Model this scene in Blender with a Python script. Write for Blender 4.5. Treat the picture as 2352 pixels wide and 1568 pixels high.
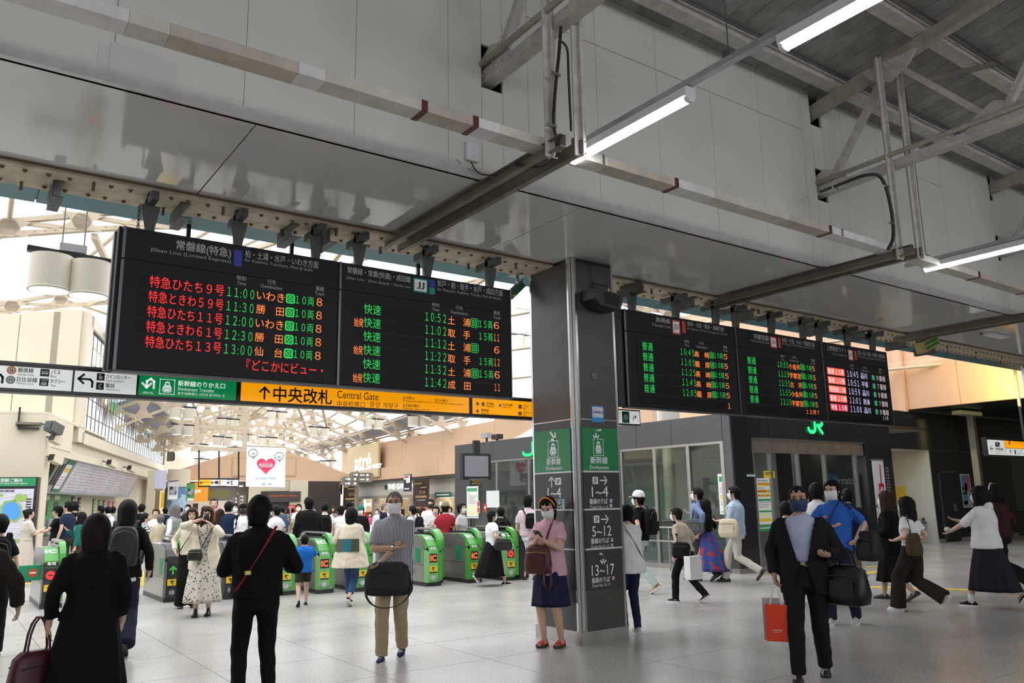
import bpy, bmesh, math, random
import numpy as np
from mathutils import Matrix, Vector
random.seed(7); RNG = np.random.RandomState(7)
for o in list(bpy.data.objects): bpy.data.objects.remove(o)
SC = bpy.context.scene; COL = SC.collection
PI = math.pi
# ------------------------------------------------------------------ camera
F_PX = 1838.0; YAW = math.radians(54.35); PITCH = math.radians(11.12); ROLL = math.radians(1.0); CAMH = 1.6
FW = np.array([math.cos(YAW)*math.cos(PITCH), math.sin(YAW)*math.cos(PITCH), math.sin(PITCH)])
_r = np.array([math.sin(YAW), -math.cos(YAW), 0.0]); _d = np.cross(FW, _r)
RT = math.cos(ROLL)*_r + math.sin(ROLL)*_d; DN = -math.sin(ROLL)*_r + math.cos(ROLL)*_d
CP = np.array([0, 0, CAMH])
cam = bpy.data.cameras.new('camera'); cam.sensor_width = 36; cam.lens = F_PX/2352*36; cam.clip_end = 400
co = bpy.data.objects.new('camera', cam); COL.objects.link(co)
M = Matrix.Identity(4)
for i in range(3):
    M[i][0] = RT[i]; M[i][1] = -DN[i]; M[i][2] = -FW[i]; M[i][3] = CP[i]
co.matrix_world = M; SC.camera = co
# ------------------------------------------------------------------ world, view, exposure
W = bpy.data.worlds.new('world'); SC.world = W; W.use_nodes = True
nt = W.node_tree; bg = nt.nodes['Background']
WORLD_STRENGTH = 3.0
bg.inputs[1].default_value = WORLD_STRENGTH
tc = nt.nodes.new('ShaderNodeTexCoord'); sp = nt.nodes.new('ShaderNodeSeparateXYZ'); rp = nt.nodes.new('ShaderNodeValToRGB')
nt.links.new(tc.outputs['Generated'], sp.inputs[0]); nt.links.new(sp.outputs[2], rp.inputs[0]); nt.links.new(rp.outputs[0], bg.inputs[0])
rp.color_ramp.elements[0].position = 0.0; rp.color_ramp.elements[0].color = (.80, .83, .88, 1)
rp.color_ramp.elements[1].position = 0.5; rp.color_ramp.elements[1].color = (1, 1, 1, 1)
SC.view_settings.view_transform = 'Standard'; SC.view_settings.look = 'None'
SC.view_settings.gamma = 1; SC.view_settings.use_curve_mapping = False
SC.view_settings.exposure = 0.3
try:
    SC.cycles.max_bounces = 8; SC.cycles.diffuse_bounces = 4; SC.cycles.glossy_bounces = 3; SC.cycles.transparent_max_bounces = 12
    SC.cycles.use_denoising = True; SC.cycles.sample_clamp_indirect = 6
except Exception: pass
# ------------------------------------------------------------------ photo measure -> world point
def ray(x, y): return (x-1176)*RT + (y-784)*DN + F_PX*FW
def P(x, y, ax, v):
    q = ray(x, y); return CP + q*((v-CP[ax])/q[ax])
def FL(x, y): return P(x, y, 2, 0.0)
def PPL(x, y, p0, n):
    q = ray(x, y); n = np.array(n, float); return CP + q*(((np.array(p0, float)-CP) @ n)/(q @ n))
def px_of(p):
    q = np.array(p)-CP; z = q @ FW; return (1176+F_PX*(q @ RT)/z, 784+F_PX*(q @ DN)/z)
# ------------------------------------------------------------------ materials
MATS = {}
def mat(name, col=(.5, .5, .5), rough=.6, metal=0.0, noise=0.0, nscale=8.0, bump=0.0, bscale=60.0, emit=None, estr=1.0, spec=.5, coat=0.0, detail=3):
    if name in MATS: return MATS[name]
    m = bpy.data.materials.new(name); m.use_nodes = True; t = m.node_tree; b = t.nodes['Principled BSDF']
    b.inputs['Base Color'].default_value = (*col, 1); b.inputs['Roughness'].default_value = rough; b.inputs['Metallic'].default_value = metal
    b.inputs['Specular IOR Level'].default_value = spec
    if coat: b.inputs['Coat Weight'].default_value = coat; b.inputs['Coat Roughness'].default_value = .08
    if emit is not None:
        b.inputs['Emission Color'].default_value = (*emit, 1); b.inputs['Emission Strength'].default_value = estr
    if noise or bump:
        tcn = t.nodes.new('ShaderNodeTexCoord'); n = t.nodes.new('ShaderNodeTexNoise')
        n.inputs['Scale'].default_value = nscale; n.inputs['Detail'].default_value = detail
        t.links.new(tcn.outputs['Object'], n.inputs['Vector'])
        if noise:
            r = t.nodes.new('ShaderNodeMapRange'); r.inputs[1].default_value = .3; r.inputs[2].default_value = .7
            r.inputs[3].default_value = 1-noise; r.inputs[4].default_value = 1+noise*.5
            x = t.nodes.new('ShaderNodeMix'); x.data_type = 'RGBA'; x.blend_type = 'MULTIPLY'; x.inputs[0].default_value = 1
            x.inputs[6].default_value = (*col, 1)
            t.links.new(n.outputs['Fac'], r.inputs[0]); t.links.new(r.outputs[0], x.inputs[7]); t.links.new(x.outputs[2], b.inputs['Base Color'])
        if bump:
            n2 = t.nodes.new('ShaderNodeTexNoise'); n2.inputs['Scale'].default_value = bscale; t.links.new(tcn.outputs['Object'], n2.inputs['Vector'])
            bp = t.nodes.new('ShaderNodeBump'); bp.inputs['Strength'].default_value = bump; bp.inputs['Distance'].default_value = .01
            t.links.new(n2.outputs['Fac'], bp.inputs['Height']); t.links.new(bp.outputs[0], b.inputs['Normal'])
    MATS[name] = m; return m
def pattern(name, kind, c1, c2, scale, c3=None, rough=.8, w=.5, coord='Object', axis=0):
    """wave stripes, voronoi speckle or checks, as a colour pattern on cloth, stone or print"""
    if name in MATS: return MATS[name]
    m = mat(name, c1, rough); t = m.node_tree; b = t.nodes['Principled BSDF']
    tcn = t.nodes.new('ShaderNodeTexCoord'); r = t.nodes.new('ShaderNodeValToRGB'); r.color_ramp.interpolation = 'CONSTANT'
    if kind == 'stripe':
        n = t.nodes.new('ShaderNodeTexWave'); n.inputs['Scale'].default_value = scale; n.bands_direction = 'XYZ'[axis]; out = n.outputs['Fac']
    elif kind == 'spot':
        n = t.nodes.new('ShaderNodeTexVoronoi'); n.inputs['Scale'].default_value = scale; out = n.outputs['Distance']
    elif kind == 'blot':
        n = t.nodes.new('ShaderNodeTexNoise'); n.inputs['Scale'].default_value = scale; n.inputs['Detail'].default_value = 2; out = n.outputs['Fac']
    t.links.new(tcn.outputs[coord], n.inputs['Vector']); t.links.new(out, r.inputs[0])
    e = r.color_ramp.elements; e[0].color = (*c2, 1); e[0].position = 0; e[1].color = (*c1, 1); e[1].position = w
    if c3: k = e.new(w+.12); k.color = (*c3, 1); k2 = e.new(w+.17); k2.color = (*c1, 1)
    t.links.new(r.outputs[0], b.inputs['Base Color']); return m
def glassmat(name, tint=(.9, .95, .93), gloss=.12):
    if name in MATS: return MATS[name]
    m = bpy.data.materials.new(name); m.use_nodes = True; t = m.node_tree; t.nodes.clear()
    o = t.nodes.new('ShaderNodeOutputMaterial'); tr = t.nodes.new('ShaderNodeBsdfTransparent'); gl = t.nodes.new('ShaderNodeBsdfGlossy'); mx = t.nodes.new('ShaderNodeMixShader')
    lw = t.nodes.new('ShaderNodeLayerWeight'); lw.inputs[0].default_value = .5; fr = t.nodes.new('ShaderNodeMath'); fr.operation = 'POWER'; fr.inputs[1].default_value = 4.5; t.links.new(lw.outputs['Facing'], fr.inputs[0])
    tr.inputs[0].default_value = (*tint, 1); gl.inputs['Roughness'].default_value = .02
    ad = t.nodes.new('ShaderNodeMath'); ad.operation = 'ADD'; ad.inputs[1].default_value = gloss*.3+.03; t.links.new(fr.outputs[0], ad.inputs[0])
    t.links.new(ad.outputs[0], mx.inputs[0]); t.links.new(tr.outputs[0], mx.inputs[1]); t.links.new(gl.outputs[0], mx.inputs[2]); t.links.new(mx.outputs[0], o.inputs[0])
    MATS[name] = m; return m
def led(name, c, s=3.0): return mat(name, (0.01, 0.01, 0.01), .5, emit=c, estr=s)
# ------------------------------------------------------------------ objects
def root_inv(o):
    while o.parent is not None: o = o.parent
    return o.matrix_basis.inverted()
def link(name, me, m, parent=None, smooth=False):
    o = bpy.data.objects.new(name, me); COL.objects.link(o)
    if m is not None and not me.materials: me.materials.append(m)
    if parent is not None: o.parent = parent
    if smooth: me.polygons.foreach_set('use_smooth', [True]*len(me.polygons))
    return o
def thing(name, label, cat, loc=(0, 0, 0), rz=0.0, group=None):
    o = bpy.data.objects.new(name, None); COL.objects.link(o); o.location = [float(v) for v in loc]; o.rotation_euler = (0, 0, rz)
    o.empty_display_size = .1
    o['label'] = label; o['category'] = cat
    if group: o['group'] = group
    return o
def struct(o): o['kind'] = 'structure'; return o
def sroot(name):
    o = bpy.data.objects.new(name, None); COL.objects.link(o); o['kind'] = 'structure'; return o
class MB:
    def __init__(s): s.v = []; s.f = []
    def add(s, vs, fs):
        n = len(s.v); s.v += [tuple(float(c) for c in p) for p in vs]; s.f += [tuple(i+n for i in f) for f in fs]; return s
    def box(s, lo, hi, M=None):
        x0, y0, z0 = lo; x1, y1, z1 = hi
        vs = [(x0, y0, z0), (x1, y0, z0), (x1, y1, z0), (x0, y1, z0), (x0, y0, z1), (x1, y0, z1), (x1, y1, z1), (x0, y1, z1)]
        if M is not None: vs = [M @ Vector(p) for p in vs]
        return s.add(vs, [(0, 3, 2, 1), (4, 5, 6, 7), (0, 1, 5, 4), (1, 2, 6, 5), (2, 3, 7, 6), (3, 0, 4, 7)])
    def cbox(s, c, d, M=None): return s.box([c[i]-d[i]/2 for i in range(3)], [c[i]+d[i]/2 for i in range(3)], M)
    def bar(s, a, b, w, h, up=(0, 0, 1)):
        a = Vector(a); b = Vector(b); d = (b-a); L = d.length; d.normalize(); u = Vector(up)
        sd = d.cross(u)
        if sd.length < 1e-4: sd = d.cross(Vector((1, 0, 0)))
        sd.normalize(); u = sd.cross(d)
        R = Matrix((sd, d, u)).transposed().to_4x4(); R.translation = a
        return s.box((-w/2, 0, -h/2), (w/2, L, h/2), R)
    def tube(s, pts, r, n=8, cap=True):
        pts = [Vector(p) for p in pts]; rr = r if isinstance(r, (list, tuple)) else [r]*len(pts); vs = []; fs = []
        ref = None
        for i, p in enumerate(pts):
            d = (pts[min(i+1, len(pts)-1)]-pts[max(i-1, 0)]).normalized()
            if ref is None: ref = Vector((0, 0, 1)) if abs(d.z) < .9 else Vector((1, 0, 0))
            sd = d.cross(ref).normalized(); u = sd.cross(d); ref = u
            for k in range(n):
                a = 2*PI*k/n; vs.append(p+(sd*math.cos(a)+u*math.sin(a))*rr[i])
        for i in range(len(pts)-1):
            for k in range(n):
                k2 = (k+1) % n; fs.append((i*n+k, i*n+k2, (i+1)*n+k2, (i+1)*n+k))
        if cap: fs.append(tuple(range(n))[::-1]); fs.append(tuple(range((len(pts)-1)*n, len(pts)*n)))
        return s.add(vs, fs)
    def lathe(s, c, prof, n=20, M=None):
        vs = []; fs = []
        for (r, z) in prof:
            for k in range(n): a = 2*PI*k/n; vs.append((c[0]+r*math.cos(a), c[1]+r*math.sin(a), c[2]+z))
        for i in range(len(prof)-1):
            for k in range(n): k2 = (k+1) % n; fs.append((i*n+k, i*n+k2, (i+1)*n+k2, (i+1)*n+k))
        if M is not None: vs = [M @ Vector(p) for p in vs]
        return s.add(vs, fs)
    def prism(s, poly, a, b):
        """poly: list of 3d points (planar), extruded by vector b-a"""
        d = Vector(b)-Vector(a); n = len(poly); vs = [Vector(p) for p in poly]+[Vector(p)+d for p in poly]
        fs = [tuple(range(n))[::-1], tuple(range(n, 2*n))]+[(i, (i+1) % n, n+(i+1) % n, n+i) for i in range(n)]
        return s.add(vs, fs)
    def ell(s, c, r, nu=14, nv=9, M=None):
        vs = [(c[0], c[1], c[2]-r[2])]; fs = []
        for i in range(1, nv):
            t = -PI/2+PI*i/nv
            for k in range(nu): a = 2*PI*k/nu; vs.append((c[0]+r[0]*math.cos(t)*math.cos(a), c[1]+r[1]*math.cos(t)*math.sin(a), c[2]+r[2]*math.sin(t)))
        vs.append((c[0], c[1], c[2]+r[2])); L = len(vs)-1
        for k in range(nu):
            k2 = (k+1) % nu; fs.append((0, 1+k2, 1+k)); fs.append((L, L-nu+k, L-nu+k2))
            for i in range(nv-2): fs.append((1+i*nu+k, 1+i*nu+k2, 1+(i+1)*nu+k2, 1+(i+1)*nu+k))
        if M is not None: vs = [M @ Vector(p) for p in vs]
        return s.add(vs, fs)
    def mesh(s, name='mesh', inv=None):
        me = bpy.data.meshes.new(name)
        vs = s.v if inv is None else [tuple(inv @ Vector(p)) for p in s.v]
        me.from_pydata(vs, [], s.f); me.update(); return me
    def build(s, name, m, parent=None, world=True, smooth=False, bevel=0.0, fixn=True):
        inv = root_inv(parent) if (parent is not None and world) else None
        me = s.mesh(name, inv)
        if fixn or bevel:
            b = bmesh.new(); b.from_mesh(me); bmesh.ops.recalc_face_normals(b, faces=b.faces)
            if bevel: bmesh.ops.bevel(b, geom=b.edges[:], offset=bevel, segments=2, affect='EDGES', profile=.6)
            b.to_mesh(me); b.free()
        return link(name, me, m, parent, smooth)
def box(name, lo, hi, m, parent=None, bevel=0.0): return MB().box(lo, hi).build(name, m, parent, bevel=bevel)
def tag(o, label, cat, group=None):
    o['label'] = label; o['category'] = cat
    if group: o['group'] = group
    return o
def grp(names): pass
# ------------------------------------------------------------------ lettering (flat print as real outlines)
TMP = bpy.data.scenes.new('lettering_bench'); _tc = {}
def glyph(s, bold):
    k = (s, bold)
    if k in _tc: return _tc[k]
    c = bpy.data.curves.new('lettering', 'FONT'); c.body = s; c.offset = bold; c.resolution_u = 3; c.fill_mode = 'FRONT'
    o = bpy.data.objects.new('lettering', c); TMP.collection.objects.link(o)
    vl = TMP.view_layers[0]; vl.update(); e = o.evaluated_get(vl.depsgraph); me = e.to_mesh()
    v = np.zeros(len(me.vertices)*3); me.vertices.foreach_get('co', v); v = v.reshape(-1, 3)[:, :2].copy()
    f = [tuple(p.vertices) for p in me.polygons]; e.to_mesh_clear()
    bpy.data.objects.remove(o); bpy.data.curves.remove(c)
    if len(v) == 0: v = np.array([[0, 0], [1, 0], [0, 1]], float); f = []
    _tc[k] = (v, f); return _tc[k]
class Sign:
    """a flat face: origin O, right u, up w, normal n; lettering and marks lie a little proud of it"""
    def __init__(s, O, u, w, eps=.003):
        s.O = np.array(O, float); s.u = np.array(u, float); s.w = np.array(w, float); s.n = np.cross(s.u, s.w); s.eps = eps; s.acc = {}
    def uv(s, px, py):
        p = PPL(px, py, s.O, s.n)-s.O; return p @ s.u, p @ s.w
    def pt(s, a, b, k=1): return s.O+s.u*a+s.w*b+s.n*s.eps*k
    def text(s, t, x0, x1, yc, h, m, bold=0.0, key=None, part='lettering', k=1):
        v, f = glyph(t, 0); lo = v.min(0); hi = v.max(0); d = np.maximum(hi-lo, 1e-3)
        q = (v-lo)/d; mb = s.acc.setdefault((part, m.name, key), MB())
        e = bold*h*1.1
        for i, (ex, ey) in enumerate(((-e, -e), (e, -e), (-e, e), (e, e)) if bold else ((0, 0),)): mb.add([s.pt(x0+ex+a*(x1-x0), yc+ey+(b-.5)*h, k+.3*i) for a, b in q], f)
    def ptext(s, t, xl, yl, xr, yr, hp, m, bold=0.0, part='lettering', k=1):
        """photo measures: left and right middle points and letter height in photo pixels"""
        a, b = s.uv(xl, yl); c, d = s.uv(xr, yr); _, e = s.uv((xl+xr)/2, (yl+yr)/2-hp/2); _, g = s.uv((xl+xr)/2, (yl+yr)/2+hp/2)
        s.text(t, a, c, (b+d)/2, e-g, m, bold, part=part, k=k)
    def rect(s, x0, y0, x1, y1, m, part='marking', k=1):
        mb = s.acc.setdefault((part, m.name, None), MB()); mb.add([s.pt(x0, y0, k), s.pt(x1, y0, k), s.pt(x1, y1, k), s.pt(x0, y1, k)], [(0, 1, 2, 3)])
    def prect(s, xa, ya, xb, yb, m, part='marking', k=1):
        a, b = s.uv(xa, ya); c, d = s.uv(xb, yb); s.rect(min(a, c), min(b, d), max(a, c), max(b, d), m, part, k)
    def poly(s, pts, m, part='marking', k=1):
        mb = s.acc.setdefault((part, m.name, None), MB()); mb.add([s.pt(a, b, k) for a, b in pts], [tuple(range(len(pts)))])
    def disc(s, a, b, r, m, part='marking', k=1, n=24, ry=None):
        ry = ry or r; s.poly([(a+r*math.cos(2*PI*i/n), b+ry*math.sin(2*PI*i/n)) for i in range(n)], m, part, k)
    def line(s, pts, w, m, part='marking', k=1):
        mb = s.acc.setdefault((part, m.name, None), MB())
        for i in range(len(pts)-1):
            a = np.array(pts[i], float); b = np.array(pts[i+1], float); d = b-a; L = np.hypot(*d)
            if L < 1e-6: continue
            nn = np.array([-d[1], d[0]])/L*w/2; e = d/L*w*.35
            mb.add([s.pt(*(a-e-nn), k), s.pt(*(b+e-nn), k), s.pt(*(b+e+nn), k), s.pt(*(a-e+nn), k)], [(0, 1, 2, 3)])
    def arrow(s, a, b, size, ang, m, w=.18, part='arrow', k=1):
        c, d = math.cos(ang), math.sin(ang)
        def R(x, y): return (a+size*(x*c-y*d), b+size*(x*d+y*c))
        s.line([R(-.5, 0), R(.42, 0)], size*w, m, part, k); s.line([R(.08, .4), R(.48, 0), R(.08, -.4)], size*w, m, part, k)
    def done(s, parent):
        for (part, mn, key), mb in s.acc.items(): mb.build(part, MATS[mn], parent, fixn=False)
        s.acc = {}
# ------------------------------------------------------------------ palette
mCream = mat('cream_panel', (.66, .675, .60), .45, noise=.06, nscale=1.5)
mSoffit = mat('gloss_soffit', (.62, .62, .60), .09, noise=.05, nscale=2, spec=.6)
mTrim = mat('white_trim', (.72, .70, .71), .5, noise=.12, nscale=6)
mSteel = mat('painted_steel', (.42, .37, .31), .5, noise=.22, nscale=9, bump=.15, bscale=90)
mSteelL = mat('painted_steel_light', (.60, .56, .51), .5, noise=.2, nscale=9, bump=.15, bscale=90)
mBrown = mat('brown_channel', (.20, .17, .13), .45, noise=.3, nscale=5)
mGirder = mat('old_cream_girder', (.50, .43, .31), .6, noise=.3, nscale=6)
mRust = mat('rusty_bolt', (.16, .09, .05), .7)
mTeal = mat('teal_panel', (.035, .17, .21), .4, noise=.1, nscale=2)
mPlank = mat('grey_plank', (.31, .295, .27), .6, noise=.25, nscale=5)
mPlank2 = mat('grey_plank_worn', (.36, .345, .32), .6, noise=.25, nscale=4)
mDark = mat('black_metal', (.018, .018, .020), .35)
mDarkG = mat('grey_metal', (.09, .09, .09), .4)
mBracket = mat('bracket_green_grey', (.07, .075, .065), .5, noise=.2)
mStain = mat('stainless', (.60, .59, .57), .26, 1.0, bump=.05, bscale=30)
mStainD = mat('stainless_dull', (.42, .40, .37), .38, .9, noise=.15, nscale=4)
mColumn = mat('brown_cladding', (.060, .052, .044), .42, noise=.15, nscale=3)
mWhite = mat('white_print', (.78, .79, .80), .5)
mGreyT = mat('grey_print', (.36, .37, .38), .5)
mBlack = mat('black_print', (.012, .012, .014), .5)
mGreen = mat('sign_green', (.0, .19, .05), .4)
mSignBlk = mat('sign_charcoal', (.028, .030, .034), .42)
mBoard = mat('board_black', (.009, .0095, .013), .55, spec=.25)
mSlot = mat('board_slot', (.004, .0035, .004), .45, spec=.2)
mRedRing = mat('dark_red_paint', (.10, .012, .01), .5)
mCable = mat('black_cable', (.02, .02, .022), .5)
mBlue = mat('line_blue', (.01, .02, .30), .4)
mTealP = mat('line_teal', (.0, .22, .16), .4)
mRedP = mat('line_red', (.55, .05, .02), .4)
mYellow = mat('tactile_yellow', (.62, .42, .02), .6, noise=.1)
lR = led('led_red', (1, .015, .015), 1.1); lG = led('led_green', (.01, .62, .09), .75); lO = led('led_amber', (1, .20, .03), 1.1)
lW = led('led_violet_white', (.66, .62, 1), .8); lPk = led('led_pale', (.8, .62, .66), .6); lRT = led('lcd_red', (1, .11, .06), .8); lCR = led('lcd_crimson', (.62, .01, .05), .7)
lGr = led('lcd_green', (.04, .42, .16), .8); lWh = led('lcd_white', (1, .9, .9), .9)
mBackW = mat('backlit_white', (.7, .7, .68), .4, emit=(.80, .86, .84), estr=.42)
mBackO = mat('backlit_orange', (.8, .35, .01), .4, emit=(1, .37, .0), estr=.62)
mBackG = mat('backlit_green', (.0, .2, .07), .4, emit=(.0, .22, .06), estr=.55)
mBackT = mat('backlit_lettering', (.8, .8, .8), .4, emit=(.8, .88, .82), estr=.5)
mTube = mat('tube_lens', (.9, .9, .9), .4, emit=(.93, .95, 1), estr=22.0)
mHousing = mat('lamp_housing_white', (.74, .75, .78), .35)
mGalv = mat('galvanised', (.50, .52, .53), .35, .7, noise=.15)
# terrazzo: pale grey stone with dark chips
mFloor = mat('terrazzo', (.50, .49, .455), .2); _t = mFloor.node_tree; _b = _t.nodes['Principled BSDF']
_g = _t.nodes.new('ShaderNodeNewGeometry'); _n1 = _t.nodes.new('ShaderNodeTexNoise'); _n1.inputs['Scale'].default_value = 75; _n1.inputs['Detail'].default_value = 3
_n2 = _t.nodes.new('ShaderNodeTexNoise'); _n2.inputs['Scale'].default_value = .7; _n2.inputs['Detail'].default_value = 3
_r = _t.nodes.new('ShaderNodeValToRGB'); _e = _r.color_ramp.elements; _e[0].position = .34; _e[0].color = (.19, .185, .17, 1); _e[1].position = .46; _e[1].color = (.37, .36, .335, 1)
_k = _e.new(.60); _k.color = (.43, .42, .39, 1); _k = _e.new(.70); _k.color = (.52, .51, .475, 1)
_mr = _t.nodes.new('ShaderNodeMapRange'); _mr.inputs[1].default_value = .3; _mr.inputs[2].default_value = .7; _mr.inputs[3].default_value = .88; _mr.inputs[4].default_value = 1.08
_mx = _t.nodes.new('ShaderNodeMix'); _mx.data_type = 'RGBA'; _mx.blend_type = 'MULTIPLY'; _mx.inputs[0].default_value = 1
_t.links.new(_g.outputs['Position'], _n1.inputs['Vector']); _t.links.new(_g.outputs['Position'], _n2.inputs['Vector'])
_t.links.new(_n1.outputs['Fac'], _r.inputs[0]); _t.links.new(_n2.outputs['Fac'], _mr.inputs[0]); _t.links.new(_r.outputs[0], _mx.inputs[6]); _t.links.new(_mr.outputs[0], _mx.inputs[7])
_t.links.new(_mx.outputs[2], _b.inputs['Base Color'])
_rr = _t.nodes.new('ShaderNodeMapRange'); _rr.inputs[3].default_value = .16; _rr.inputs[4].default_value = .32; _t.links.new(_n2.outputs['Fac'], _rr.inputs[0]); _t.links.new(_rr.outputs[0], _b.inputs['Roughness'])
# ------------------------------------------------------------------ floor
fl = sroot('floor')
box('floor_slab', (-30, -16, -.14), (60, 75, -.006), mat('joint_dark', (.10, .10, .095), .7), fl)
_tm = MB().box((0, 0, -.05), (1.193, 1.193, 0)).mesh('tile'); _tm.materials.append(mFloor)
for i in range(-1, 15):
    for j in range(1, 16):
        o = bpy.data.objects.new('tile', _tm); COL.objects.link(o); o.parent = fl; o.location = (i*1.2, j*1.2, 0)
for nm, lo, hi in (('near', (-30, -16), (60, 1.197)), ('left', (-30, 1.2), (-1.207, 19.197)), ('right', (18.0, 1.2), (60, 19.197)), ('far', (-30, 19.2), (60, 75))):
    box('paving', (lo[0], lo[1], -.05), (hi[0], hi[1], 0), mFloor, fl)
def tactile(pts, w, label):
    t = thing('tactile_strip', label, 'tactile paving', pts[0])
    for a, b in zip(pts[:-1], pts[1:]):
        a = np.array(a); b = np.array(b); L = np.linalg.norm(b-a); n = max(1, int(L/.6))
        for k in range(n):
            p = a+(b-a)*k/n; q = a+(b-a)*(k+1)/n-(b-a)/L*.01; MB().bar((p[0], p[1], .004), (q[0], q[1], .004), w, .006).build('block', mYellow, t)
tactile([FL(1992, 1348), FL(2200, 1354), FL(2420, 1364)], .22, 'long yellow tactile strip crossing the floor behind the white hoodie woman')
tactile([FL(1990, 1316), FL(2060, 1308)], .26, 'short upper yellow tactile strip beside the dark ticket office pillar')
tactile([FL(1990, 1302), FL(2040, 1299)], .14, 'thin yellow tactile strip nearest the ticket office banner')
tactile([FL(320, 1345), FL(352, 1316), FL(366, 1290)], .5, 'yellow tactile strip passing through the gate row by the floral dress')
tactile([FL(20, 1342), FL(96, 1338)], .3, 'yellow tactile strip seen under the green flap of the gate')
# unseen walls added behind and beside the viewer to limit daylight on the concourse
rw = sroot('wall_added_unseen'); mRW = mat('rear_wall', (.36, .35, .32), .6)
box('rear_wall', (-14, -14.2, 0), (36, -14, 2.6), mRW, rw); box('rear_wall', (-14, -14.2, 7.6), (36, -14, 10.5), mRW, rw); [box('rear_pier', (x, -14.2, 2.6), (x+.8, -14, 7.6), mRW, rw) for x in (-14, -6, 2, 10, 18)]; box('rear_light_block', (21, -14.2, 2.6), (36, -14, 7.6), mRW, rw); box('left_wall', (-14.2, -14, 0), (-14, 8.5, 10.5), mRW, rw); box('right_wall', (36, -14, 0), (36.2, 8.5, 10.5), mRW, rw); box('right_infill', (34.7, 8.5, 0), (34.9, 30, 9), mRW, rw); box('right_back', (25, 24, 0), (34.7, 24.2, 9), mRW, rw); box('left_infill', (-14, 8.5, 0), (-13.8, 26, 9), mRW, rw)  # rear gaps let daylight in; the infill closes the right ones to darken that side
# ------------------------------------------------------------------ upper wall over the concourse opening
WY = 5.7; ZS = 4.45
def roofz(y): return 6.88+.17*(5.7-y)
TX = [3.9, 9.15, 14.2, -1.35, 19.4]
wf = sroot('wall_front')
xs = [.73+.9*k for k in range(-6, 32)]
for a, b in zip(xs[:-1], xs[1:]):
    cuts = [x for x in TX if a <= x < b]
    segs = []
    if cuts:
        x = cuts[0]; l, r = x-.11, x+.13
        if l > a+.02: segs.append((a, l, ZS, 6.9))
        if r < b-.02: segs.append((r, b, ZS, 6.9))
        l = max(l, a); r = min(r, b)
        segs += [(l, r, ZS, 5.36), (l, r, 5.80, 6.42)]
    else: segs = [(a, b, ZS, 6.28), (a, b, 6.285, 6.9)] if random.random() < .45 else [(a, b, ZS, 6.9)]
    for (l, r, z0, z1) in segs: box('panel', (l+.002, WY, z0+.001), (r-.002, WY+.03, z1-.001), mCream, wf)
box('backing', (-5, WY+.032, ZS), (30, WY+.06, 5.3), mDark, wf)
box('backing', (-5, WY+.3, 5.3), (30, WY+.33, 6.95), mDark, wf)
struct(box('trim_1', (-5, WY-.035, ZS-.005), (30, WY-.001, ZS+.075), mTrim))
# patch of translucent film taped on the wall
t = thing('taped_film', 'wrinkled white plastic film taped over the cream wall at upper left', 'plastic film', P(315, 170, 1, WY))
s = MB(); nx, ny = 14, 10; a = P(255, 95, 1, WY-.012); b = P(372, 205, 1, WY-.012)
for j in range(ny+1):
    for i in range(nx+1):
        u = i/nx; v = j/ny; s.v.append((a[0]+(b[0]-a[0])*u, WY-.012-.010*abs(math.sin(v*14+2*math.sin(u*3)))*math.sin(PI*u)*math.sin(PI*v), a[2]+(b[2]-a[2])*v))
for j in range(ny):
    for i in range(nx): k = j*(nx+1)+i; s.f.append((k, k+1, k+nx+2, k+nx+1))
s.build('film', mat('plastic_film', (.62, .63, .63), .3), t, smooth=True)
a = P(228, 95, 1, WY-.012); b = P(404, 225, 1, WY-.012)
box('tape_backing', (a[0], WY-.006, b[2]+.02), (b[0], WY-.001, a[2]), mat('tape_white', (.62, .63, .61), .5), t)
# ------------------------------------------------------------------ ceiling: planked roof rising towards the viewer
ce = sroot('ceiling')
dy = -14.0
for k in range(120):
    x0 = -3+.26*k
    mb = MB(); z0, z1 = roofz(6.2), roofz(dy)
    pts = [(x0, 6.2, z0), (x0+.252, 6.2, z0), (x0+.252, dy, z1), (x0, dy, z1)]
    mb.prism(pts, (0, 0, 0), (0, 0, .03)).build('plank', random.choice([mPlank, mPlank2]), ce)
mb = MB().prism([(-30, 6.3, roofz(6.3)+.035), (60, 6.3, roofz(6.3)+.035), (60, dy, roofz(dy)+.035), (-30, dy, roofz(dy)+.035)], (0, 0, 0), (0, 0, .08)); mb.build('roof_deck', mDark, ce)
for i, y in enumerate([5.35, 4.2, 3.05, 1.9, .75, -.6, -2]):
    z = roofz(y)
    t = thing('purlin', ['cream roof purlin nearest the cream wall top', 'second cream roof purlin from the wall, over the long lamp', 'third cream purlin in the upper right corner', 'high purlin out of view over the viewer'][min(i, 3)], 'roof beam', (10, y, z-.1), 0, 'purlins out of view' if i > 2 else None)
    box('purlin_beam', (-4, y-.05, z-.15), (30, y+.05, z-.01), mSteelL, t)
    box('bottom_flange', (-4, y-.09, z-.165), (30, y+.09, z-.15), mSteelL, t)
    MB().tube([(-4, y-.17, z-.06), (30, y-.17, z-.06)], .02, 6).build('conduit', mDarkG, t)
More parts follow.
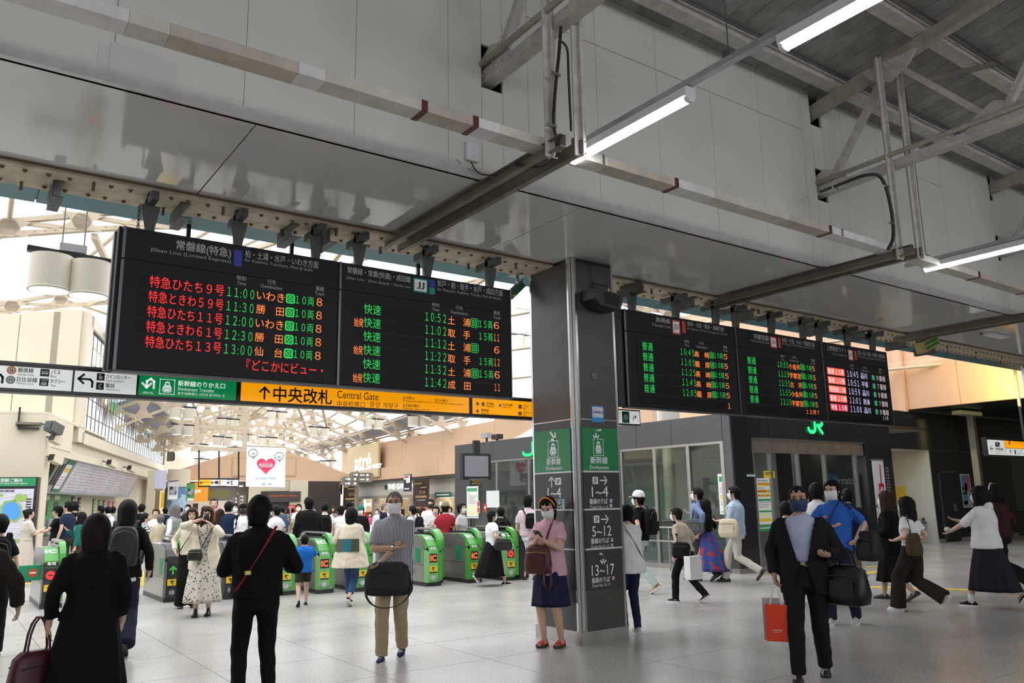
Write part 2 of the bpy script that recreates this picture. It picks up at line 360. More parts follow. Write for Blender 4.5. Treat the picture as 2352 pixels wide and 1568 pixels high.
# ------------------------------------------------------------------ soffit, canopy box, girder, teal fascia
so = sroot('ceiling_soffit')
cuts = [-5, -.6, 1.75, 4.05, 5.02, 9.2, 12.9, 14.5, 20, 30]
for a, b in zip(cuts[:-1], cuts[1:]): box('panel', (a+.006, WY-.028, ZS), (b-.006, 7.46, ZS+.02), mSoffit, so)
box('canopy_box', (-9, WY+.34, ZS+.03), (34, 8.5, 6.7), mDarkG, so)
g = thing('steel_girder', 'long old cream riveted girder flange beneath the glossy soffit', 'girder', (10, 7.7, 4.42))
box('bottom_flange', (-5, 7.46, 4.405), (24, 7.98, 4.43), mGirder, g)
box('web', (-5, 7.70, 4.43), (24, 7.74, 4.9), mGirder, g)
box('edge_angle', (-5, 7.45, 4.43), (24, 7.47, 4.47), mRust, g)
bm_ = MB(); hg = MB()
for k in range(150):
    x = -.6+.165*k+random.uniform(-.02, .02)
    for y in (7.56, 7.88):
        if (k+int(y*10)) % 7 == 0: hg.box((x-.012, y-.012, 4.33), (x+.012, y+.012, 4.404))
        else: bm_.lathe((x, y, 4.404), [(0, -.022), (.012, -.02), (.022, 0)], 8)
bm_.build('bolts', mRust, g)['kind'] = 'stuff'; hg.build('stub_bolts', mRust, g)['kind'] = 'stuff'
te = sroot('trim_teal_fascia')
for a, b in zip([-5, .53, 3.02, 5.8, 8.8, 11.6, 14.6, 18.5], [.53, 3.02, 5.8, 8.8, 11.6, 14.6, 18.5, 26]): box('panel', (a+.006, 7.99, 4.46), (b-.006, 8.53, 4.49), mTeal, te)
box('ledge', (-5, 7.985, 4.435), (26, 8.01, 4.46), mat('teal_edge', (.02, .10, .13), .5), te)
# ------------------------------------------------------------------ stub channels and hangers on the girder
def stub(px, py, label, L=.42, dx=0):
    p = P(px, py, 2, 4.28); x = p[0]+dx
    t = thing('stub_channel', label, 'bracket', (x, 7.6, 4.34))
    mb = MB(); y0 = p[1]
    mb.box((x-.045, y0, 4.26), (x-.037, y0+L, 4.40)); mb.box((x-.045, y0, 4.255), (x+.045, y0+L, 4.265)); mb.box((x-.045, y0, 4.395), (x+.045, y0+L, 4.403))
    mb.build('channel', mBracket, t); h = MB()
    for k in range(4): h.box((x-.012, y0+.06+k*.09, 4.2535), (x+.0, y0+.085+k*.09, 4.2545))
    h.build('slot_holes', mBlack, t)
for px, py, l in ((133, 446, 'short steel channel bracket at the far left of the girder'), (425, 494, 'short channel bracket above the red limited express panel'), (678, 540, 'left one of two close channel brackets over the left board'), (766, 551, 'channel bracket over the joint of the left boards'), (1480, 665, 'wide channel bracket over the orange-striped first right board'),
                  (1600, 700, 'channel bracket left of the big cross beam over the right board'), (1735, 728, 'channel bracket right of the cross beam over the right board'), (1905, 760, 'channel bracket over the white-lettered board'), (1990, 775, 'last channel bracket over the right end of the boards'), (2085, 795, 'channel bracket left of the yellow speaker box'), (2150, 808, 'channel bracket right of the yellow speaker box')):
    stub(px, py, l)
BY = 7.5
def hanger(px, ptop, label):
    p = P(px, ptop, 1, BY+.07); x = p[0]; z0 = p[2]-.05
    t = thing('board_hanger', label, 'hanger', (x, BY+.07, 4.4))
    MB().box((x-.03, BY+.04, z0), (x+.03, BY+.10, 4.40)).build('post', mDark, t)
    MB().prism([(x-.03, BY+.02, 3.98+.02), (x+.03, BY+.02, 4.0), (x+.085, BY+.02, 4.28), (x-.085, BY+.02, 4.28)], (0, 0, 0), (0, .008, 0)).build('gusset', mBracket, t)
    MB().box((x-.03, BY-.16, 4.28), (x+.03, BY+.30, 4.36)).build('cross_arm', mBracket, t)
    b = MB()
    for k in range(3): b.box((x+.03, BY+.06, 4.06+.08*k), (x+.055, BY+.07, 4.068+.08*k))
    b.build('bolts', mDark, t)
H = ['leftmost black hanger post of the left boards', 'second hanger post of the left boards', 'third hanger post with a dangling chain', 'hanger post right of the left boards joint', 'hanger post over the green rapid rows', 'last hanger post left of the column']
for px, py, l in zip((340, 543, 722, 820, 978, 1122), (535, 565, 592, 609, 632, 655), H): hanger(px, py, l)
H = ['first hanger post right of the column', 'second hanger post of the right boards', 'third hanger post of the right boards', 'hanger post under the big cross beam', 'hanger post over the middle board heading', 'hanger post left of the last board joint', 'hanger post at the last board joint', 'hanger post over the last board heading', 'final hanger post at the right end']
for px, py, l in zip((1449, 1550, 1642, 1688, 1770, 1843, 1880, 1945, 2003), (712, 728, 743, 752, 765, 778, 785, 795, 805), H): hanger(px, py, l)
for px, y0, y1, lab in ((321, 470, 535, 'thin chain with ring hanging beside the first hanger'), (740, 500, 588, 'dark chain hanging beside the third hanger')):
    a = P(px, y0, 1, BY+.02); b = P(px, y1, 1, BY+.02); t = thing('chain', lab, 'chain', b)
    n = 12
    for k in range(n):
        z = a[2]+(b[2]-a[2])*(k+.5)/n; r = .013
        MB().tube([(a[0]+(r*math.cos(q) if k % 2 else 0), BY+.02+(0 if k % 2 else r*math.cos(q)), z+.022*math.sin(q)) for q in np.linspace(0, 2*PI, 9)], .003, 5).build('link', mDark, t)
# ------------------------------------------------------------------ canopy cross beams (pairs of channels), posts, box beam
def crossbeam(x, label, y0=4.55, y1=7.72):
    t = thing('cross_beam', label, 'beam', (x, 6, 4.36))
    for dx in (-.11, .05):
        a = x+dx; sgn = -1 if dx < 0 else 1
        MB().box((a, y0, 4.33), (a+.01, y1, 4.43)).build('channel_web', mBrown, t)
        MB().box((a-.0 if sgn > 0 else a-.05, y0, 4.325), (a+.06 if sgn > 0 else a+.01, y1, 4.333)).build('channel_flange', mBrown, t)
        MB().box((a-.0 if sgn > 0 else a-.05, y0, 4.425), (a+.06 if sgn > 0 else a+.01, y1, 4.433)).build('channel_flange', mBrown, t)
crossbeam(3.93, 'brown twin channel beam running from the lamp down to the left boards')
crossbeam(9.17, 'brown twin channel beam between the two right lamps')
crossbeam(14.35, 'brown twin channel beam at the right edge above the recessed lamp')
bb = thing('box_beam', 'long dirty white square duct with dark red rings along the cream wall', 'duct', (8, 4.9, 4.42))
y0, y1, z0, z1 = 4.80, 4.97, 4.42, 4.50
segs = []
cur = -3.0; k = 0
marks = [P(q, r, 2, z0)[0] for q, r in ((975, 255), (1093, 290), (1551, 430), (1890, 540), (2036, 588), (2190, 650), (2290, 685))]
edges = sorted([-3.0]+[P(q, r, 2, z0)[0] for q, r in ((290, 65), (385, 90), (680, 175), (745, 190), (1150, 305), (1390, 385), (1640, 455), (1800, 510))]+marks+[12.9, 14.5, 18, 24])
mSeg = [mat('duct_white', (.74, .72, .70), .55, noise=.12, nscale=7), mat('duct_tan', (.52, .46, .38), .55, noise=.2, nscale=7), mat('duct_cream', (.62, .58, .50), .55, noise=.15, nscale=7)]
for i, (a, b) in enumerate(zip(edges[:-1], edges[1:])): box('duct_section', (a+.001, y0, z0), (b-.001, y1, z1), mSeg[(i*2) % 3], bb)
for a in marks: box('red_ring', (a-.025, y0-.004, z0-.004), (a+.025, y1+.004, z1+.004), mRedRing, bb)
for a in (P(1385, 355, 1, 4.8)[0], P(1935, 545, 1, 4.8)[0]): box('steel_clasp', (a-.012, y0-.008, z0+.0), (a+.012, y0-.004, z1+.01), mStain, bb)
# ------------------------------------------------------------------ roof trusses with gussets and rivets
def truss(x, label):
    t = thing('roof_truss', label, 'truss', (x, 4, 5.5))
    def member(nm, a, b, w=.11, h=.09, m=mSteelL): MB().bar((x, *a), (x, *b), w, h).build(nm, m, t)
    def riv(pts):
        r = MB()
        for (y, z) in pts:
            for sx in (-1,): r.lathe((0, 0, 0), [(.014, 0), (.012, .007), (.006, .011), (0, .012)], 8, Matrix.Translation((x-.076, y, z)) @ Matrix.Rotation(-PI/2, 4, 'Y'))
        r.build('rivets', mSteelL, t)
    member('bottom_chord', (6.0, 5.47), (-6, 5.75), .13, .10)
    tc = lambda y: roofz(y)-.25
    member('top_chord', (6.0, tc(6.0)), (-6, tc(-6)), .13, .15, mSteel)
    J = [5.6, 4.6, 3.5, 2.4, 1.2, 0, -1.2, -2.4, -3.6]
    botz = lambda y: 5.47+(6.0-y)*.0233
    for i in range(len(J)-1):
        a, b = J[i], J[i+1]
        if i % 2 == 0: pa, pb = (a, botz(a)+.03), (b, tc(b))
        else: pa, pb = (a, tc(a)), (b, botz(b)+.03)
        member('diagonal', pa, pb, .09, .07)
        n = 6; r = []
        for q in range(n):
            f = .04+.035*q; r.append((pa[0]+(pb[0]-pa[0])*f, pa[1]+(pb[1]-pa[1])*f)); r.append((pb[0]-(pb[0]-pa[0])*f, pb[1]-(pb[1]-pa[1])*f))
        riv(r)
    for i, j in enumerate(J):
        top = i % 2 == 1; c = (j, tc(j)-.02 if top else botz(j)+.02); s = -1 if top else 1; pts = []
        W_, H_ = .34, .26
        for q in range(9):
            u = -1+2*q/8; pts.append((x-.07, c[0]+W_*u, c[1]+s*H_*(1-abs(u))**.55*(1 if abs(u) < 1 else 0)))
        pts += [(x-.07, c[0]+W_, c[1]-s*.03), (x-.07, c[0]-W_, c[1]-s*.03)]
        MB().prism(pts, (0, 0, 0), (.012, 0, 0)).build('gusset_plate', mSteelL, t)
        riv([(c[0]-W_+.08*k, c[1]) for k in range(9)])
    for dx, nm in ((-.09, 'front'), (.10, 'rear')):
        yy = 4.72 if dx < 0 else 4.58
        MB().box((x+dx-.06, yy-.006, 4.30), (x+dx+.06, yy+.006, tc(4.7)+.1)).build('post_angle', mSteelL, t)
        MB().box((x+dx-.006, yy-.045, 4.30), (x+dx+.006, yy+.045, tc(4.7)+.1)).build('post_angle', mSteelL, t)
    MB().tube([(x-.11, 5.9, 5.58), (x-.11, 4.75, 5.60), (x-.11, 1, 5.66)], .03, 8).build('pipe', mSteel, t, smooth=True)
    return t
truss(3.9, 'riveted steel roof truss coming out of the wall left of the long lamp')
truss(9.15, 'riveted pale steel roof truss filling the upper right corner')
truss(14.2, 'riveted roof truss behind the lamp at the right edge')
a = np.array([9.2, 4.25, 6.42]); b = P(2352, 130, 0, 11.5)
t = thing('wind_brace', 'slim brown steel brace running right from the upper truss joint', 'brace', a); MB().bar(a, a+(b-a)*1.9, .07, .06).build('brace_angle', mBrown, t)
# truss cables with clips
def cable(pts, r, label, m=mCable, clips=()):
    t = thing('cable', label, 'cable', pts[0]); P0 = [Vector(p) for p in pts]; out = []
    for i in range(len(P0)-1):
        p0 = P0[max(i-1, 0)]; p1 = P0[i]; p2 = P0[i+1]; p3 = P0[min(i+2, len(P0)-1)]
        for k in range(6):
            u = k/6; out.append(.5*((2*p1)+(p2-p0)*u+(2*p0-5*p1+4*p2-p3)*u*u+(3*p1-p0-3*p2+p3)*u**3))
    out.append(P0[-1]); MB().tube(out, r, 8).build('cable_run', m, t, smooth=True)
    for c in clips: MB().box([c[i]-(.05, .012, .012)[i] for i in range(3)], [c[i]+(.05, .012, .012)[i] for i in range(3)]).build('clip', mStain, t)
Q = lambda px, py, y: P(px, py, 1, y)
cable([Q(1290, 25, 4.66), Q(1285, 110, 4.64), Q(1275, 210, 4.64), Q(1272, 290, 4.64), Q(1283, 345, 4.66), Q(1250, 382, 4.9), Q(1200, 380, 5.1), Q(1178, 376, 5.3)], .014, 'thick black cable down the left truss post', clips=[Q(1275, 170, 4.62), Q(1266, 288, 4.62)])
cable([Q(1175, 378, 5.4), Q(1135, 400, 5.5), Q(1100, 398, 5.6), Q(1082, 372, 5.66)], .006, 'thin black lead from the white wall box')
cable([Q(1140, 410, 5.5), Q(1110, 398, 5.6), Q(1070, 385, 5.67), Q(1050, 366, 5.69)], .003, 'thin tan wire beside the white wall box', mat('tan_wire', (.4, .22, .12), .5))
cable([Q(1290, 95, 4.5), Q(1303, 115, 4.5), Q(1306, 180, 4.5), Q(1312, 300, 4.5)], .010, 'black cable tied to the rear post of the left truss')
cable([Q(1885, 440, 5.5), Q(1925, 425, 5.1), Q(1990, 402, 4.75), Q(2025, 410, 4.68), Q(2045, 470, 4.66), Q(2052, 540, 4.66), Q(2040, 572, 4.66)], .02, 'bundle of black cables bending down the right truss post', clips=[Q(2036, 428, 4.64), Q(2047, 512, 4.64), Q(1918, 432, 5.1)])
# white wall-mounted box
t = thing('wall_box', 'small white rounded radio unit fixed on the cream wall under the duct', 'access point', Q(1084, 348, 5.68))
a = Q(1069, 325, 5.68); b = Q(1099, 375, 5.68)
box('casing', (a[0], 5.655, b[2]), (b[0], 5.698, a[2]), mHousing, t, bevel=.012)
sg = Sign((0, 5.655, 0), (1, 0, 0), (0, 0, 1)); sg.ptext('AXON', 1081, 358, 1091, 359, 3, mGreyT); sg.done(t)
# ------------------------------------------------------------------ fluorescent lamps on rails
def lamp(x, ya, yb, z, label, cat='lamp', grp=None):
    t = thing('tube_lamp', label, cat, (x, (ya+yb)/2, z), 0, grp)
    L0, L1 = min(ya, yb), max(ya, yb)
    prof = [(-.055, .02), (-.055, .085), (-.03, .10), (.03, .10), (.055, .085), (.055, .02)]
    MB().prism([(x+a, L0, z+b) for a, b in prof], (0, 0, 0), (0, L1-L0, 0)).build('housing', mHousing, t)
    pl = [(-.04, .019), (-.036, -.004), (-.018, -.016), (.018, -.016), (.036, -.004), (.04, .019)]
    MB().prism([(x+a, L0+.03, z+b) for a, b in pl], (0, 0, 0), (0, L1-L0-.06, 0)).build('lens', mTube, t)
    for e, g_ in ((L0, L0+.03), (L1-.03, L1)): MB().prism([(x+a*1.08, e, z+b-.003) for a, b in pl], (0, 0, 0), (0, g_-e, 0)).build('end_cap', mHousing, t)
def rail(x, ya, yb, z, label, rods=()):
    t = thing('lamp_rail', label, 'rail', (x, (ya+yb)/2, z+.12))
    box('rail_bar', (x-.03, yb, z+.105), (x+.03, ya, z+.15), mGalv, t)
    for y in rods:
        MB().tube([(x, y, z+.15), (x, y, roofz(y)-.02)], .005, 6).build('rod', mDarkG, t); box('rod_clamp', (x-.03, y-.03, z+.15), (x+.03, y+.03, z+.20), mDarkG, t)
LZ = 4.42
rail(4.2, 5.1, -8, LZ, 'galvanised lamp rail crossing from the left truss to the top edge', (4.86, 3.22, 1.4, -.5))
lamp(4.2, 3.58, 4.94, LZ, 'white fluorescent lamp beside the left truss post')
lamp(4.2, 1.45, 2.80, LZ, 'white fluorescent lamp cut by the top edge of the photo')
for y in (-.7, -2.8, -5): lamp(4.2, y, y+1.35, LZ, 'added fluorescent lamp further along the left rail, out of view', grp='left rail lamps out of view')  # unseen lamps added along the rail for more light below
rail(10.25, 5.28, -8, LZ, 'galvanised lamp rail at the right edge', (5.0, 3.4, 1.5))
lamp(10.25, 3.75, 5.06, LZ, 'white fluorescent lamp at the right edge of the photo')
for y in (1.6, -.6, -2.8): lamp(10.25, y, y+1.35, LZ, 'added fluorescent lamp further along the right rail, out of view', grp='right rail lamps out of view')
for X_ in (-2.2, 16.4):  # two unseen lamp rows added to lighten the concourse
    for y in (3.6, 1.4, -.8): lamp(X_, y, y+1.35, LZ, 'added fluorescent lamp beyond the frame, for more light in the concourse', grp='added lamps beyond the frame')
# right-hand ceiling fixtures
p = P(2290, 768, 2, 4.44); t = thing('recessed_lamp', 'flat white square lamp on the soffit at the right edge', 'lamp', p); box('diffuser', (p[0]-.35, p[1]-.06, 4.40), (p[0]+.35, p[1]+.1, 4.445), mHousing, t); box('frame', (p[0]-.4, p[1]+.1, 4.42), (p[0]+.4, p[1]+.12, 4.447), mDark, t)
p = P(2130, 790, 1, 7.35); t = thing('speaker_box', 'yellowed speaker box with a green label over the right boards', 'speaker', p, -.5)
R_ = Matrix.Translation(Vector(p)) @ Matrix.Rotation(.0, 4, 'Z') @ Matrix.Rotation(-.35, 4, 'Y')
MB().cbox((0, 0, 0), (.62, .16, .2), R_).build('case', mat('aged_yellow', (.38, .30, .10), .6, noise=.2), t)
MB().cbox((0, -.083, .04), (.48, .004, .045), R_).build('label_strip', mGreen, t); MB().cbox((0, -.083, -.04), (.48, .004, .045), R_).build('label_strip', mGreen, t)
MB().tube([R_ @ Vector((.0, 0, .1)), (p[0], p[1]+.05, 4.44)], .015, 6).build('arm', mDark, t)
# ------------------------------------------------------------------ brown column
CX0, CX1, CY0, CY1 = 5.98, 6.66, 7.11, 7.93
t = thing('column', 'brown clad square column with stainless corners carrying green and black signs', 'column', ((CX0+CX1)/2, (CY0+CY1)/2, 0))
box('core', (CX0+.02, CY0+.02, 0), (CX1-.02, CY1-.02, 4.449), mDark, t)
for z0, z1 in ((.14, 2.497), (2.503, 4.40)):
    for a, b in (((CX0+.09, CY0), (CX1-.035, CY0+.02)), ((CX0+.09, CY1-.02), (CX1-.035, CY1)), ((CX0, CY0+.09), (CX0+.02, CY1-.03)), ((CX1-.02, CY0+.06), (CX1, CY1-.03))):
        box('cladding_panel', (*a, z0), (*b, z1), mColumn, t)
box('joint_line', (CX0-.001, CY0-.001, 2.494), (CX1+.001, CY1+.001, 2.504), mStain, t)
MB().prism([(CX0+.0, CY0+.085, .1), (CX0-.004, CY0+.05, .1), (CX0+.05, CY0-.004, .1), (CX0+.085, CY0, .1), (CX0+.085, CY0+.02, .1), (CX0+.02, CY0+.085, .1)], (0, 0, 0), (0, 0, 4.345)).build('corner_trim', mStain, t)
for x, y in ((CX1-.034, CY0-.003), (CX0-.003, CY1-.03), (CX1-.034, CY1-.03)): box('edge_trim', (x, y, .1), (x+.036, y+.034, 4.44), mStain, t)
box('plinth', (CX0-.012, CY0-.012, 0), (CX1+.012, CY1+.012, .145), mStainD, t)
MB().tube([(CX1+.0, 7.6, .62), (CX1+.05, 7.6, .6), (CX1+.05, 7.6, .42), (CX1, 7.6, .40)], .012, 8).build('side_handle', mStain, t)
mLineW = mat('sign_line_white', (.62, .62, .64), .4)
def train(s, a, b, w, h, m1, m2, k=1):
    s.line([(a-w, b-h), (a+w, b-h), (a+w, b+h), (a-w, b+h), (a-w, b-h)], w*.09, m1, 'train_symbol', k)
    s.poly([(a-w*.3, b+h*.62), (a-w*.42, b+h*.2), (a-w*.62, b-h*.15), (a-w*.62, b-h*.55), (a-w*.42, b-h*.78), (a+w*.42, b-h*.78), (a+w*.62, b-h*.55), (a+w*.62, b-h*.15), (a+w*.42, b+h*.2), (a+w*.3, b+h*.62), (a+w*.1, b+h*.74), (a-w*.1, b+h*.74)], m1, 'train_symbol', k)
    s.poly([(a+w*.27*math.cos(q), b+h*.36+h*.12*math.sin(q)) for q in np.linspace(0, 2*PI, 10)[:-1]], m2, 'train_symbol', k+.4)
    s.line([(a+w*.48*math.cos(q), b-h*.45+h*.24*math.sin(q)) for q in np.linspace(0, 2*PI, 17)], w*.07, m2, 'train_symbol', k+.5)
def box2f(s, a, b, w, h):
    s.rect(a-w, b-h, a+w, b+h, mWhite, 'floor_tag'); s.text('2F', a-w*.62, a+w*.62, b, h*1.2, mSignBlk, .02, part='floor_tag', k=1.6)
def linebox(s, px, py, r, col, txt):
    a, b = s.uv(px, py); s.rect(a-r, b-r, a+r, b+r, col, 'line_tag'); s.rect(a-r*.74, b-r*.74, a+r*.74, b+r*.74, mWhite, 'line_tag', 1.6); s.text(txt, a-r*.55, a+r*.55, b, r*.9, mBlack, .02, part='line_tag', k=2.2)
mJK = mat('line_sky', (.05, .40, .65), .4); mJY = mat('line_lime', (.25, .55, .08), .4)
for face in (0, 1):
    if face == 0:
        s = Sign((0, CY0-.012, 0), (1, 0, 0), (0, 0, 1), .0015); lo, hi = CX0+.088, CX1-.04; lab = 'tall green and black wayfinding sign on the right front face of the column'
        t = thing('wayfinding_sign', lab, 'sign', ((lo+hi)/2, CY0-.006, 1.5)); B = lambda z0, z1, m, n: box(n, (lo, CY0-.012, z0), (hi, CY0-.001, z1), m, t)
    else:
        s = Sign((CX0-.012, 0, 0), (0, -1, 0), (0, 0, 1), .0015); lo, hi = CY0+.09, CY1-.035; lab = 'tall green and black wayfinding sign on the column face behind the pink woman'
        t = thing('wayfinding_sign', lab, 'sign', (CX0-.006, (lo+hi)/2, 1.5)); B = lambda z0, z1, m, n: box(n, (CX0-.012, lo, z0), (CX0-.001, hi, z1), m, t)
    B(1.905, 2.40, mGreen, 'green_panel')
    for z0, z1 in ((1.475, 1.885), (1.035, 1.455), (.58, 1.015)): B(z0, z1, mSignBlk, 'black_panel')
    for z in (1.895, 1.465, 1.025): B(z-.009, z+.009, mLineW, 'divider')
    if face == 0:
        a, b = s.uv(1373, 999); s.arrow(a-.03, b, .10, -PI/2, mWhite, .2); s.line([(a-.03, b+.035), (a-.01, b+.055), (a+.05, b+.06)], .02, mWhite, 'arrow')
        a, b = s.uv(1374.5, 1027); train(s, a, b, .075, .095, mWhite, mGreen)
        s.ptext('新幹線', 1356, 1056, 1395, 1057, 17, mWhite, .012); s.ptext('Shinkansen', 1354, 1072, 1398, 1073, 9, mWhite)
        for (py, ty, t1, t2, t3, lx, tags) in ((1103, 1128.5, '1~4', '番線のりば', 'Track No.1~4', 1350, ((1403, 1149.5, mJK, 'JK'), (1403, 1160.5, mJY, 'JY'))), (1192, 1219, '5~12', '番線のりば', 'Track No.5~12', 1356, ((1405.5, 1239.5, mRedP, 'JU'), (1405.8, 1251.5, mTealP, 'JJ')))):
            a, b = s.uv(1367 if ty < 1200 else 1370, py); box2f(s, a, b, .042, .04)
            a, b = s.uv(1385 if ty < 1200 else 1388, py); s.arrow(a+.01, b, .11, 0, mWhite, .13)
            s.ptext(t1, 1359 if ty < 1200 else 1360, ty, 1396.5 if ty < 1200 else 1404, ty, 24, mWhite, .0)
            s.ptext(t2, 1354 if ty < 1200 else 1357, ty+22.5, 1395 if ty < 1200 else 1398.5, ty+22, 13, mWhite, .008); s.ptext(t3, 1354.5 if ty < 1200 else 1357, ty+36, 1396 if ty < 1200 else 1399, ty+34.5, 6.5, mWhite)
            for q in tags: linebox(s, q[0], q[1], .021, q[2], q[3])
        a, b = s.uv(1385, 1281); s.arrow(a, b-.02, .10, -PI/2, mWhite, .18); s.line([(a, b+.0), (a-.005, b+.04), (a-.045, b+.05)], .018, mWhite, 'arrow')
        s.ptext('13~17', 1359, 1309, 1411, 1307, 25, mWhite, 0); s.ptext('番線のりば', 1359, 1332, 1400.5, 1330, 13, mWhite, .008); s.ptext('Track No.13~17', 1360, 1344, 1402, 1342.5, 6.5, mWhite); linebox(s, 1408.5, 1327, .021, mRedP, 'JU')
    else:
        a, b = s.uv(1270, 1001); s.arrow(a, b, .13, -PI/4, mWhite, .2)
        a, b = s.uv(1270.5, 1031); train(s, a, b, .095, .095, mWhite, mGreen)
        s.ptext('新幹線', 1256, 1060, 1288, 1059, 17, mWhite, .012); s.ptext('Shinkansen', 1254, 1075, 1291, 1074, 9, mWhite)
        a, b = s.uv(1267, 1106); s.arrow(a, b, .12, PI/2, mWhite, .12); a, b = s.uv(1282, 1105); box2f(s, a, b, .055, .04)
        s.ptext('1~4', 1258, 1131, 1289, 1131, 24, mWhite, 0); s.ptext('番線のりば', 1250, 1152, 1289, 1151, 13, mWhite, .008); s.ptext('Track No.1~4', 1250, 1164, 1289, 1163, 6.5, mWhite)
        linebox(s, 1293.8, 1150.8, .026, mJK, 'JK'); linebox(s, 1294, 1162.5, .026, mJY, 'JY')
        a, b = s.uv(1267, 1192); s.arrow(a, b, .12, PI/2, mWhite, .12); s.ptext('5~12', 1255, 1219, 1292, 1219, 24, mWhite, 0); s.ptext('番線のりば', 1250, 1242, 1289, 1241, 13, mWhite, .008)
        s.ptext('13~17', 1255, 1312, 1296, 1314, 25, mWhite, 0); s.ptext('番線のりば', 1252, 1336, 1291, 1338, 13, mWhite, .008)
    s.done(t)
# sticker, round cover, speaker
p0 = P(1358.5, 931, 1, CY0-.004); p1 = P(1387.5, 970, 1, CY0-.004)
t = thing('wifi_sticker', 'small blue and white wireless service sticker on the column above the green sign', 'sticker', (p0+p1)/2)
box('backing', (p0[0], CY0-.005, p1[2]), (p1[0], CY0-.001, p0[2]), mat('sticker_blue', (.02, .24, .62), .35), t)
s = Sign((0, CY0-.005, 0), (1, 0, 0), (0, 0, 1), .0015); s.prect(1360.5, 934, 1385, 959, mWhite); s.ptext('当駅で', 1364, 938.5, 1382, 939, 5, mat('sticker_text', (.03, .25, .6), .4)); s.ptext('WiMAX', 1361.5, 946.5, 1384, 947, 6.5, mBlue, .03, k=2); s.ptext('使えます!', 1362.5, 954.5, 1383, 955, 5.5, MATS['sticker_text'], k=2); s.done(t)
p = P(1365, 863, 1, CY0-.004); t = thing('round_cover', 'round grey cover plate on the front face of the column', 'cover', p)
Mx = Matrix.Translation(Vector((p[0], CY0-.002, p[2]))) @ Matrix.Rotation(PI/2, 4, 'X')
MB().lathe((0, 0, 0), [(.052, 0), (.052, .006), (.045, .010), (0, .011)], 24, Mx).build('plate', mDarkG, t, smooth=False)
for dx, dz in ((-.012, .015), (.0, -.016)): MB().cbox((p[0]+dx, CY0-.013, p[2]+dz), (.006, .002, .006)).build('screw', mStain, t)
t = thing('column_speaker', 'black wedge speaker hung on the upper right of the column', 'speaker', P(1385, 690, 1, 6.95))
a = P(1352, 668, 1, 6.95); b = P(1418, 712, 1, 6.95); cx_, cz_ = (a[0]+b[0])/2, (a[2]+b[2])/2; hw = (b[0]-a[0])/2; hh = .115
MB().prism([(cx_-hw, 7.08, cz_+hh), (cx_+hw*.9, 7.08, cz_+hh*.7), (cx_+hw, 7.08, cz_+hh*.2), (cx_+hw*.8, 7.08, cz_-hh), (cx_-hw*.6, 7.08, cz_-hh*.8), (cx_-hw, 7.08, cz_-hh*.1)], (0, 0, 0), (0, -.24, 0)).build('cabinet', mDark, t, bevel=.008)
MB().prism([(cx_-hw*.35, 6.838, cz_+hh*.65), (cx_+hw*.8, 6.838, cz_+hh*.45), (cx_+hw*.6, 6.838, cz_-hh*.7), (cx_-hw*.3, 6.838, cz_-hh*.55)], (0, 0, 0), (0, -.004, 0)).build('grille', mat('grille_black', (.008, .008, .009), .8), t)
MB().tube([(cx_-.04, 7.10, cz_+.1), (cx_-.04, 7.07, cz_+.24), (cx_+.09, 6.98, cz_+.2), (cx_+.1, 6.96, cz_+.1)], .011, 8).build('bracket', mDark, t)
MB().lathe((cx_+.1, 6.96, cz_+.10), [(.0, .06), (.018, .06), (.018, 0), (.0, 0)], 12).build('brass_fitting', mat('brass', (.6, .5, .15), .3, .8), t)
cable([(cx_-.04, 7.08, cz_+.14), (cx_-.05, 7.085, cz_+.35), (cx_-.08, 7.08, 4.4)], .005, 'black speaker cable running up the column')
mTrimG = mat('board_trim_grey', (.12, .12, .125), .35, .6)
# ------------------------------------------------------------------ LED departure boards
zt, zb = 4.04, 2.75
def X5(px, py): return P(px, py, 1, BY)[0]
BX = [X5(284, 527), X5(780, 604), X5(1172, 662)]; BX2 = [X5(1433, 710), X5(1686.5, 752), X5(1884, 786), X5(2035, 812)]
def board(x0, x1, label, first=False, last=False):
    t = thing('departure_board', label, 'departure board', ((x0+x1)/2, BY+.15, zb), 0, 'hanging departure boards')
    box('housing', (x0+.004, BY+.012, zb), (x1-.004, BY+.13, zt), mBoard, t)
    zg = zt-.30
    box('header_panel', (x0+.02, BY, zg+.006), (x1-.02, BY+.012, zt-.004), mBoard, t); box('display_panel', (x0+.02, BY, zb+.01), (x1-.02, BY+.012, zg-.006), mBoard, t)
    e = .06 if first else .03
    for z0, z1 in ((zg+.008, zt), (zb, zg-.008)):
        box('side_trim', (x0-.002 if first else x0, BY-.008, z0), (x0+.024, BY+.012, z1), mTrimG, t)
    if first:
        box('side_cover', (x0-.03, BY+.03, zb), (x0-.002, BY+.16, zt), mBoard, t); box('side_cover', (x0-.045, BY+.165, zb+.01), (x0-.002, BY+.24, zt-.01), mDarkG, t)
    if last: box('side_trim', (x1-.006, BY-.008, zb), (x1+.004, BY+.012, zt), mStainD, t)
    box('bottom_rail', (x0, BY-.012, zb-.018), (x1, BY+.12, zb), mDark, t)
    s = Sign((0, BY, 0), (1, 0, 0), (0, 0, 1), .0015)
    return t, s
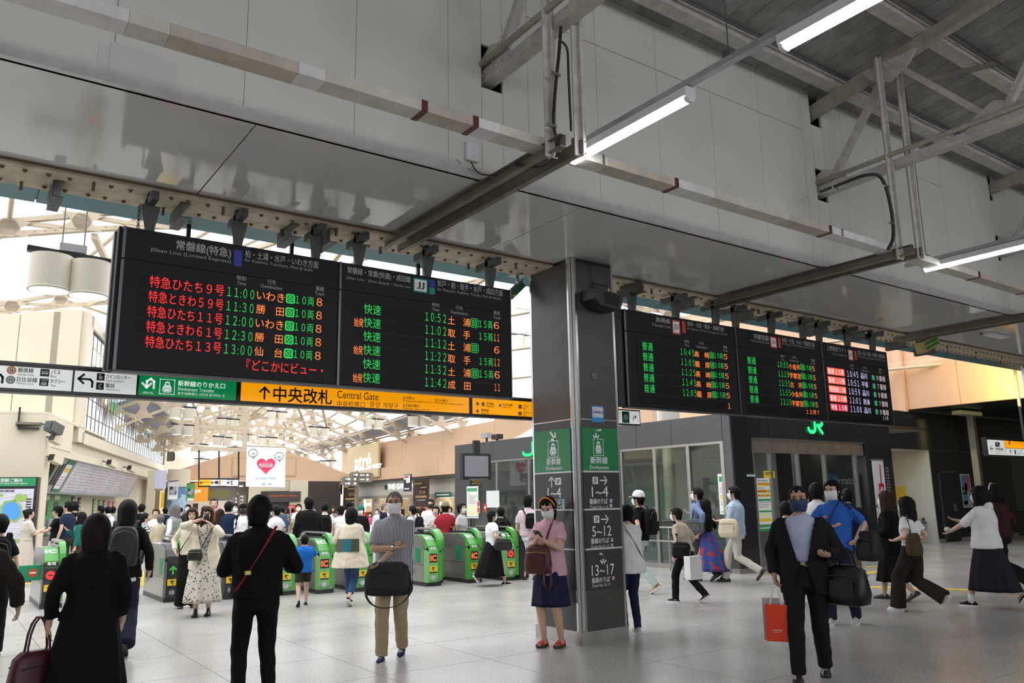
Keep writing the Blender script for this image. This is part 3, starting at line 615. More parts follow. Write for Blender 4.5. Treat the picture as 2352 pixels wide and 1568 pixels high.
def led_rows(s, rows, dz, items):
    """items: (column key, xl, yl, xr, yr, h) of the first row in photo measures"""
    for it in items:
        key, xl, yl, xr, yr, hp, m = it[:7]; a, b = s.uv(xl, yl); c, d = s.uv(xr, yr); h = s.uv(xl, yl-hp/2)[1]-s.uv(xl, yl+hp/2)[1]
        for i, r in enumerate(rows):
            v = r.get(key)
            if not v: continue
            zz = (b+d)/2-dz*i
            if v == '#' or v == '%':
                w = (c-a); m1 = m
                if v == '#':
                    s.poly([(a+w*.15, zz-h/2), (a+w*.85, zz-h/2), (c, zz-h*.35), (c, zz+h*.35), (a+w*.85, zz+h/2), (a+w*.15, zz+h/2), (a, zz+h*.35), (a, zz-h*.35)], m1, 'reserved_symbol')
                    s.line([(a+w*.22, zz-h*.3), (c-w*.22, zz-h*.3), (c-w*.22, zz+h*.3), (a+w*.22, zz+h*.3), (a+w*.22, zz-h*.3), (c-w*.22, zz+h*.3)], w*.06, mSlot, 'reserved_symbol', 1.6); s.line([(a+w*.22, zz+h*.3), (c-w*.22, zz-h*.3)], w*.06, mSlot, 'reserved_symbol', 1.6)
                else:
                    s.line([(a+w*.15, zz-h/2), (a+w*.85, zz-h/2), (c, zz-h*.35), (c, zz+h*.35), (a+w*.85, zz+h/2), (a+w*.15, zz+h/2), (a, zz+h*.35), (a, zz-h*.35), (a+w*.15, zz-h/2)], w*.07, m1, 'reserved_symbol')
                    s.line([(a+w*.22, zz-h*.3), (c-w*.22, zz-h*.3), (c-w*.22, zz+h*.3), (a+w*.22, zz+h*.3), (a+w*.22, zz-h*.3), (c-w*.22, zz+h*.3)], w*.07, m1, 'reserved_symbol'); s.line([(a+w*.22, zz+h*.3), (c-w*.22, zz-h*.3)], w*.07, m1, 'reserved_symbol')
                continue
            FW_ = str.maketrans('0123456789', '０１２３４５６７８９')
            if isinstance(v, tuple): v, fa, fb = v; v = v.translate(FW_); s.text(v, a+(c-a)*fa, a+(c-a)*fb, zz, h, m, .0, part='led_text')
            else:
                w1 = .30 if v in '456789' else 0
                s.text(v.translate(FW_), a, c, zz, h, m, .0, part='led_text')
def slots(t, s, n, xl, xr, yl, yr, dz, h):
    a, b = s.uv(xl, yl); c, d = s.uv(xr, yr); z = (b+d)/2
    for i in range(n): box('led_row', (a, BY-.002, z-dz*i-h/2), (c, BY+.002, z-dz*i+h/2), mSlot, t)
def dzof(s, x, y, dy): return s.uv(x, y)[1]-s.uv(x, y+dy)[1]
def heads(s, L):
    for a in L: s.ptext(a[0], a[1], a[2], a[3], a[4], a[5], mGreyT, .006, 'column_heading')
# board 1
t, s = board(BX[0], BX[1], 'large left departure board with red limited express rows', True)
s2 = Sign((0, BY-.002, 0), (1, 0, 0), (0, 0, 1), .0015)
dz = dzof(s, 350, 648, 34.4); slots(t, s, 6, 318, 743, 645, 697, dz, dz*.80)
rows = [dict(n='特急ひたち９号', t='11:00', d='いわき', b='#', c='10両', k='8'), dict(n='特急ときわ59号', t='11:30', d='勝　田', b='#', c='10両', k='8'), dict(n='特急ひたち11号', t='12:00', d='いわき', b='#', c='10両', k='8'),
        dict(n='特急ときわ61号', t='12:30', d='勝　田', b='#', c='10両', k='8'), dict(n='特急ひたち13号', t='13:00', d='仙　台', b='#', c='10両', k='8')]
led_rows(s2, rows, dz, [('n', 343.5, 647, 515, 666, 27, lR), ('t', 522, 670, 584, 676, 22, lG), ('d', 590, 678, 653, 684, 21, lO), ('b', 656.5, 685.5, 677.5, 686.5, 22, lG), ('c', 679, 689, 721, 692.6, 20, lG), ('k', 727, 693, 740, 694.5, 18, lO)])
s2.ptext('『どこかにビュー・', 566, 835, 741.5, 852, 24, lR, part='led_text')
s.ptext('常磐線(特急)', 404.8, 566, 530.6, 580, 25, mGreyT, .012); s.ptext('Jōban Line (Limited Express)', 345, 576.5, 530.6, 598, 11, mGreyT); s.prect(538.4, 572.6, 554.4, 613, mBlue)
s.ptext('柏・土浦・水戸・いわき方面', 563, 585, 731, 606, 17, mGreyT, .008); s.ptext('for Kashiwa, Tsuchiura, Mito & Iwaki', 562, 600, 718, 618, 8, mGreyT)
heads(s, [('時刻', 544, 638, 565, 639, 11), ('Time', 544, 650, 565, 651.5, 8), ('行先', 614, 647, 634, 648, 11), ('Destination', 599, 656.5, 648, 662, 8), ('番線', 725, 662, 744, 663.5, 11), ('Track', 723, 673, 745, 675, 8)])
s.done(t); s2.done(t)
# board 2
t, s = board(BX[1], BX[2], 'left departure board with green rapid train rows beside the column', False, True)
dz = dzof(s, 1010, 729, 29.4); slots(t, s, 6, 814.5, 1150, 706, 757.5, dz, dz*.80)
R = dict; rows = [R(n='快速', t='10:52', d='土　浦', b='%', c='15両', k='6'), R(f='始発', n='快速', t='11:02', d='取　手', c='15両', k='11'), R(n='快速', t='11:12', d='土　浦', b='%', k='6'), R(f='始発', n='快速', t='11:22', d='取　手', c='15両', k='12'), R(n='快速', t='11:32', d='土　浦', b='%', c='15両', k='6'), R(f='始発', n='快速', t='11:42', d='成　田', k='11')]
led_rows(s2, rows, dz, [('f', 814, 708, 835, 710, 20, lO), ('n', 836, 708.5, 875, 713, 23, lG), ('t', 977, 727, 1024.5, 731.5, 20, lG), ('d', 1028.6, 735, 1079.6, 741, 19, lO), ('b', 1081, 741.5, 1098, 742.5, 20, lG), ('c', 1100, 744, 1131, 747, 18, lG), ('k', 1134, 746.5, 1146, 748, 16, lO)])
s.ptext('常磐線・常磐(快速)・成田線', 798, 621, 943, 643, 17, mGreyT, .008); s.ptext('Jōban Line・Jōban (Rapid)・Narita Line', 795.6, 637.5, 943, 660, 8, mGreyT)
s.prect(949.4, 637, 982, 674, mTealP); s.prect(952, 640.5, 979.5, 670.5, mWhite, k=1.6); s.ptext('JJ', 957, 655, 974.5, 657, 16, mSignBlk, .02, k=2.2); s.prect(985.4, 641.5, 998.8, 659, mBlue); s.prect(985.4, 659, 998.8, 677, mTealP)
s.ptext('松戸・柏・取手・水戸・成田方面', 1004.5, 650, 1154.4, 673, 15, mGreyT, .008); s.ptext('for Matsudo, Kashiwa, Toride, Mito & Narita', 1004.5, 664, 1150, 686, 7, mGreyT)
heads(s, [('時刻', 992, 699.5, 1008.6, 700.5, 9), ('Time', 992, 710, 1008.6, 711, 7), ('行先', 1046.5, 706.5, 1062.6, 707.5, 9), ('Destination', 1035, 716, 1073.6, 720.5, 7), ('番線', 1133.5, 718, 1148, 719, 9), ('Track', 1132.5, 728.5, 1149.5, 730, 7)])
s.done(t); s2.done(t)
# board 3
t, s = board(BX2[0], BX2[1], 'first right departure board with green local rows beside the column', True)
dz = dzof(s, 1578, 808.8, 22.9); slots(t, s, 6, 1461, 1670, 790, 824, dz, dz*.80)
rows = [R(n='普通', t=x, d=y, b='%', c=z, k='5') for x, y, z in (('10:45', '高　崎', '15両'), ('11:05', '籠　原', '10両'), ('11:25', '高　崎', '15両'), ('11:45', '高　崎', '15両'), ('12:05', '籠　原', '15両'))]
led_rows(s2, rows, dz, [('n', 1474.6, 793.5, 1499, 797, 19, lG), ('t', 1563, 806.5, 1594, 811, 15, lG), ('d', 1595, 811.5, 1628.5, 817, 14, lO), ('b', 1629.5, 815, 1639, 816.5, 14, lG), ('c', 1640.5, 816, 1660, 818.5, 13, lG), ('k', 1662, 818.5, 1670, 820, 12, lO)])
s2.ptext('１', 1672, 932, 1677.5, 932, 12, lO, part='led_text')
s.ptext('高崎線', 1506, 733, 1539, 738.5, 12, mGreyT, .012); s.ptext('Takasaki Line', 1497, 744, 1540, 751.5, 7, mGreyT)
def ju(s, xa, ya, xb, yb, xc, xd, yc, yd):
    s.prect(xa, ya, xb, yb, mRedP); w = (xb-xa)*.12; s.prect(xa+w, ya+w*1.6, xb-w, yb-w*1.6, mWhite, k=1.6); s.ptext('JU', xa+2.3*w, (ya+yb)/2, xb-2.3*w, (ya+yb)/2+.6, (yb-ya)*.42, mSignBlk, .012, k=2.2); s.prect(xc, yc, xd, yd, mRedP)
ju(s, 1543, 733.5, 1563, 769, 1566, 1575, 737, 765)
s.ptext('赤羽・大宮・熊谷・高崎方面', 1578, 742, 1662, 757, 11, mGreyT, .008); s.ptext('for Akabane, Omiya, Kumagaya & Takasaki', 1578, 753, 1670, 770, 5.5, mGreyT)
heads(s, [('時刻', 1572, 783.5, 1582, 784, 7), ('Time', 1572, 792, 1582.5, 793, 5), ('行先', 1606, 787.5, 1616.6, 788.5, 7), ('Destination', 1599, 795, 1624, 799, 5), ('番線', 1661, 796.5, 1670, 797.5, 7), ('Track', 1660, 804.5, 1671, 805.5, 5)])
s.done(t); s2.done(t)
# board 4
t, s = board(BX2[1], BX2[2], 'middle right departure board above the green railway letters')
dz = dzof(s, 1800, 837, 21); slots(t, s, 6, 1708, 1872, 822, 850, dz, dz*.80)
rows = [R(n='普通', t=x, d=y, b='%', c='15両', k='5') for x, y in (('10:55', '小金井'), ('11:16', '宇都宮'), ('11:35', '古　河'), ('11:55', '小金井'), ('12:15', '宇都宮'))]
led_rows(s2, rows, dz, [('n', 1716, 826, 1735.6, 829, 17, lG), ('t', 1786, 835, 1810, 839.5, 13.5, lG), ('d', 1811.5, 840, 1837.4, 844, 13, lO), ('b', 1838.3, 842.5, 1846.5, 843.5, 13, lG), ('c', 1847.3, 844, 1863.6, 846.5, 12, lG), ('k', 1865.5, 846.5, 1871, 847.5, 11, lO)])
s2.ptext('１２月７', 1852, 945, 1881.5, 948, 10, lO, part='led_text')
s.ptext('宇都宮線', 1730.6, 771, 1765.4, 778, 12, mGreyT, .012); s.ptext('Utsunomiya Line', 1724.6, 781, 1766, 789, 6.5, mGreyT); ju(s, 1768, 772, 1785, 800, 1786.5, 1794, 775, 799)
s.ptext('赤羽・大宮・小山・宇都宮方面', 1796, 779, 1870.5, 793, 10.5, mGreyT, .008); s.ptext('for Akabane, Omiya, Oyama & Utsunomiya', 1796, 788, 1870, 802, 5, mGreyT)
heads(s, [('時刻', 1793, 817.5, 1801, 818, 6), ('Time', 1793, 825, 1801, 826, 4.5), ('行先', 1819, 820, 1828, 821, 6), ('Destination', 1814, 827, 1834, 830, 4.5), ('番線', 1863, 827, 1871, 828, 6), ('Track', 1862, 834, 1872, 835, 4.5)])
s.done(t); s2.done(t)
# board 5
t, s = board(BX2[2], BX2[3], 'last right departure board with red tags and violet-white rows', False, True)
dz = dzof(s, 1960, 859, 19.7); slots(t, s, 6, 1896, 2036, 853, 874, dz, dz*.84)
data = [('普通 15両', '10:45', '品川', '9番線'), ('普通 15両', '10:51', '平塚', '7番線'), ('特別快速15両', '10:59', '品川', '9番線'), ('普通 10両', '11:01', '熱海', '7番線'), ('特急 10両', '11:08', '品川', '9番線')]
a, b = s2.uv(1899.5, 850.5); c, d = s2.uv(1939.5, 856.5); zc = (b+d)/2; hh = dz*.40
for i in range(5):
    s2.rect(a, zc-dz*i-hh, c, zc-dz*i+hh, lCR if i == 4 else lRT, 'service_tag')
rows = [R(n=(q[0], 0.05, .95), t=q[1], d=q[2], b='#', k=q[3]) for q in data]
s3 = Sign((0, BY-.0035, 0), (1, 0, 0), (0, 0, 1), .0015)
led_rows(s3, rows, dz, [('n', 1899.5, 850.5, 1939.5, 856.5, 13, lWh), ('t', 1945.5, 857, 1970.8, 861.5, 14, lW), ('d', 1977, 862, 1991.6, 865, 13, lW), ('b', 2002.6, 866.5, 2008.6, 867.5, 11, lGr), ('k', 2013, 867.5, 2033, 871, 13, lPk)])
s2.ptext('１２月', 2031-3, 959.5, 2043-3, 961, 8, lPk, part='led_text')
s.ptext('上野東京ライン', 1898.5, 796.5, 1944, 807, 11, mGreyT, .008); s.ptext('Ueno-Tokyo Line', 1912.7, 812, 1945.5, 818.5, 5.5, mGreyT); ju(s, 1947, 802, 1960.4, 828, 1961.8, 1968.5, 805, 827)
s.ptext('東京・品川・横浜・小田原・熱海方面', 1970, 808, 2032, 820, 10, mGreyT, .006); s.ptext('for Tokyo, Shinagawa, Yokohama, Odawara & Atami', 1970, 817, 2033, 830, 4.5, mGreyT)
heads(s, [('時刻', 1953, 839, 1960, 840, 5), ('Time', 1953, 846, 1960, 847, 4), ('行先', 1982, 844, 1990, 845, 5), ('Destination', 1978, 850, 1995, 853, 4), ('番線', 2018, 848, 2025, 849, 5), ('Track', 2017, 855, 2025, 856, 4)])
s.done(t); s2.done(t); s3.done(t)
# ------------------------------------------------------------------ long hanging direction sign behind the boards
SY = 8.3
def XS(px, py): return P(px, py, 1, SY)
z0, z1 = 2.640, 2.835
t = thing('direction_sign', 'long backlit white, green and orange central gate sign hanging under the left boards', 'sign', (3, SY, 2.7))
xe = XS(1224, 925)[0]+.25
box('frame', (-1.2, SY+.004, z0-.035), (xe, SY+.14, z1+.04), mDark, t)
for nm, a, b, m in (('white_panel', -1.2, XS(166, 870)[0], mBackW), ('white_panel', XS(171, 870)[0], XS(314.5, 870)[0], mBackW), ('green_panel', XS(318.5, 890)[0], XS(543, 890)[0], mBackG), ('orange_panel', XS(553.5, 900)[0], XS(1077.5, 940)[0], mBackO), ('orange_panel', XS(1085.5, 940)[0], xe, mBackO)):
    box(nm, (a, SY, z0), (b, SY+.005, z1), m, t)
box('top_edge', (-1.2, SY-.006, z1+.025), (xe, SY+.01, z1+.045), mDarkG, t)
for x in (1.9, 3.0, 4.6): box('hanger_rod', (x-.02, SY+.05, z1+.04), (x+.02, SY+.09, 4.45), mDark, t)
s = Sign((0, SY, 0), (1, 0, 0), (0, 0, 1), .002); K = mBlack; mK2 = mBackT
mOr = mat('metro_orange', (.85, .22, .02), .4); mGy = mat('metro_grey', (.32, .32, .33), .4); mNv = mat('navy_ring', (.02, .03, .15), .4)
def circ(px, py, r, m, ch):
    a, b = s.uv(px, py); s.disc(a, b, r, m, 'line_symbol'); s.disc(a, b, r*.62, mWhite, 'line_symbol', 1.5); s.text(ch, a-r*.33, a+r*.33, b, r*.66, K, .03, part='line_symbol', k=2)
circ(26.5, 850, .037, mOr, 'G'); circ(24.3, 872, .037, mGy, 'H')
def bus(a, b, w, h):
    s.rect(a-w, b-h, a+w, b+h, K, 'bus_symbol'); s.rect(a-w*.7, b-h*.35, a+w*.7, b+h*.4, mWhite, 'bus_symbol', 1.5)
    for k in range(4): s.rect(a-w*.6+k*w*.32, b+h*.02, a-w*.36+k*w*.32, b+h*.28, K, 'bus_symbol', 2)
    for k in (-.42, .42): s.disc(a+w*k, b-h*.38, w*.14, mWhite, 'bus_symbol', 1.6, 12)
def taxi(a, b, w, h):
    s.rect(a-w, b-h, a+w, b+h, K, 'taxi_symbol'); s.text('TAXI', a-w*.7, a+w*.7, b+h*.62, h*.42, mWhite, .02, part='taxi_symbol', k=1.5)
    s.poly([(a-w*.6, b-h*.75), (a+w*.6, b-h*.75), (a+w*.6, b-h*.25), (a+w*.35, b+h*.2), (a-w*.35, b+h*.2), (a-w*.6, b-h*.25)], mWhite, 'taxi_symbol', 1.5); s.rect(a-w*.3, b-h*.2, a+w*.3, b+h*.1, K, 'taxi_symbol', 2)
a, b = s.uv(103, 855.7); bus(a, b, .036, .034); a, b = s.uv(101, 877.4); taxi(a, b, .036, .034)
a, b = s.uv(1194.5, 933.7); bus(a, b, .024, .024); a, b = s.uv(1194.5, 949.5); taxi(a, b, .024, .024)
for L in (('銀座線', 41.3, 848.8, 77, 851.2, 11, .01), ('Ginza Line', 41, 858.6, 78, 861, 6, 0), ('日比谷線', 38.8, 870.3, 85.5, 873, 11, .01), ('Hibiya Line', 38, 880.2, 77, 882, 6, 0), ('バス', 118, 853.7, 139, 855.3, 10, .01), ('Bus', 116.6, 863.5, 129, 864, 6, 0), ('タクシー', 115.3, 874.5, 149.5, 876.8, 9, .01), ('Taxi', 115.3, 884.6, 128, 885.3, 6, 0),
          ('コインロッカー', 243.6, 864.2, 299, 867.8, 9, .01), ('Coin Lockers', 242.9, 873.2, 285, 876, 6, 0), ('電話', 242.3, 884.5, 263, 885.8, 10, .01), ('Telephone', 242.3, 894, 275, 896.5, 6.5, 0)):
    s.ptext(L[0], L[1], L[2], L[3], L[4], L[5], K, L[6])
def turn(px, py, sz, m, flip=1):
    a, b = s.uv(px, py); s.line([(a+sz*.5, b-sz*.5), (a+sz*.5, b-sz*.1), (a+sz*.35, b+sz*.08), (a-sz*.4, b+sz*.1)], sz*.16, m, 'arrow'); s.line([(a-sz*.12, b+sz*.45), (a-sz*.48, b+sz*.1), (a-sz*.12, b-sz*.25)], sz*.16, m, 'arrow')
turn(196, 873, .12, K); turn(-12, 862, .12, K)
a, b = s.uv(231.3, 865.3); s.rect(a-.033, b-.034, a+.033, b+.034, K, 'locker_symbol'); s.rect(a-.016, b-.022, a+.016, b+.006, mWhite, 'locker_symbol', 1.5); s.rect(a-.016, b+.012, a+.002, b+.024, mWhite, 'locker_symbol', 1.5)
a, b = s.uv(229.5, 886.5); s.rect(a-.033, b-.034, a+.033, b+.034, K, 'phone_symbol'); s.line([(a+.008, b+.018), (a-.008, b+.010), (a-.008, b-.010), (a+.008, b-.018)], .010, mWhite, 'phone_symbol', 1.5)
a, b = s.uv(341, 880); s.line([(a+.05, b-.045), (a+.05, b+.02), (a+.02, b+.045), (a-.015, b+.02), (a-.015, b-.03)], .02, mK2, 'arrow'); s.line([(a-.055, b+.0), (a-.015, b-.042), (a+.025, b+.0)], .02, mK2, 'arrow')
s.ptext('(改札内)', 328, 900.8, 351.5, 903, 6, mK2); a, b = s.uv(384, 888); train(s, a, b, .068, .072, mK2, mBackG)
s.ptext('新幹線のりかえ口', 409, 878.5, 516.6, 887.3, 13, mK2, .012); s.ptext('Shinkansen Transfer', 408, 891.5, 492, 898.3, 8, mK2); s.ptext('新干线换乘口 신칸센 갈아타는 곳', 408, 901.8, 516, 910, 6.5, mK2)
a, b = s.uv(607.6, 902.5); s.arrow(a, b, .125, PI/2, K, .15)
s.ptext('中央改札', 628, 903.8, 762, 912.6, 34, K, .012); s.ptext('Central Gate', 774.7, 904.8, 869, 911.5, 17, K); s.ptext('中央检票口', 774, 926.3, 837.5, 930.2, 14, K); s.ptext('중앙 개찰구', 848.7, 927.5, 915, 933, 13, K)
for px, pa, pb in ((927.3, 909.7, 921.3), (927, 927.3, 938.5), (1000.6, 914.8, 926)): s.prect(px-.7, pa, px+.7, pb, K, 'bar')
for L in (('浅草口', 931, 913.3, 950.5, 914.7, 6.5), ('Asakusa Exit', 931, 920.8, 956, 922, 3.5), ('浅草出口 아사쿠사 출구', 958, 922.3, 994.6, 924.2, 3), ('正面玄関口', 930.3, 930.5, 962.8, 932.7, 7), ('Main Exit', 930.3, 938, 948.5, 939, 3.5), ('正面出口 정면 현관 출구', 951, 939.4, 988, 941.3, 3),
          ('広小路口', 1003.6, 918.7, 1028.6, 920.4, 6.5), ('Hirokoji Exit', 1003.6, 925.6, 1026, 927, 3.5), ('广小路出口 히로코지 출구', 1028, 927.4, 1065, 929.2, 3), ('京成線', 1116.6, 926.3, 1134, 927.5, 6.5), ('Keisei Line', 1116.6, 932.4, 1135, 933.6, 3.5),
          ('日比谷線', 1155, 928.6, 1177, 930, 6.5), ('Hibiya Line', 1155, 935, 1174, 936.2, 3.5), ('銀座線', 1104.8, 941.5, 1122.4, 942.6, 6.5), ('Ginza Line', 1104.5, 947.7, 1122.8, 948.8, 3.5), ('バス', 1201.8, 931.7, 1212, 932.3, 6.5), ('Bus', 1201.8, 938, 1208, 938.4, 3.5), ('タクシー', 1201.8, 947.3, 1221.5, 948.6, 6.5), ('Taxi', 1201.8, 953.8, 1208, 954.2, 3.5)):
    s.ptext(L[0], L[1], L[2], L[3], L[4], L[5], K, .004)
circ(1096.7, 926.8, .021, mNv, 'KS'); circ(1096.7, 943.7, .021, mOr, 'G'); circ(1148.5, 930.7, .021, mGy, 'H')
a, b = s.uv(1109.4, 928); s.rect(a-.018, b-.022, a+.018, b+.022, K, 'plane_symbol'); s.poly([(a, b+.018), (a+.003, b+.006), (a+.014, b-.002), (a+.014, b-.006), (a+.003, b-.002), (a+.002, b-.012), (a+.006, b-.016), (a-.006, b-.016), (a-.002, b-.012), (a-.003, b-.002), (a-.014, b-.006), (a-.014, b-.002), (a-.003, b+.006)], mWhite, 'plane_symbol', 1.6)
s.done(t)
# small office sign right of the column (same hanging line)
a = P(1414, 941, 1, SY); b = P(1470.5, 974, 1, SY)
t = thing('office_sign', 'small white ticket office sign with a seated figure right of the column', 'sign', a)
box('frame', (CX1+.25, SY+.003, b[2]-.018), (b[0]+.01, SY+.1, a[2]+.018), mDark, t); box('white_panel', (CX1+.25, SY, b[2]), (b[0]-.005, SY+.004, a[2]), mBackW, t)
MB().box((CX1+.3, SY+.03, a[2]+.018), (CX1+.34, SY+.07, 4.45)).build('hanger_rod', mDark, t)
s = Sign((0, SY, 0), (1, 0, 0), (0, 0, 1), .002); s.prect(1428, 944, 1446, 971.5, MATS['sign_green'], 'seat_symbol'); u, v = s.uv(1437, 957.5); s.disc(u, v, .042, mWhite, 'seat_symbol', 1.5)
s.line([(u+.008, v+.006), (u-.006, v-.014), (u+.006, v-.016), (u+.0, v-.03)], .010, mGreen, 'seat_symbol', 2); s.disc(u+.014, v+.02, .007, mGreen, 'seat_symbol', 2, 12); s.line([(u-.018, v-.024), (u-.012, v-.026), (u+.016, v-.018)], .004, mGreen, 'seat_symbol', 2)
s.ptext('窓口', 1415, 947.5, 1425, 948.5, 6, K); s.ptext('Office', 1415, 954.5, 1425, 955.5, 4, K); s.ptext('售票处', 1415, 961, 1425, 961.5, 3, K)
u, v = s.uv(1457, 959); s.line([(u-.025, v-.04), (u-.025, v-.005), (u-.005, v+.012), (u+.03, v+.012)], .011, K, 'arrow'); s.line([(u+.008, v+.036), (u+.034, v+.012), (u+.008, v-.012)], .011, K, 'arrow'); s.done(t)
# camera on the teal fascia
p = P(1190, 655, 2, 4.25); t = thing('security_camera', 'grey surveillance camera on the teal fascia beside the column', 'camera', (p[0], 8.15, 4.4))
q = P(1188, 625, 2, 4.45); box('junction_box', (q[0]-.09, q[1]-.09, 4.40), (q[0]+.09, q[1]+.09, 4.458), mGalv, t)
c = P(1184, 668, 1, q[1]); MB().tube([(q[0], q[1], 4.40), (q[0], q[1], 4.32), (q[0]+.03, q[1], 4.26), (c[0]+.02, q[1], c[2]+.04)], .022, 8).build('arm', mGalv, t, smooth=True)
M_ = Matrix.Translation(Vector(c)) @ Matrix.Rotation(-.75, 4, 'Y')
MB().cbox((0, 0, 0), (.30, .09, .085), M_).build('camera_body', mDarkG, t, bevel=.008); MB().cbox((.02, -.05, 0), (.20, .004, .03), M_).build('green_label', mGreen, t); MB().cbox((-.10, -.05, -.02), (.05, .004, .03), M_).build('yellow_label', mYellow, t); MB().cbox((0, 0, .05), (.34, .11, .01), M_).build('sun_hood', mDarkG, t)
# ------------------------------------------------------------------ ticket gates
mGateG = mat('gate_green', (.07, .30, .05), .3); mGateL = mat('gate_pale_green', (.16, .42, .14), .35); mGateS = mat('gate_steel', (.50, .49, .45), .30, .85, noise=.12, nscale=3)
mGlassD = mat('gate_smoked', (.02, .022, .024), .08); mFlap = mat('flap_green', (.0, .22, .08), .4); mStick = mat('sticker_yellow', (.75, .50, .01), .4)
lIC = led('gate_red_led', (1, .10, .03), 1.3); lStop = led('gate_stop', (1, .02, .02), 1.5); lBlue = led('reader_blue', (.25, .28, .9), .7); lArr = led('gate_green_arrow', (.05, .55, .05), .6)
def gate(x, y, w, kind, num, label, L=1.7, dark=False):
    """x: left edge of the front; passage runs in +Y; thin arched fence stands on its right side"""
    t = thing('ticket_gate', label, 'ticket gate', (x+w/2, y+L/2, 0), 0, 'row of ticket gates')
    a = x+w*.72; X = lambda pts, x0, x1: MB().prism([(x0, q[0], q[1]) for q in pts], (0, 0, 0), (x1-x0, 0, 0))
    MB().box((x-.01, y+.05, 0), (x+w+.01, y+L-.05, .07)).build('base', mDark, t)
    X([(y+.18, .07), (y+.18, .86), (y+.4, .93), (y+L-.4, .93), (y+L-.1, .85), (y+L, .7), (y+L, .07)], x, a-.004).build('body', mGateS, t)
    front = mDark if kind == 'arrow' else mGateG
    pr = [(y+.03, .07), (y, .14), (y, .62), (y+.03, .74), (y+.12, .85), (y+.26, .935), (y+.55, .945), (y+.55, .90), (y+.30, .86), (y+.18, .70), (y+.18, .07)]
    X(pr[:3]+[(y, .635), (y+.02, .72), (y+.18, .66), (y+.18, .07)], x+.004, a-.008).build('front_panel', mDark if (kind == 'arrow' or dark) else mGateL if num % 2 else mGateG, t)
    X([(y+.001, .64), (y+.03, .745), (y+.12, .85), (y+.26, .935), (y+.55, .945), (y+.55, .90), (y+.30, .86), (y+.18, .70)], x+.004, a-.008).build('front_cover', front, t)
    arc = [(y+.0, .10), (y+.0, .72)]+[(y+.30-.30*math.cos(q), .74+.30*math.sin(q)) for q in np.linspace(.15, PI/2, 7)]+[(y+L-.35, 1.04)]+[(y+L-.35+.3*math.sin(q), .74+.30*math.cos(q)) for q in np.linspace(.2, PI/2, 5)]+[(y+L-.05, .1)]
    inner = [(y+.07, .10)]+[(y+.32-.25*math.cos(q), .73+.25*math.sin(q)) for q in np.linspace(.15, PI/2, 7)]+[(y+L-.37, .98)]+[(y+L-.37+.24*math.sin(q), .73+.25*math.cos(q)) for q in np.linspace(.2, PI/2, 5)]+[(y+L-.12, .1)]
    X(inner, a+.01, x+w-.012).build('smoked_panel', mGlassD, t)
    n1 = 9
    e = MB()
    for i in range(n1-1):
        p0, p1 = arc[i], arc[i+1]; q0, q1 = inner[min(max(i-1, 0), 6)], inner[min(i, 7)]
        e.prism([(a-.004, *p0), (a-.004, *p1), (a-.004, *q1), (a-.004, *q0)] if i else [(a-.004, *p0), (a-.004, *p1), (a-.004, y+.07, .73), (a-.004, y+.07, .1)], (0, 0, 0), (x+w-a+.006, 0, 0))
    e.build('arch_edge', mGateG, t)
    r = MB()
    for i in range(8, len(arc)-1): r.bar((x+w*.86, *arc[i]), (x+w*.86, *arc[i+1]), w*.2, .03, (0, 1, 0) if i > 9 else (0, 0, 1))
    r.build('arch_rail', mStain, t)
    box('lower_side', (a-.004, y+.1, .07), (x+w, y+L-.1, .60), mGateS, t)
    box('flap_slot', (x-.004, y+.32, .42), (x+.002, y+.52, .70), mFlap, t); box('flap_slot', (x-.004, y+1.15, .42), (x+.002, y+1.35, .70), mFlap, t)
    box('seam', (x-.001, y+.2, .385), (x+.001, y+L-.02, .392), mDark, t)
    s = Sign((0, y-.001, 0), (1, 0, 0), (0, 0, 1), .002); fw = a-.012-x; c = x+.002+fw/2
    s.rect(x+fw*.12, .44, x+fw*.92, .60, mBlack, 'display')
    if kind == 'ic': s.text('IC', x+fw*.2, x+fw*.82, .52, .10, lIC, .05, part='display_text', k=2)
    elif kind == 'stop': s.disc(c, .52, fw*.33, lStop, 'display_text', 2); s.rect(c-fw*.2, .51, c+fw*.2, .53, mBlack, 'display_text', 3)
    else: s.arrow(c, .52, .12, PI/2, lArr, .22, 'display_text', 2)
    s.rect(x+fw*.12, .27, x+fw*.92, .375, mStick, 'sticker'); s.line([(c-.02, .355), (c+.01, .335), (c-.01, .31), (c+.02, .29)], .014, mBlack, 'sticker', 2); s.line([(c-.04, .33), (c+.04, .345)], .012, mBlack, 'sticker', 2); s.rect(x+fw*.12, .245, x+fw*.92, .265, mBlack, 'sticker')
    s.disc(c, .16, fw*.26, mGreyT if kind != 'arrow' else mDarkG, 'number_plate'); s.text(str(num), c-fw*.14, c+fw*.14, .16, .045, mWhite, .02, part='number_plate', k=2)
    s.done(t)
    if kind != 'arrow':
        d = Vector((0, .14, .085)).normalized(); nn = Vector((0, -.085, .14)).normalized()
        s = Sign((0, y+.12, .85), (1, 0, 0), d, .004); s.text('IC', x+fw*.1, x+fw*.9, .06, .085, mWhite, .06, part='gate_lettering')
        s.done(t); s = Sign((0, y+.0, .64), (1, 0, 0), Vector((0, .03, .105)).normalized(), .004); s.text('専用', x+fw*.22, x+fw*.8, .06, .05, mWhite, .02, part='gate_lettering'); s.done(t)
    s = Sign((0, y+.26, .9365), (1, 0, 0), (0, 1, 0), .003); s.disc(c, .14, fw*.36, lBlue, 'card_reader', ry=.09); s.done(t)
    s = Sign((a+(x+w-a)/2, y-.006, 0), (1, 0, 0), (0, 0, 1), .002); s.rect(-.018, .62, .018, .66, mBlack, 'sticker'); s.done(t)
    return t
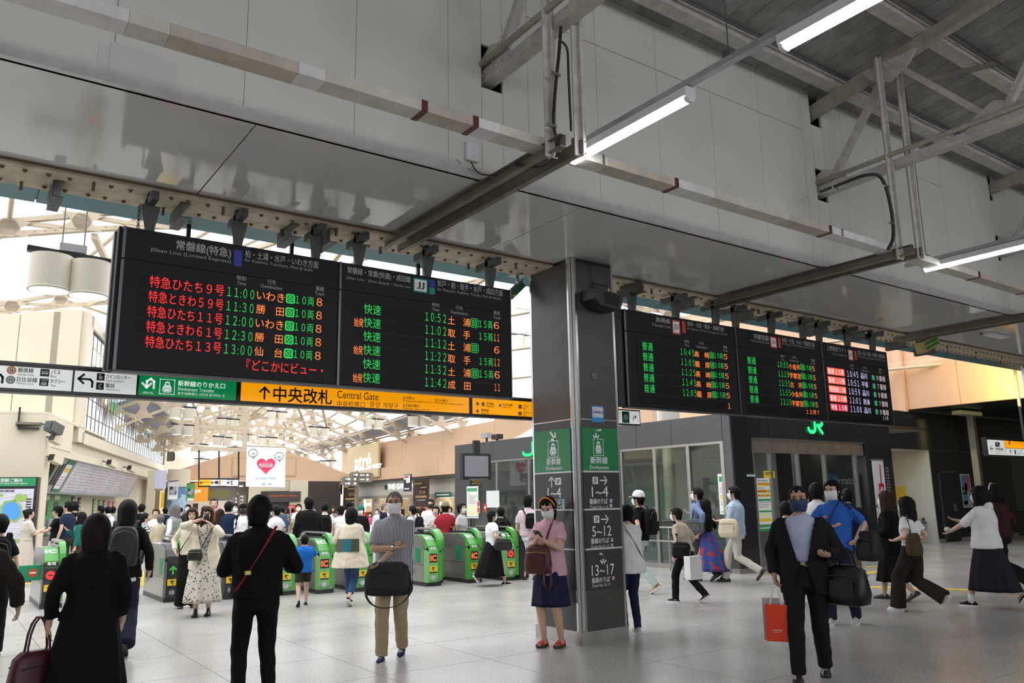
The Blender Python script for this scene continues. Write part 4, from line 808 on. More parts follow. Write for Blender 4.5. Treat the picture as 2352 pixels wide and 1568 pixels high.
GT = [((90, 1398), (137, 1398), 'stop', 14, 'green ticket gate with a red stop light at the left edge, its flap closed'), ((372, 1382), (415, 1384), 'arrow', 13, 'black fronted ticket gate with a green arrow left of the floral dress woman'), ((508, 1376), (548, 1377), 'arrow', 12, 'black fronted green arrow gate between the floral dress and the strap man'),
      ((640, 1368), (669, 1367), 'ic', 11, 'green ticket gate marked IC half hidden behind the strap man'), ((730, 1364), (761, 1362), 'ic', 9, 'green ticket gate marked IC behind the boy in blue'), ((818, 1359), (846, 1358), 'ic', 8, 'green ticket gate behind the poncho woman'),
      ((982, 1347), (1016, 1345), 'ic', 7, 'green ticket gate marked IC right of the striped shirt man'), ((1076, 1339), (1107, 1338), 'ic', 6, 'long steel ticket gate left of the black skirt woman'), ((1163, 1334), (1192, 1332), 'stop', 5, 'green ticket gate with a red stop light right of the black skirt woman')]
for (a_, b_, kd, nm, lb) in GT:
    a = FL(*a_); b = FL(*b_); gate(a[0], (a[1]+b[1])/2, max(.30, b[0]-a[0]), kd, nm, lb, dark=(nm == 14))
a = FL(1018, 1345); t = gate(a[0]+.02, a[1]+.5, .30, 'ic', 4, 'pale green gate end right beside the IC gate numbered seven', 1.3)
a = FL(1193, 1332); t = thing('gate_end_unit', 'black rounded end unit marked D beside the last gate', 'gate unit', (a[0]+.16, a[1]+.8, 0), 0)
MB().prism([(a[0]+.02, a[1]+q[0], q[1]) for q in [(0, .03), (0, .7)]+[(.25-.25*math.cos(v), .72+.25*math.sin(v)) for v in np.linspace(.1, PI/2, 7)]+[(1.6, .97), (1.6, .03)]], (0, 0, 0), (.22, 0, 0)).build('housing', mDark, t)
s = Sign((0, a[1]-.001, 0), (1, 0, 0), (0, 0, 1), .002); s.text('D', a[0]+.12, a[0]+.17, .30, .07, mWhite, .02); s.done(t)
for k, lx in enumerate((1.0, 1.25)): s = Sign((0, a[1]+lx, .972), (1, 0, 0), (0, 1, 0), .003); s.rect(a[0]+.05, 0, a[0]+.2, .03, led('slot_blue', (.1, .1, 1), 1.5)); s.done(t)
# closed flap with a no entry disc (left gate)
a = P(28, 1300, 1, 15.5); b = P(102, 1334, 1, 15.5); t = thing('gate_flap', 'closed dark green gate flap with a red no entry disc', 'gate flap', (b[0], 15.5, .5))
box('flap_panel', (P(-40, 1300, 1, 15.5)[0], 15.5, b[2]+.02), (P(97, 1300, 1, 15.5)[0], 15.53, a[2]+.0), mFlap, t, bevel=.008); s = Sign((0, 15.5, 0), (1, 0, 0), (0, 0, 1), .002)
u, v = s.uv(75.5, 1315); s.disc(u, v, .065, mRedP); s.rect(u-.045, v-.012, u+.045, v+.012, mWhite, k=2); s.done(t)
# ------------------------------------------------------------------ ticket office (dark panelled building with glass)
mFasc = mat('grey_fascia', (.085, .085, .09), .28, .3, noise=.1, nscale=2); mFascD = mat('dark_fascia', (.022, .023, .027), .16, .2); mFrame = mat('mullion_steel', (.36, .34, .31), .35, .8)
mGlass = glassmat('shop_glass', (.80, .86, .84), .10); mInt = mat('office_white', (.50, .51, .48), .6); mIntD = mat('office_grey', (.16, .17, .16), .6)
lJR = led('logo_green', (.02, .85, .22), 1.3); lPanel = mat('ceiling_light', (.9, .9, .9), .5, emit=(1, 1, .97), estr=9.0)
XL, YR = 13.7, 11.2; XR_ = 19.95; ZG = 2.74; ZTOP = 3.33; YB = 22.4
of = sroot('wall_office'); jr = of
def strip(axis, cuts, z0, z1, m, name='fascia_panel'):
    for a, b in zip(cuts[:-1], cuts[1:]):
        if axis == 'L': box(name, (XL, a+.006, z0), (XL+.06, b-.006, z1), m, jr)
        else: box(name, (a+.006, YR, z0), (b-.006, YR+.06, z1), m, jr)
YL = lambda px: P(px, 1150, 0, XL)[1]
strip('L', sorted([YR+.0, YL(1669), YL(1550), YL(1468), 16.5, 18.2, 20.2, YB]), ZG, ZTOP, mFasc)
strip('R', [XL+.06, 15.0, 16.1, 17.2, 18.3, 19.3, XR_], ZG+.08, ZTOP+.25, mFascD)
box('fascia_panel', (XL, YR+.0, 0), (XL+.06, YL(1669), 1.0), mFasc, jr); box('fascia_panel', (XL, YR, 1.005), (XL+.06, YL(1669), ZG), mFasc, jr)
box('corner_pillar', (XL+.062, YR, .1), (14.38, YR+.3, 1.35), mFascD, jr); box('corner_pillar', (XL+.062, YR, 1.355), (14.38, YR+.3, ZG+.08), mFascD, jr); box('pillar_base', (XL-.01, YR-.012, 0), (14.39, YR+.3, .1), mStainD, jr)
box('right_pillar', (18.75, YR, 0), (XR_, YR+.4, 1.3), mFascD, jr); box('right_pillar', (18.75, YR, 1.305), (XR_, YR+.4, ZG+.08), mFascD, jr)
box('end_pillar', (XL, YB-.9, 0), (XL+.2, YB, ZG), mFasc, jr)
box('roof_slab', (XL+.07, YR+.07, ZTOP-.1), (XR_+2, YB, ZTOP-.02), mDark, jr)
gl = struct(bpy.data.objects.new('window_1', None)); COL.objects.link(gl)
mull = [YL(q) for q in (1669, 1662, 1590, 1580, 1510, 1505, 1437, 1424)]
ys = sorted([YL(1666), YL(1586), YL(1508), YL(1430), 16.6, 18.4, 20.0, YB-.9])
for a, b in zip(ys[:-1], ys[1:]):
    box('pane', (XL+.02, a+.04, .12), (XL+.03, b-.04, ZG-.04), mGlass, gl)
    box('mullion', (XL-.01, a-.045, .0), (XL+.07, a+.045, ZG), mFrame, gl)
box('head_frame', (XL-.005, ys[0], ZG-.05), (XL+.07, YB-.9, ZG), mFrame, gl); box('sill', (XL-.02, YL(1669), 0), (XL+.08, YB-.9, .11), mStainD, gl)
gr = struct(bpy.data.objects.new('window_2', None)); COL.objects.link(gr)
XR = lambda px, py=1150: P(px, py, 1, YR)[0]
box('head_frame', (14.4, YR+.02, 2.50), (18.7, YR+.10, ZG+.06), mStainD, gr); box('head_trim', (14.38, YR-.01, ZG+.06), (18.75, YR+.08, ZG+.08), mStain, gr)
mx = [14.42, XR(1780), XR(1843), XR(1905), XR(1976)]
for i, (a, b) in enumerate(zip(mx[:-1], mx[1:])):
    box('pane', (a+.03, YR+.05, .05), (b-.03, YR+.06, 2.5), mGlass, gr); box('mullion', (a-.035, YR+.01, 0), (a+.035, YR+.10, 2.5), mFrame, gr)
box('mullion', (mx[-1]-.03, YR+.01, 0), (mx[-1]+.05, YR+.10, 2.7), mFrame, gr)
# inside of the office
ins = sroot('wall_office_interior')
box('back_wall', (XR_, YR+.4, 0), (XR_+.1, YB, ZG+.3), mInt, ins); box('rear_wall', (XL+.3, YB-.1, 0), (XR_, YB, ZG+.3), mInt, ins); box('room_ceiling', (XL+.1, YR+.12, ZG+.2), (XR_, YB-.1, ZG+.24), mInt, ins)
box('partition', (17.6, 14.2, 0), (17.7, YB-.1, 2.9), mInt, ins)
for i, (x, y) in enumerate(((14.8, 12.3), (14.8, 14.6), (14.8, 16.9), (17.9, 12.6), (17.9, 14.6), (14.8, 19.2))):
    t = thing('ceiling_light', 'square white ceiling light inside the ticket office', 'light', (x, y, ZG+.18), 0, 'ticket office ceiling lights'); box('diffuser', (x-.22, y-.22, ZG+.17), (x+.22, y+.22, ZG+.19), lPanel, t)
t = thing('service_counter', 'long grey service counter behind the office glass', 'counter', (15.6, 16, 0)); box('counter_front', (15.3, 12.6, 0), (15.38, 20, .98), mIntD, t); box('counter_top', (15.2, 12.6, .98), (15.9, 20, 1.03), mStainD, t)
t = thing('air_grille', 'white slatted air vent seen through the office glass', 'vent', P(1645, 1043, 0, 16.5)); p = P(1645, 1043, 0, 16.55); box('frame', (16.56, p[1]-.5, p[2]-.16), (16.6, p[1]+.5, p[2]+.16), mInt, t)
for k in range(7): box('slat', (16.54, p[1]-.45, p[2]-.13+.04*k), (16.56, p[1]+.45, p[2]-.115+.04*k), mIntD, t)
def cyl(px0, px1, pt, pb, X, label, m):
    p = P((px0+px1)/2, pb, 0, X); q = P((px0+px1)/2, pt, 0, X); t = thing('round_pillar', label, 'pillar', (p[0], p[1], 0)); MB().lathe((p[0], p[1], 0), [(.14, 0), (.14, max(q[2], 2.9))], 20).build('shaft', m, t, smooth=True)
cyl(1535, 1550, 1070, 1205, 15.6, 'cream round pillar inside the ticket office', mat('pillar_cream', (.5, .48, .36), .5))
# railing in front of the office glass
t = thing('handrail', 'steel double handrail in front of the office glass', 'handrail', (XL-.4, 13.4, 0)); x = XL-.35
for z in (.62, .92): MB().tube([(x, 11.7, z), (x, 13.9, z)], .018, 8).build('rail', mStainD, t, smooth=True)
for y in (11.7, 12.8, 13.9): MB().tube([(x, y, 0), (x, y, .92)], .02, 8).build('post', mStainD, t)
# railway logo, twice, as raised luminous letters
def jrlogo(s, a, b, w, h, m):
    k = .24*h
    s.line([(a-w*.5, b-h*.22), (a-w*.5, b-h*.32), (a-w*.38, b-h*.45), (a-w*.18, b-h*.45), (a-w*.06, b-h*.32), (a-w*.06, b+h*.5)], k, m, 'logo_letter')
    s.line([(a-w*.06, b+h*.42), (a+w*.34, b+h*.42), (a+w*.46, b+h*.28), (a+w*.46, b+h*.1), (a+w*.34, b-h*.02), (a+w*.12, b-h*.02), (a+w*.44, b-h*.5)], k, m, 'logo_letter')
t = thing('logo_sign', 'glowing green railway letters over the office door, top cut by the board', 'logo sign', P(1872, 980, 1, YR)); s = Sign((0, YR-.03, 0), (1, 0, 0), (0, 0, 1), .004); u, v = s.uv(1873, 976); jrlogo(s, u, v, .56, .36, lJR); s.done(t)
t = thing('logo_sign', 'glowing green railway letters left of the column, half hidden', 'logo sign', P(1222, 1030, 0, XL)); s = Sign((XL-.03, 0, 0), (0, -1, 0), (0, 0, 1), .004); u, v = s.uv(1226, 1030); jrlogo(s, u, v, 1.0, .36, lJR); s.done(t)
# monitor, cameras on the left end
t = thing('hanging_monitor', 'grey blank monitor on an arm at the left end of the ticket office', 'monitor', P(1098, 1070, 0, 12.9))
a = P(1063, 1042, 1, 19.3); b = P(1128, 1100, 1, 19.3)
box('screen_case', (a[0], 19.3, b[2]-.02), (b[0], 19.45, a[2]+.02), mDark, t); box('screen', (a[0]+.06, 19.285, b[2]+.07), (b[0]-.1, 19.3, a[2]-.05), mat('grey_screen', (.12, .12, .13), .15, emit=(.16, .15, .19), estr=.5), t); box('arm', (b[0]-.5, 19.4, a[2]+.02), (b[0]-.3, 19.5, a[2]+.4), mDark, t)
s = Sign((0, 19.28, 0), (1, 0, 0), (0, 0, 1), .003); s.ptext('JR EAST INFORMATION', 1078, 1101, 1120, 1100, 3, mGreyT); s.done(t)
# paper notices
def paper(x0, y0, x1, y1, plane, val, label, base=(.72, .74, .72), bands=(), texts=(), tilt=None):
    s = Sign((0, val, 0), (1, 0, 0), (0, 0, 1), .002) if plane == 'Y' else Sign((val, 0, 0), (0, -1, 0), (0, 0, 1), .002)
    t = thing('notice_poster', label, 'poster', s.pt(*s.uv((x0+x1)/2, (y0+y1)/2))); m = mat('paper_%02x%02x%02x' % tuple(int(255*c) for c in base), base, .6)
    a, b = s.uv(x0, y0); c, d = s.uv(x1, y1); lo = s.pt(a, d, -2); hi = s.pt(c, b, 0); MB().box([min(lo[i], hi[i])-(.002 if abs(s.n[i]) > .5 else 0) for i in range(3)], [max(lo[i], hi[i]) for i in range(3)]).build('sheet', m, t)
    for (fx0, fy0, fx1, fy1, col) in bands: s.rect(a+(c-a)*fx0, d+(b-d)*(1-fy1), a+(c-a)*fx1, d+(b-d)*(1-fy0), mat('ink_%02x%02x%02x' % tuple(int(255*v) for v in col), col, .6), 'print', 1.2)
    for (tx, fx0, fx1, fy, fh, col) in texts: s.text(tx, a+(c-a)*fx0, a+(c-a)*fx1, d+(b-d)*(1-fy), abs(b-d)*fh, mat('ink_%02x%02x%02x' % tuple(int(255*v) for v in col), col, .6), .01, part='print', k=2.2)
    s.done(t); return t
GRN = (.02, .30, .08); RD = (.6, .04, .02); YE = (.75, .55, .02); BK = (.03, .03, .03); GY = (.3, .3, .3)
def lines(n, y0, y1, x0=.15, x1=.85, col=GY): return [(x0, y0+(y1-y0)*i/n, x1-.1*(i % 3), y0+(y1-y0)*i/n+(y1-y0)/n*.35, col) for i in range(n)]
paper(1072, 1117, 1099, 1190, 'X', XL-.01, 'tall white and green notice on the glass left of the column', bands=[(.05, .06, .9, .16, GRN), (.15, .22, .3, .27, YE), (.1, .62, .9, .74, (.8, .78, .4)), (.15, .80, .85, .88, (.8, .75, .3)), (.03, .95, .97, .97, GRN)]+lines(5, .3, .58), texts=[('入ります', .2, .8, .11, .035, (.8, .8, .8))])
paper(1117, 1127, 1147, 1165, 'X', XL-.01, 'blank white sheet on the glass beside the tall notice')
paper(1096, 1150, 1102, 1178, 'X', XL-.02, 'narrow red and white strip notice at the office glass', (.75, .7, .7), bands=[(.1, .05, .9, .45, RD), (.1, .55, .9, .95, RD)])
paper(1111, 1158, 1118, 1174, 'X', XL-.02, 'small red square notice at the office glass', RD, bands=[(.25, .3, .75, .6, (.8, .8, .8))])
paper(1648, 1088, 1673, 1181, 'X', XL+.012, 'tall white and green notice inside the glass left of the corner pillar', bands=[(.15, .07, .95, .2, GRN), (.35, .24, .75, .29, YE), (.2, .52, .9, .64, (.7, .6, .1))]+lines(5, .33, .5)+lines(3, .68, .8)+[(.15, .93, .85, .95, GRN)])
paper(1737, 1098, 1775, 1203, 'Y', YR+.03, 'white notice with red date lines and yellow marks left of the office door', bands=[(.02, .10, .98, .17, YE), (.02, .25, .98, .32, YE), (.02, .35, .98, .40, YE), (.02, .45, .98, .50, GRN), (.02, .70, .98, .74, GRN), (.05, .76, .45, .84, (.75, .72, .4)), (.5, .76, .95, .84, (.75, .72, .4)), (.05, .87, .95, .94, YE)]+lines(3, .52, .66, .05, .95),
      texts=[('お客さまからのお知らせ', .05, .85, .05, .03, BK), ('年9月30日(金)', .05, .95, .12, .05, RD), ('をもちまして、', .05, .6, .21, .03, BK), ('回数乗車券」の', .02, .95, .28, .05, RD), ('終了いたします。', .05, .95, .375, .05, RD)])
paper(1740, 1206, 1775, 1218, 'Y', YR+.03, 'green strip notice under the white dated notice', GRN, bands=[(.1, .4, .9, .6, (.5, .6, .5))])
paper(1754, 1081, 1780, 1098, 'Y', YR+.03, 'yellow notice above the white dated notice', YE, bands=[(.1, .2, .9, .35, BK), (.1, .5, .7, .6, BK)])
paper(1715, 1089, 1735, 1094, 'Y', YR-.004, 'small pale label on the dark corner pillar', (.55, .62, .56), bands=[(.05, .2, .95, .4, GRN)])
paper(1897, 1086, 1934, 1172, 'Y', YR+.6, 'blue lit information screen behind the door glass', (.02, .10, .22), bands=[(.05, .05, .95, .9, (.03, .14, .28))])
t = thing('door_lettering', 'faint information lettering on the right office glass', 'lettering', P(1950, 1103, 1, YR)); s = Sign((0, YR+.045, 0), (1, 0, 0), (0, 0, 1), .003); s.ptext('formation', 1915, 1102, 1966, 1104, 17, mat('etched_text', (.10, .15, .14), .5), .01); s.done(t)
# portrait banner on the right pillar
t = thing('pillar_banner', 'white banner with a red cross tag on the right pillar of the office', 'banner', P(2022, 1110, 1, YR-.02)); a = P(2002, 1057, 1, YR-.03); b = P(2043, 1200, 1, YR-.03)
box('cloth', (a[0], YR-.03, b[2]), (b[0], YR-.02, a[2]), mat('banner_white', (.55, .54, .58), .6), t); box('frame', (a[0]-.03, YR-.035, a[2]), (b[0]+.03, YR-.01, a[2]+.04), mStainD, t)
s = Sign((0, YR-.03, 0), (1, 0, 0), (0, 0, 1), .003); u, v = s.uv(2021, 1068); u2, v2 = s.uv(2024, 1110); mCr = mat('crimson', (.45, .01, .03), .5); s.line([(u, v), (u2, v2)], .05, mCr); s.rect(u2-.12, v2-.32, u2+.12, v2, mCr); s.rect(u2-.03, v2-.25, u2+.03, v2-.09, mWhite, k=2); s.rect(u2-.075, v2-.20, u2+.075, v2-.14, mWhite, k=2)
for dx in (.24, .32):
    for k in range(9): s.rect(u+dx, v-.1-k*.08, u+dx+.03, v-.05-k*.08, mGreyT, 'print')
for k in range(4): s.rect(a[0]-.0, b[2]+.05+k*.16, a[0]+.05, b[2]+.13+k*.16, mYellow if k % 2 else mBlack, 'warning_stripe')
s.done(t)
# ------------------------------------------------------------------ alcove with fare machine, dark wall, door, poster (right)
al = sroot('wall_right'); AY = 13.4
XA = lambda px, py: P(px, py, 1, AY)[0]
xe0 = XA(2148, 1150)
for i, (a, b) in enumerate(zip([XR_, 21, 22, 23, 24, 25, 26.3, 27.6, 29, 30.4, 31.8, 33.2], [21, 22, 23, 24, 25, 26.3, 27.6, 29, 30.4, 31.8, 33.2, 34.6])): box('fascia_panel', (a+.006, AY, 2.92), (b-.006, AY+.06, 4.12), mFascD, al)
box('alcove_back', (XR_+.1, AY+1.3, 0), (xe0, AY+1.36, 2.95), mInt, al); box('alcove_side', (xe0-.05, AY+.02, 0), (xe0+.0, AY+1.3, 2.92), mInt, al); box('alcove_left', (XR_-.02, YR+.4, 0), (XR_+.06, AY+1.3, 2.9), mFascD, al)
for a, b in zip([xe0+.01, 26.2, 27.6, 28.2, 30.2], [26.18, 27.58, 28.18, 30.18, 31.8]): box('dark_panel', (a, AY, .12), (b, AY+.06, 2.91), mFascD, al)
box('pillar_base', (xe0+.0, AY-.02, 0), (26.2, AY+.05, .12), mStainD, al); box('grey_shutter', (31.82, AY, .9), (34.4, AY+.06, 2.91), mFasc, al); box('grey_shutter', (31.82, AY, 0), (34.4, AY+.06, .89), mFascD, al); box('alcove_ceiling', (XR_, AY+.06, 2.92), (xe0, AY+1.4, 2.95), mInt, al)
t = thing('downlight', 'warm wash strip light along the alcove ceiling', 'light', (23, AY+.8, 2.9)); box('diffuser', (21, AY+.6, 2.89), (24.8, AY+.75, 2.915), lPanel, t)
dr = sroot('door_1'); a = XA(2163, 1150); b = XA(2197, 1150); box('leaf', (a, AY-.02, 0), (b, AY-.001, 2.2), mFascD, dr); box('handle', (b-.2, AY-.06, .95), (b-.14, AY-.02, 1.2), mStain, dr); box('frame', (a-.05, AY-.03, 0), (a, AY, 2.25), mFasc, dr); box('frame', (a-.05, AY-.03, 2.2), (b+.05, AY, 2.25), mFasc, dr)
s = Sign((0, AY-.0, 0), (1, 0, 0), (0, 0, 1), .002)
paper(2204, 1088, 2236, 1165, 'Y', AY-.02, 'blue and pink poster with a yellow figure on the dark wall', (.45, .5, .55), bands=[(.08, .05, .5, .95, (.10, .28, .6)), (.5, .05, .92, .5, (.6, .2, .25)), (.35, .28, .6, .6, (.7, .4, .05)), (.1, .4, .3, .46, (.8, .8, .8)), (.1, .55, .3, .61, (.8, .8, .8)), (.1, .8, .9, .9, (.6, .6, .55))])
t = thing('yellow_panel', 'large yellow fare adjustment panel with a red band in the alcove', 'sign', P(2075, 1065, 1, AY+1.25)); yy = AY+1.28; a = P(2030, 1035, 1, yy); b = P(2107, 1102, 1, yy); box('panel', (XR_+.2, yy, b[2]), (b[0], yy+.02, a[2]), mat('panel_yellow', (.70, .46, .01), .5), t)
s = Sign((0, yy, 0), (1, 0, 0), (0, 0, 1), .003); s.prect(2030, 1081, 2094, 1095, mRedP); s.ptext('チャージ(入金)もできます', 2030, 1087, 2086, 1087, 7, mWhite, .01, k=2); s.ptext('精算', 2036, 1058, 2046, 1058, 10, mBlack, .02); s.ptext('Adjustment Machine 精算机', 2040, 1071, 2088, 1071, 5, mat('ink_brown', (.12, .08, .01), .5)); s.done(t)
t = thing('fare_machine', 'yellow and cream fare adjustment machine leaning back in the alcove', 'ticket machine', P(2085, 1210, 1, AY+.9)); yy = AY+.9; a = P(2056, 1116, 1, yy); b = P(2120, 1195, 1, yy); x0, x1 = a[0], P(2098, 1116, 1, yy)[0]
box('upper_cabinet', (x0, yy, b[2]+.55), (x1, yy+.3, a[2]), mat('panel_yellow2', (.62, .42, .02), .5), t); MB().prism([(x0, yy, b[2]+.55), (x0, yy-.5, b[2]+.1), (x0, yy-.5, b[2]), (x0, yy+.3, b[2]), (x0, yy+.3, b[2]+.55)], (0, 0, 0), (b[0]-x0-.3, 0, 0)).build('sloped_front', mat('machine_cream', (.45, .42, .30), .4), t)
box('counter', (x0-.4, yy-.6, b[2]-.06), (xe0-.1, yy+.35, b[2]), mDarkG, t); box('plinth', (x0-.4, yy-.3, 0), (xe0-.1, yy+.35, b[2]-.06), mInt, t)
s = Sign((0, yy, 0), (1, 0, 0), (0, 0, 1), .004)
for i in range(2):
    for j in range(2): u, v = s.uv(2062+18*i, 1138+12*j); s.rect(u, v-.14, u+.42, v, mGreen if (i+j) % 2 else mStick, 'button_panel'); s.rect(u+.05, v-.09, u+.2, v-.04, mBlack, 'button_panel', 2)
u, v = s.uv(2085, 1122); s.rect(u, v-.12, u+.3, v, mDarkG, 'small_display'); s.done(t)
for k in range(3): box('coin_tray', (x0+.5+.35*k, yy-.52, b[2]+.02), (x0+.75+.35*k, yy-.42, b[2]+.12), mDark, t)
# right foreground column, grey post, right direction sign
t = thing('column', 'grey clad column cut by the right edge of the photo', 'column', (20.8, 7.7, 0)); box('cladding', (20.40, 7.2, .15), (21.2, 8.05, 4.44), mColumn, t)
for x, y in ((20.36, 8.02), (20.36, 7.16)): box('edge_trim', (x, y, 0), (x+.08, y+.07, 4.44), mStain, t)
box('plinth', (20.36, 7.16, 0), (21.24, 8.09, .15), mStainD, t)
a = P(2229, 954, 1, 12.6); t = thing('steel_post', 'slim grey steel post standing before the dark wall at right', 'post', (a[0], 12.6, 0)); MB().box((a[0]-.09, 12.5, 0), (a[0]+.09, 12.7, a[2])).build('post', mStainD, t); box('top_cap', (a[0]-.9, 12.45, a[2]), (a[0]+.5, 12.75, a[2]+.12), mInt, t)
YS = 9.6; t = thing('direction_sign', 'white and orange direction sign hanging at the right edge', 'sign', P(2310, 1028, 1, YS)); a = P(2267, 1009, 1, YS); b = P(2360, 1047, 1, YS); mdx = P(2309.5, 1030, 1, YS)[0]
box('frame', (a[0]-.04, YS+.004, b[2]-.03), (b[0]+1.5, YS+.12, a[2]+.06), mDark, t); box('white_panel', (a[0], YS, b[2]), (mdx-.02, YS+.005, a[2]), mBackW, t); zm = (a[2]+b[2])/2; box('orange_panel', (mdx, YS, zm), (b[0]+1.4, YS+.005, a[2]), mBackO, t); box('white_panel', (mdx, YS, b[2]), (b[0]+1.4, YS+.005, zm-.01), mBackW, t)
MB().box((b[0]+.1, YS+.04, a[2]+.06), (b[0]+.16, YS+.10, 6)).build('hanger_rod', mDark, t)
s = Sign((0, YS, 0), (1, 0, 0), (0, 0, 1), .003); u, v = s.uv(2278, 1030); s.arrow(u, v, .16, PI, K, .13); s.prect(2285, 1015, 2297, 1026, K, 'machine_symbol'); s.prect(2287, 1017, 2292, 1021, mWhite, 'machine_symbol', 2); s.prect(2291, 1021, 2296, 1025, mWhite, 'machine_symbol', 2)
s.ptext('精算機', 2287, 1031, 2303, 1031, 5, K, .01); s.ptext('Fare Adjustment', 2287, 1036, 2308, 1036.5, 2.5, K); s.ptext('Machine', 2287, 1039.5, 2297, 1040, 2.5, K)
s.ptext('中央改札', 2327, 1013, 2352, 1013, 5, K, .01); s.ptext('Central Gate', 2327, 1018.5, 2349, 1018.5, 3, K); u, v = s.uv(2319, 1017); s.line([(u+.05, v-.04), (u+.05, v+.03), (u+.02, v+.05), (u-.03, v+.05), (u-.04, v+.0), (u-.04, v-.03)], .022, K, 'arrow'); s.line([(u-.075, v-.0), (u-.04, v-.04), (u-.005, v-.0)], .02, K, 'arrow')
u, v = s.uv(2321, 1038); s.arrow(u, v, .12, PI/2, K, .16); s.prect(2329, 1033, 2334, 1043, mJK, 'print'); s.ptext('1~4', 2337, 1035, 2348, 1035, 3.5, K); s.ptext('番線のりば', 2337, 1041, 2352, 1041, 3.5, K); s.done(t)
# upper peach wall at the right
mPeach = mat('peach_wall', (.62, .38, .24), .6, noise=.04, nscale=1); mCreamW = mat('warm_cream_wall', (.66, .58, .43), .55, noise=.04, nscale=1)
pw = sroot('wall_peach_right')
for a, b in zip([4, 7.2, 9.4, 11.7, 13.3, 15.5, 18, 20.5], [7.2, 9.4, 11.7, 13.3, 15.5, 18, 20.5, 23]): box('panel', (25, a+.006, 4.17), (25.2, b-.006, 9), mPeach, pw)
box('pilaster', (24.85, 13.32, 4.1), (25.0, 13.6, 9), mPeach, pw); box('underside', (25.2, 4, 4.2), (40, 24, 4.3), mDark, pw)
box('back_building', (34.4, 4, 0), (34.6, AY, 4.2), mDarkG, pw)
la = bpy.data.lights.new('wall_wash', 'AREA'); la.energy = 170; la.color = (1, .80, .22); la.size = 1.2; lo = bpy.data.objects.new('wall_wash', la); COL.objects.link(lo); lo.location = (23.6, 9.3, 4.3); lo.rotation_euler = (0, math.radians(-125), 0)
# ------------------------------------------------------------------ ticket hall beyond the gates: left wall
AZ = math.radians(71.9); U = np.array([math.cos(AZ), math.sin(AZ), 0]); NN = np.array([math.sin(AZ), -math.cos(AZ), 0]); C0 = np.array([2.28, 23.22, 0.0])
mCW = mat('hall_cream', (.64, .58, .44), .5, noise=.03, nscale=1); mPeachH = mat('hall_peach', (.66, .45, .29), .55, noise=.03, nscale=1); mSteelC = mat('hall_steel_cream', (.56, .47, .34), .5, noise=.12, nscale=5)
mHallD = mat('hall_dark', (.06, .05, .045), .5)
def hl(u, n, z=0): return C0+U*u+NN*n+np.array([0, 0, z])
def hbox(nm, u0, u1, n0, n1, z0, z1, m, parent, bevel=0):
    Mx = Matrix(((U[0], NN[0], 0, C0[0]), (U[1], NN[1], 0, C0[1]), (0, 0, 1, 0), (0, 0, 0, 1)))
    return MB().box((u0, n0, z0), (u1, n1, z1), Mx).build(nm, m, parent, bevel=bevel)
def onL(px, py, n=0): return PPL(px, py, hl(0, n), NN)
def uz(px, py, n=0): p = onL(px, py, n)-hl(0, n); return p @ U, p[2]
wl = sroot('wall_left')
for i in range(5): hbox('panel', -.35, 0, -.012-1.3*(i+1), -1.3*i-.02, 0, 1.9, mCW, wl); hbox('panel', -.35, 0, -.012-1.3*(i+1), -1.3*i-.02, 1.92, 3.86, mCW, wl)
hbox('corner_strip', -.36, .25, -.03, 0, 0, 3.86, mCW, wl); hbox('side_upper', .25, 2.6, -.05, 0, 3.1, 3.86, mCW, wl); hbox('top_slab', -.35, 8, -8, -.0, 3.865, 3.92, mCW, wl)
ub = 3.2
for i in range(9): hbox('upper_panel', ub, ub+.15, -.7-1.05*(i+1), -.7-1.05*i-.02, 3.9, 7.25-.12*i, mCW, wl)
um0, zb0 = uz(195, 992); um1, _ = uz(378, 1069)
hbox('mural_box', ub, um1+.9, -.9, -.16, 3.12, 7.35, mCW, wl)
hbox('mural_surround', um0-.3, um1+.5, -.16, .0, 3.45, 3.78, mCW, wl); hbox('mural_surround', um0-.3, um1+.5, -.16, .0, 7.0, 7.35, mCW, wl); hbox('mural_surround', um0-.9, um0-.02, -.16, .0, 3.45, 7.35, mCW, wl); hbox('mural_surround', um1+.02, um1+.9, -.16, 0, 3.12, 7.35, mCW, wl)
hbox('lower_wall', .0, um1+.9, -1.2, -1.1, 0, 3.15, mCW, wl); hbox('lower_ceiling', .0, um1+.9, -1.1, -.1, 3.0, 3.12, mCW, wl); hbox('header', .25, um1+.9, -.14, -.02, 2.92, 3.12, mCW, wl); hbox('end_wall', um1+.5, um1+.9, -1.1, -.02, 0, 3.1, mCW, wl)
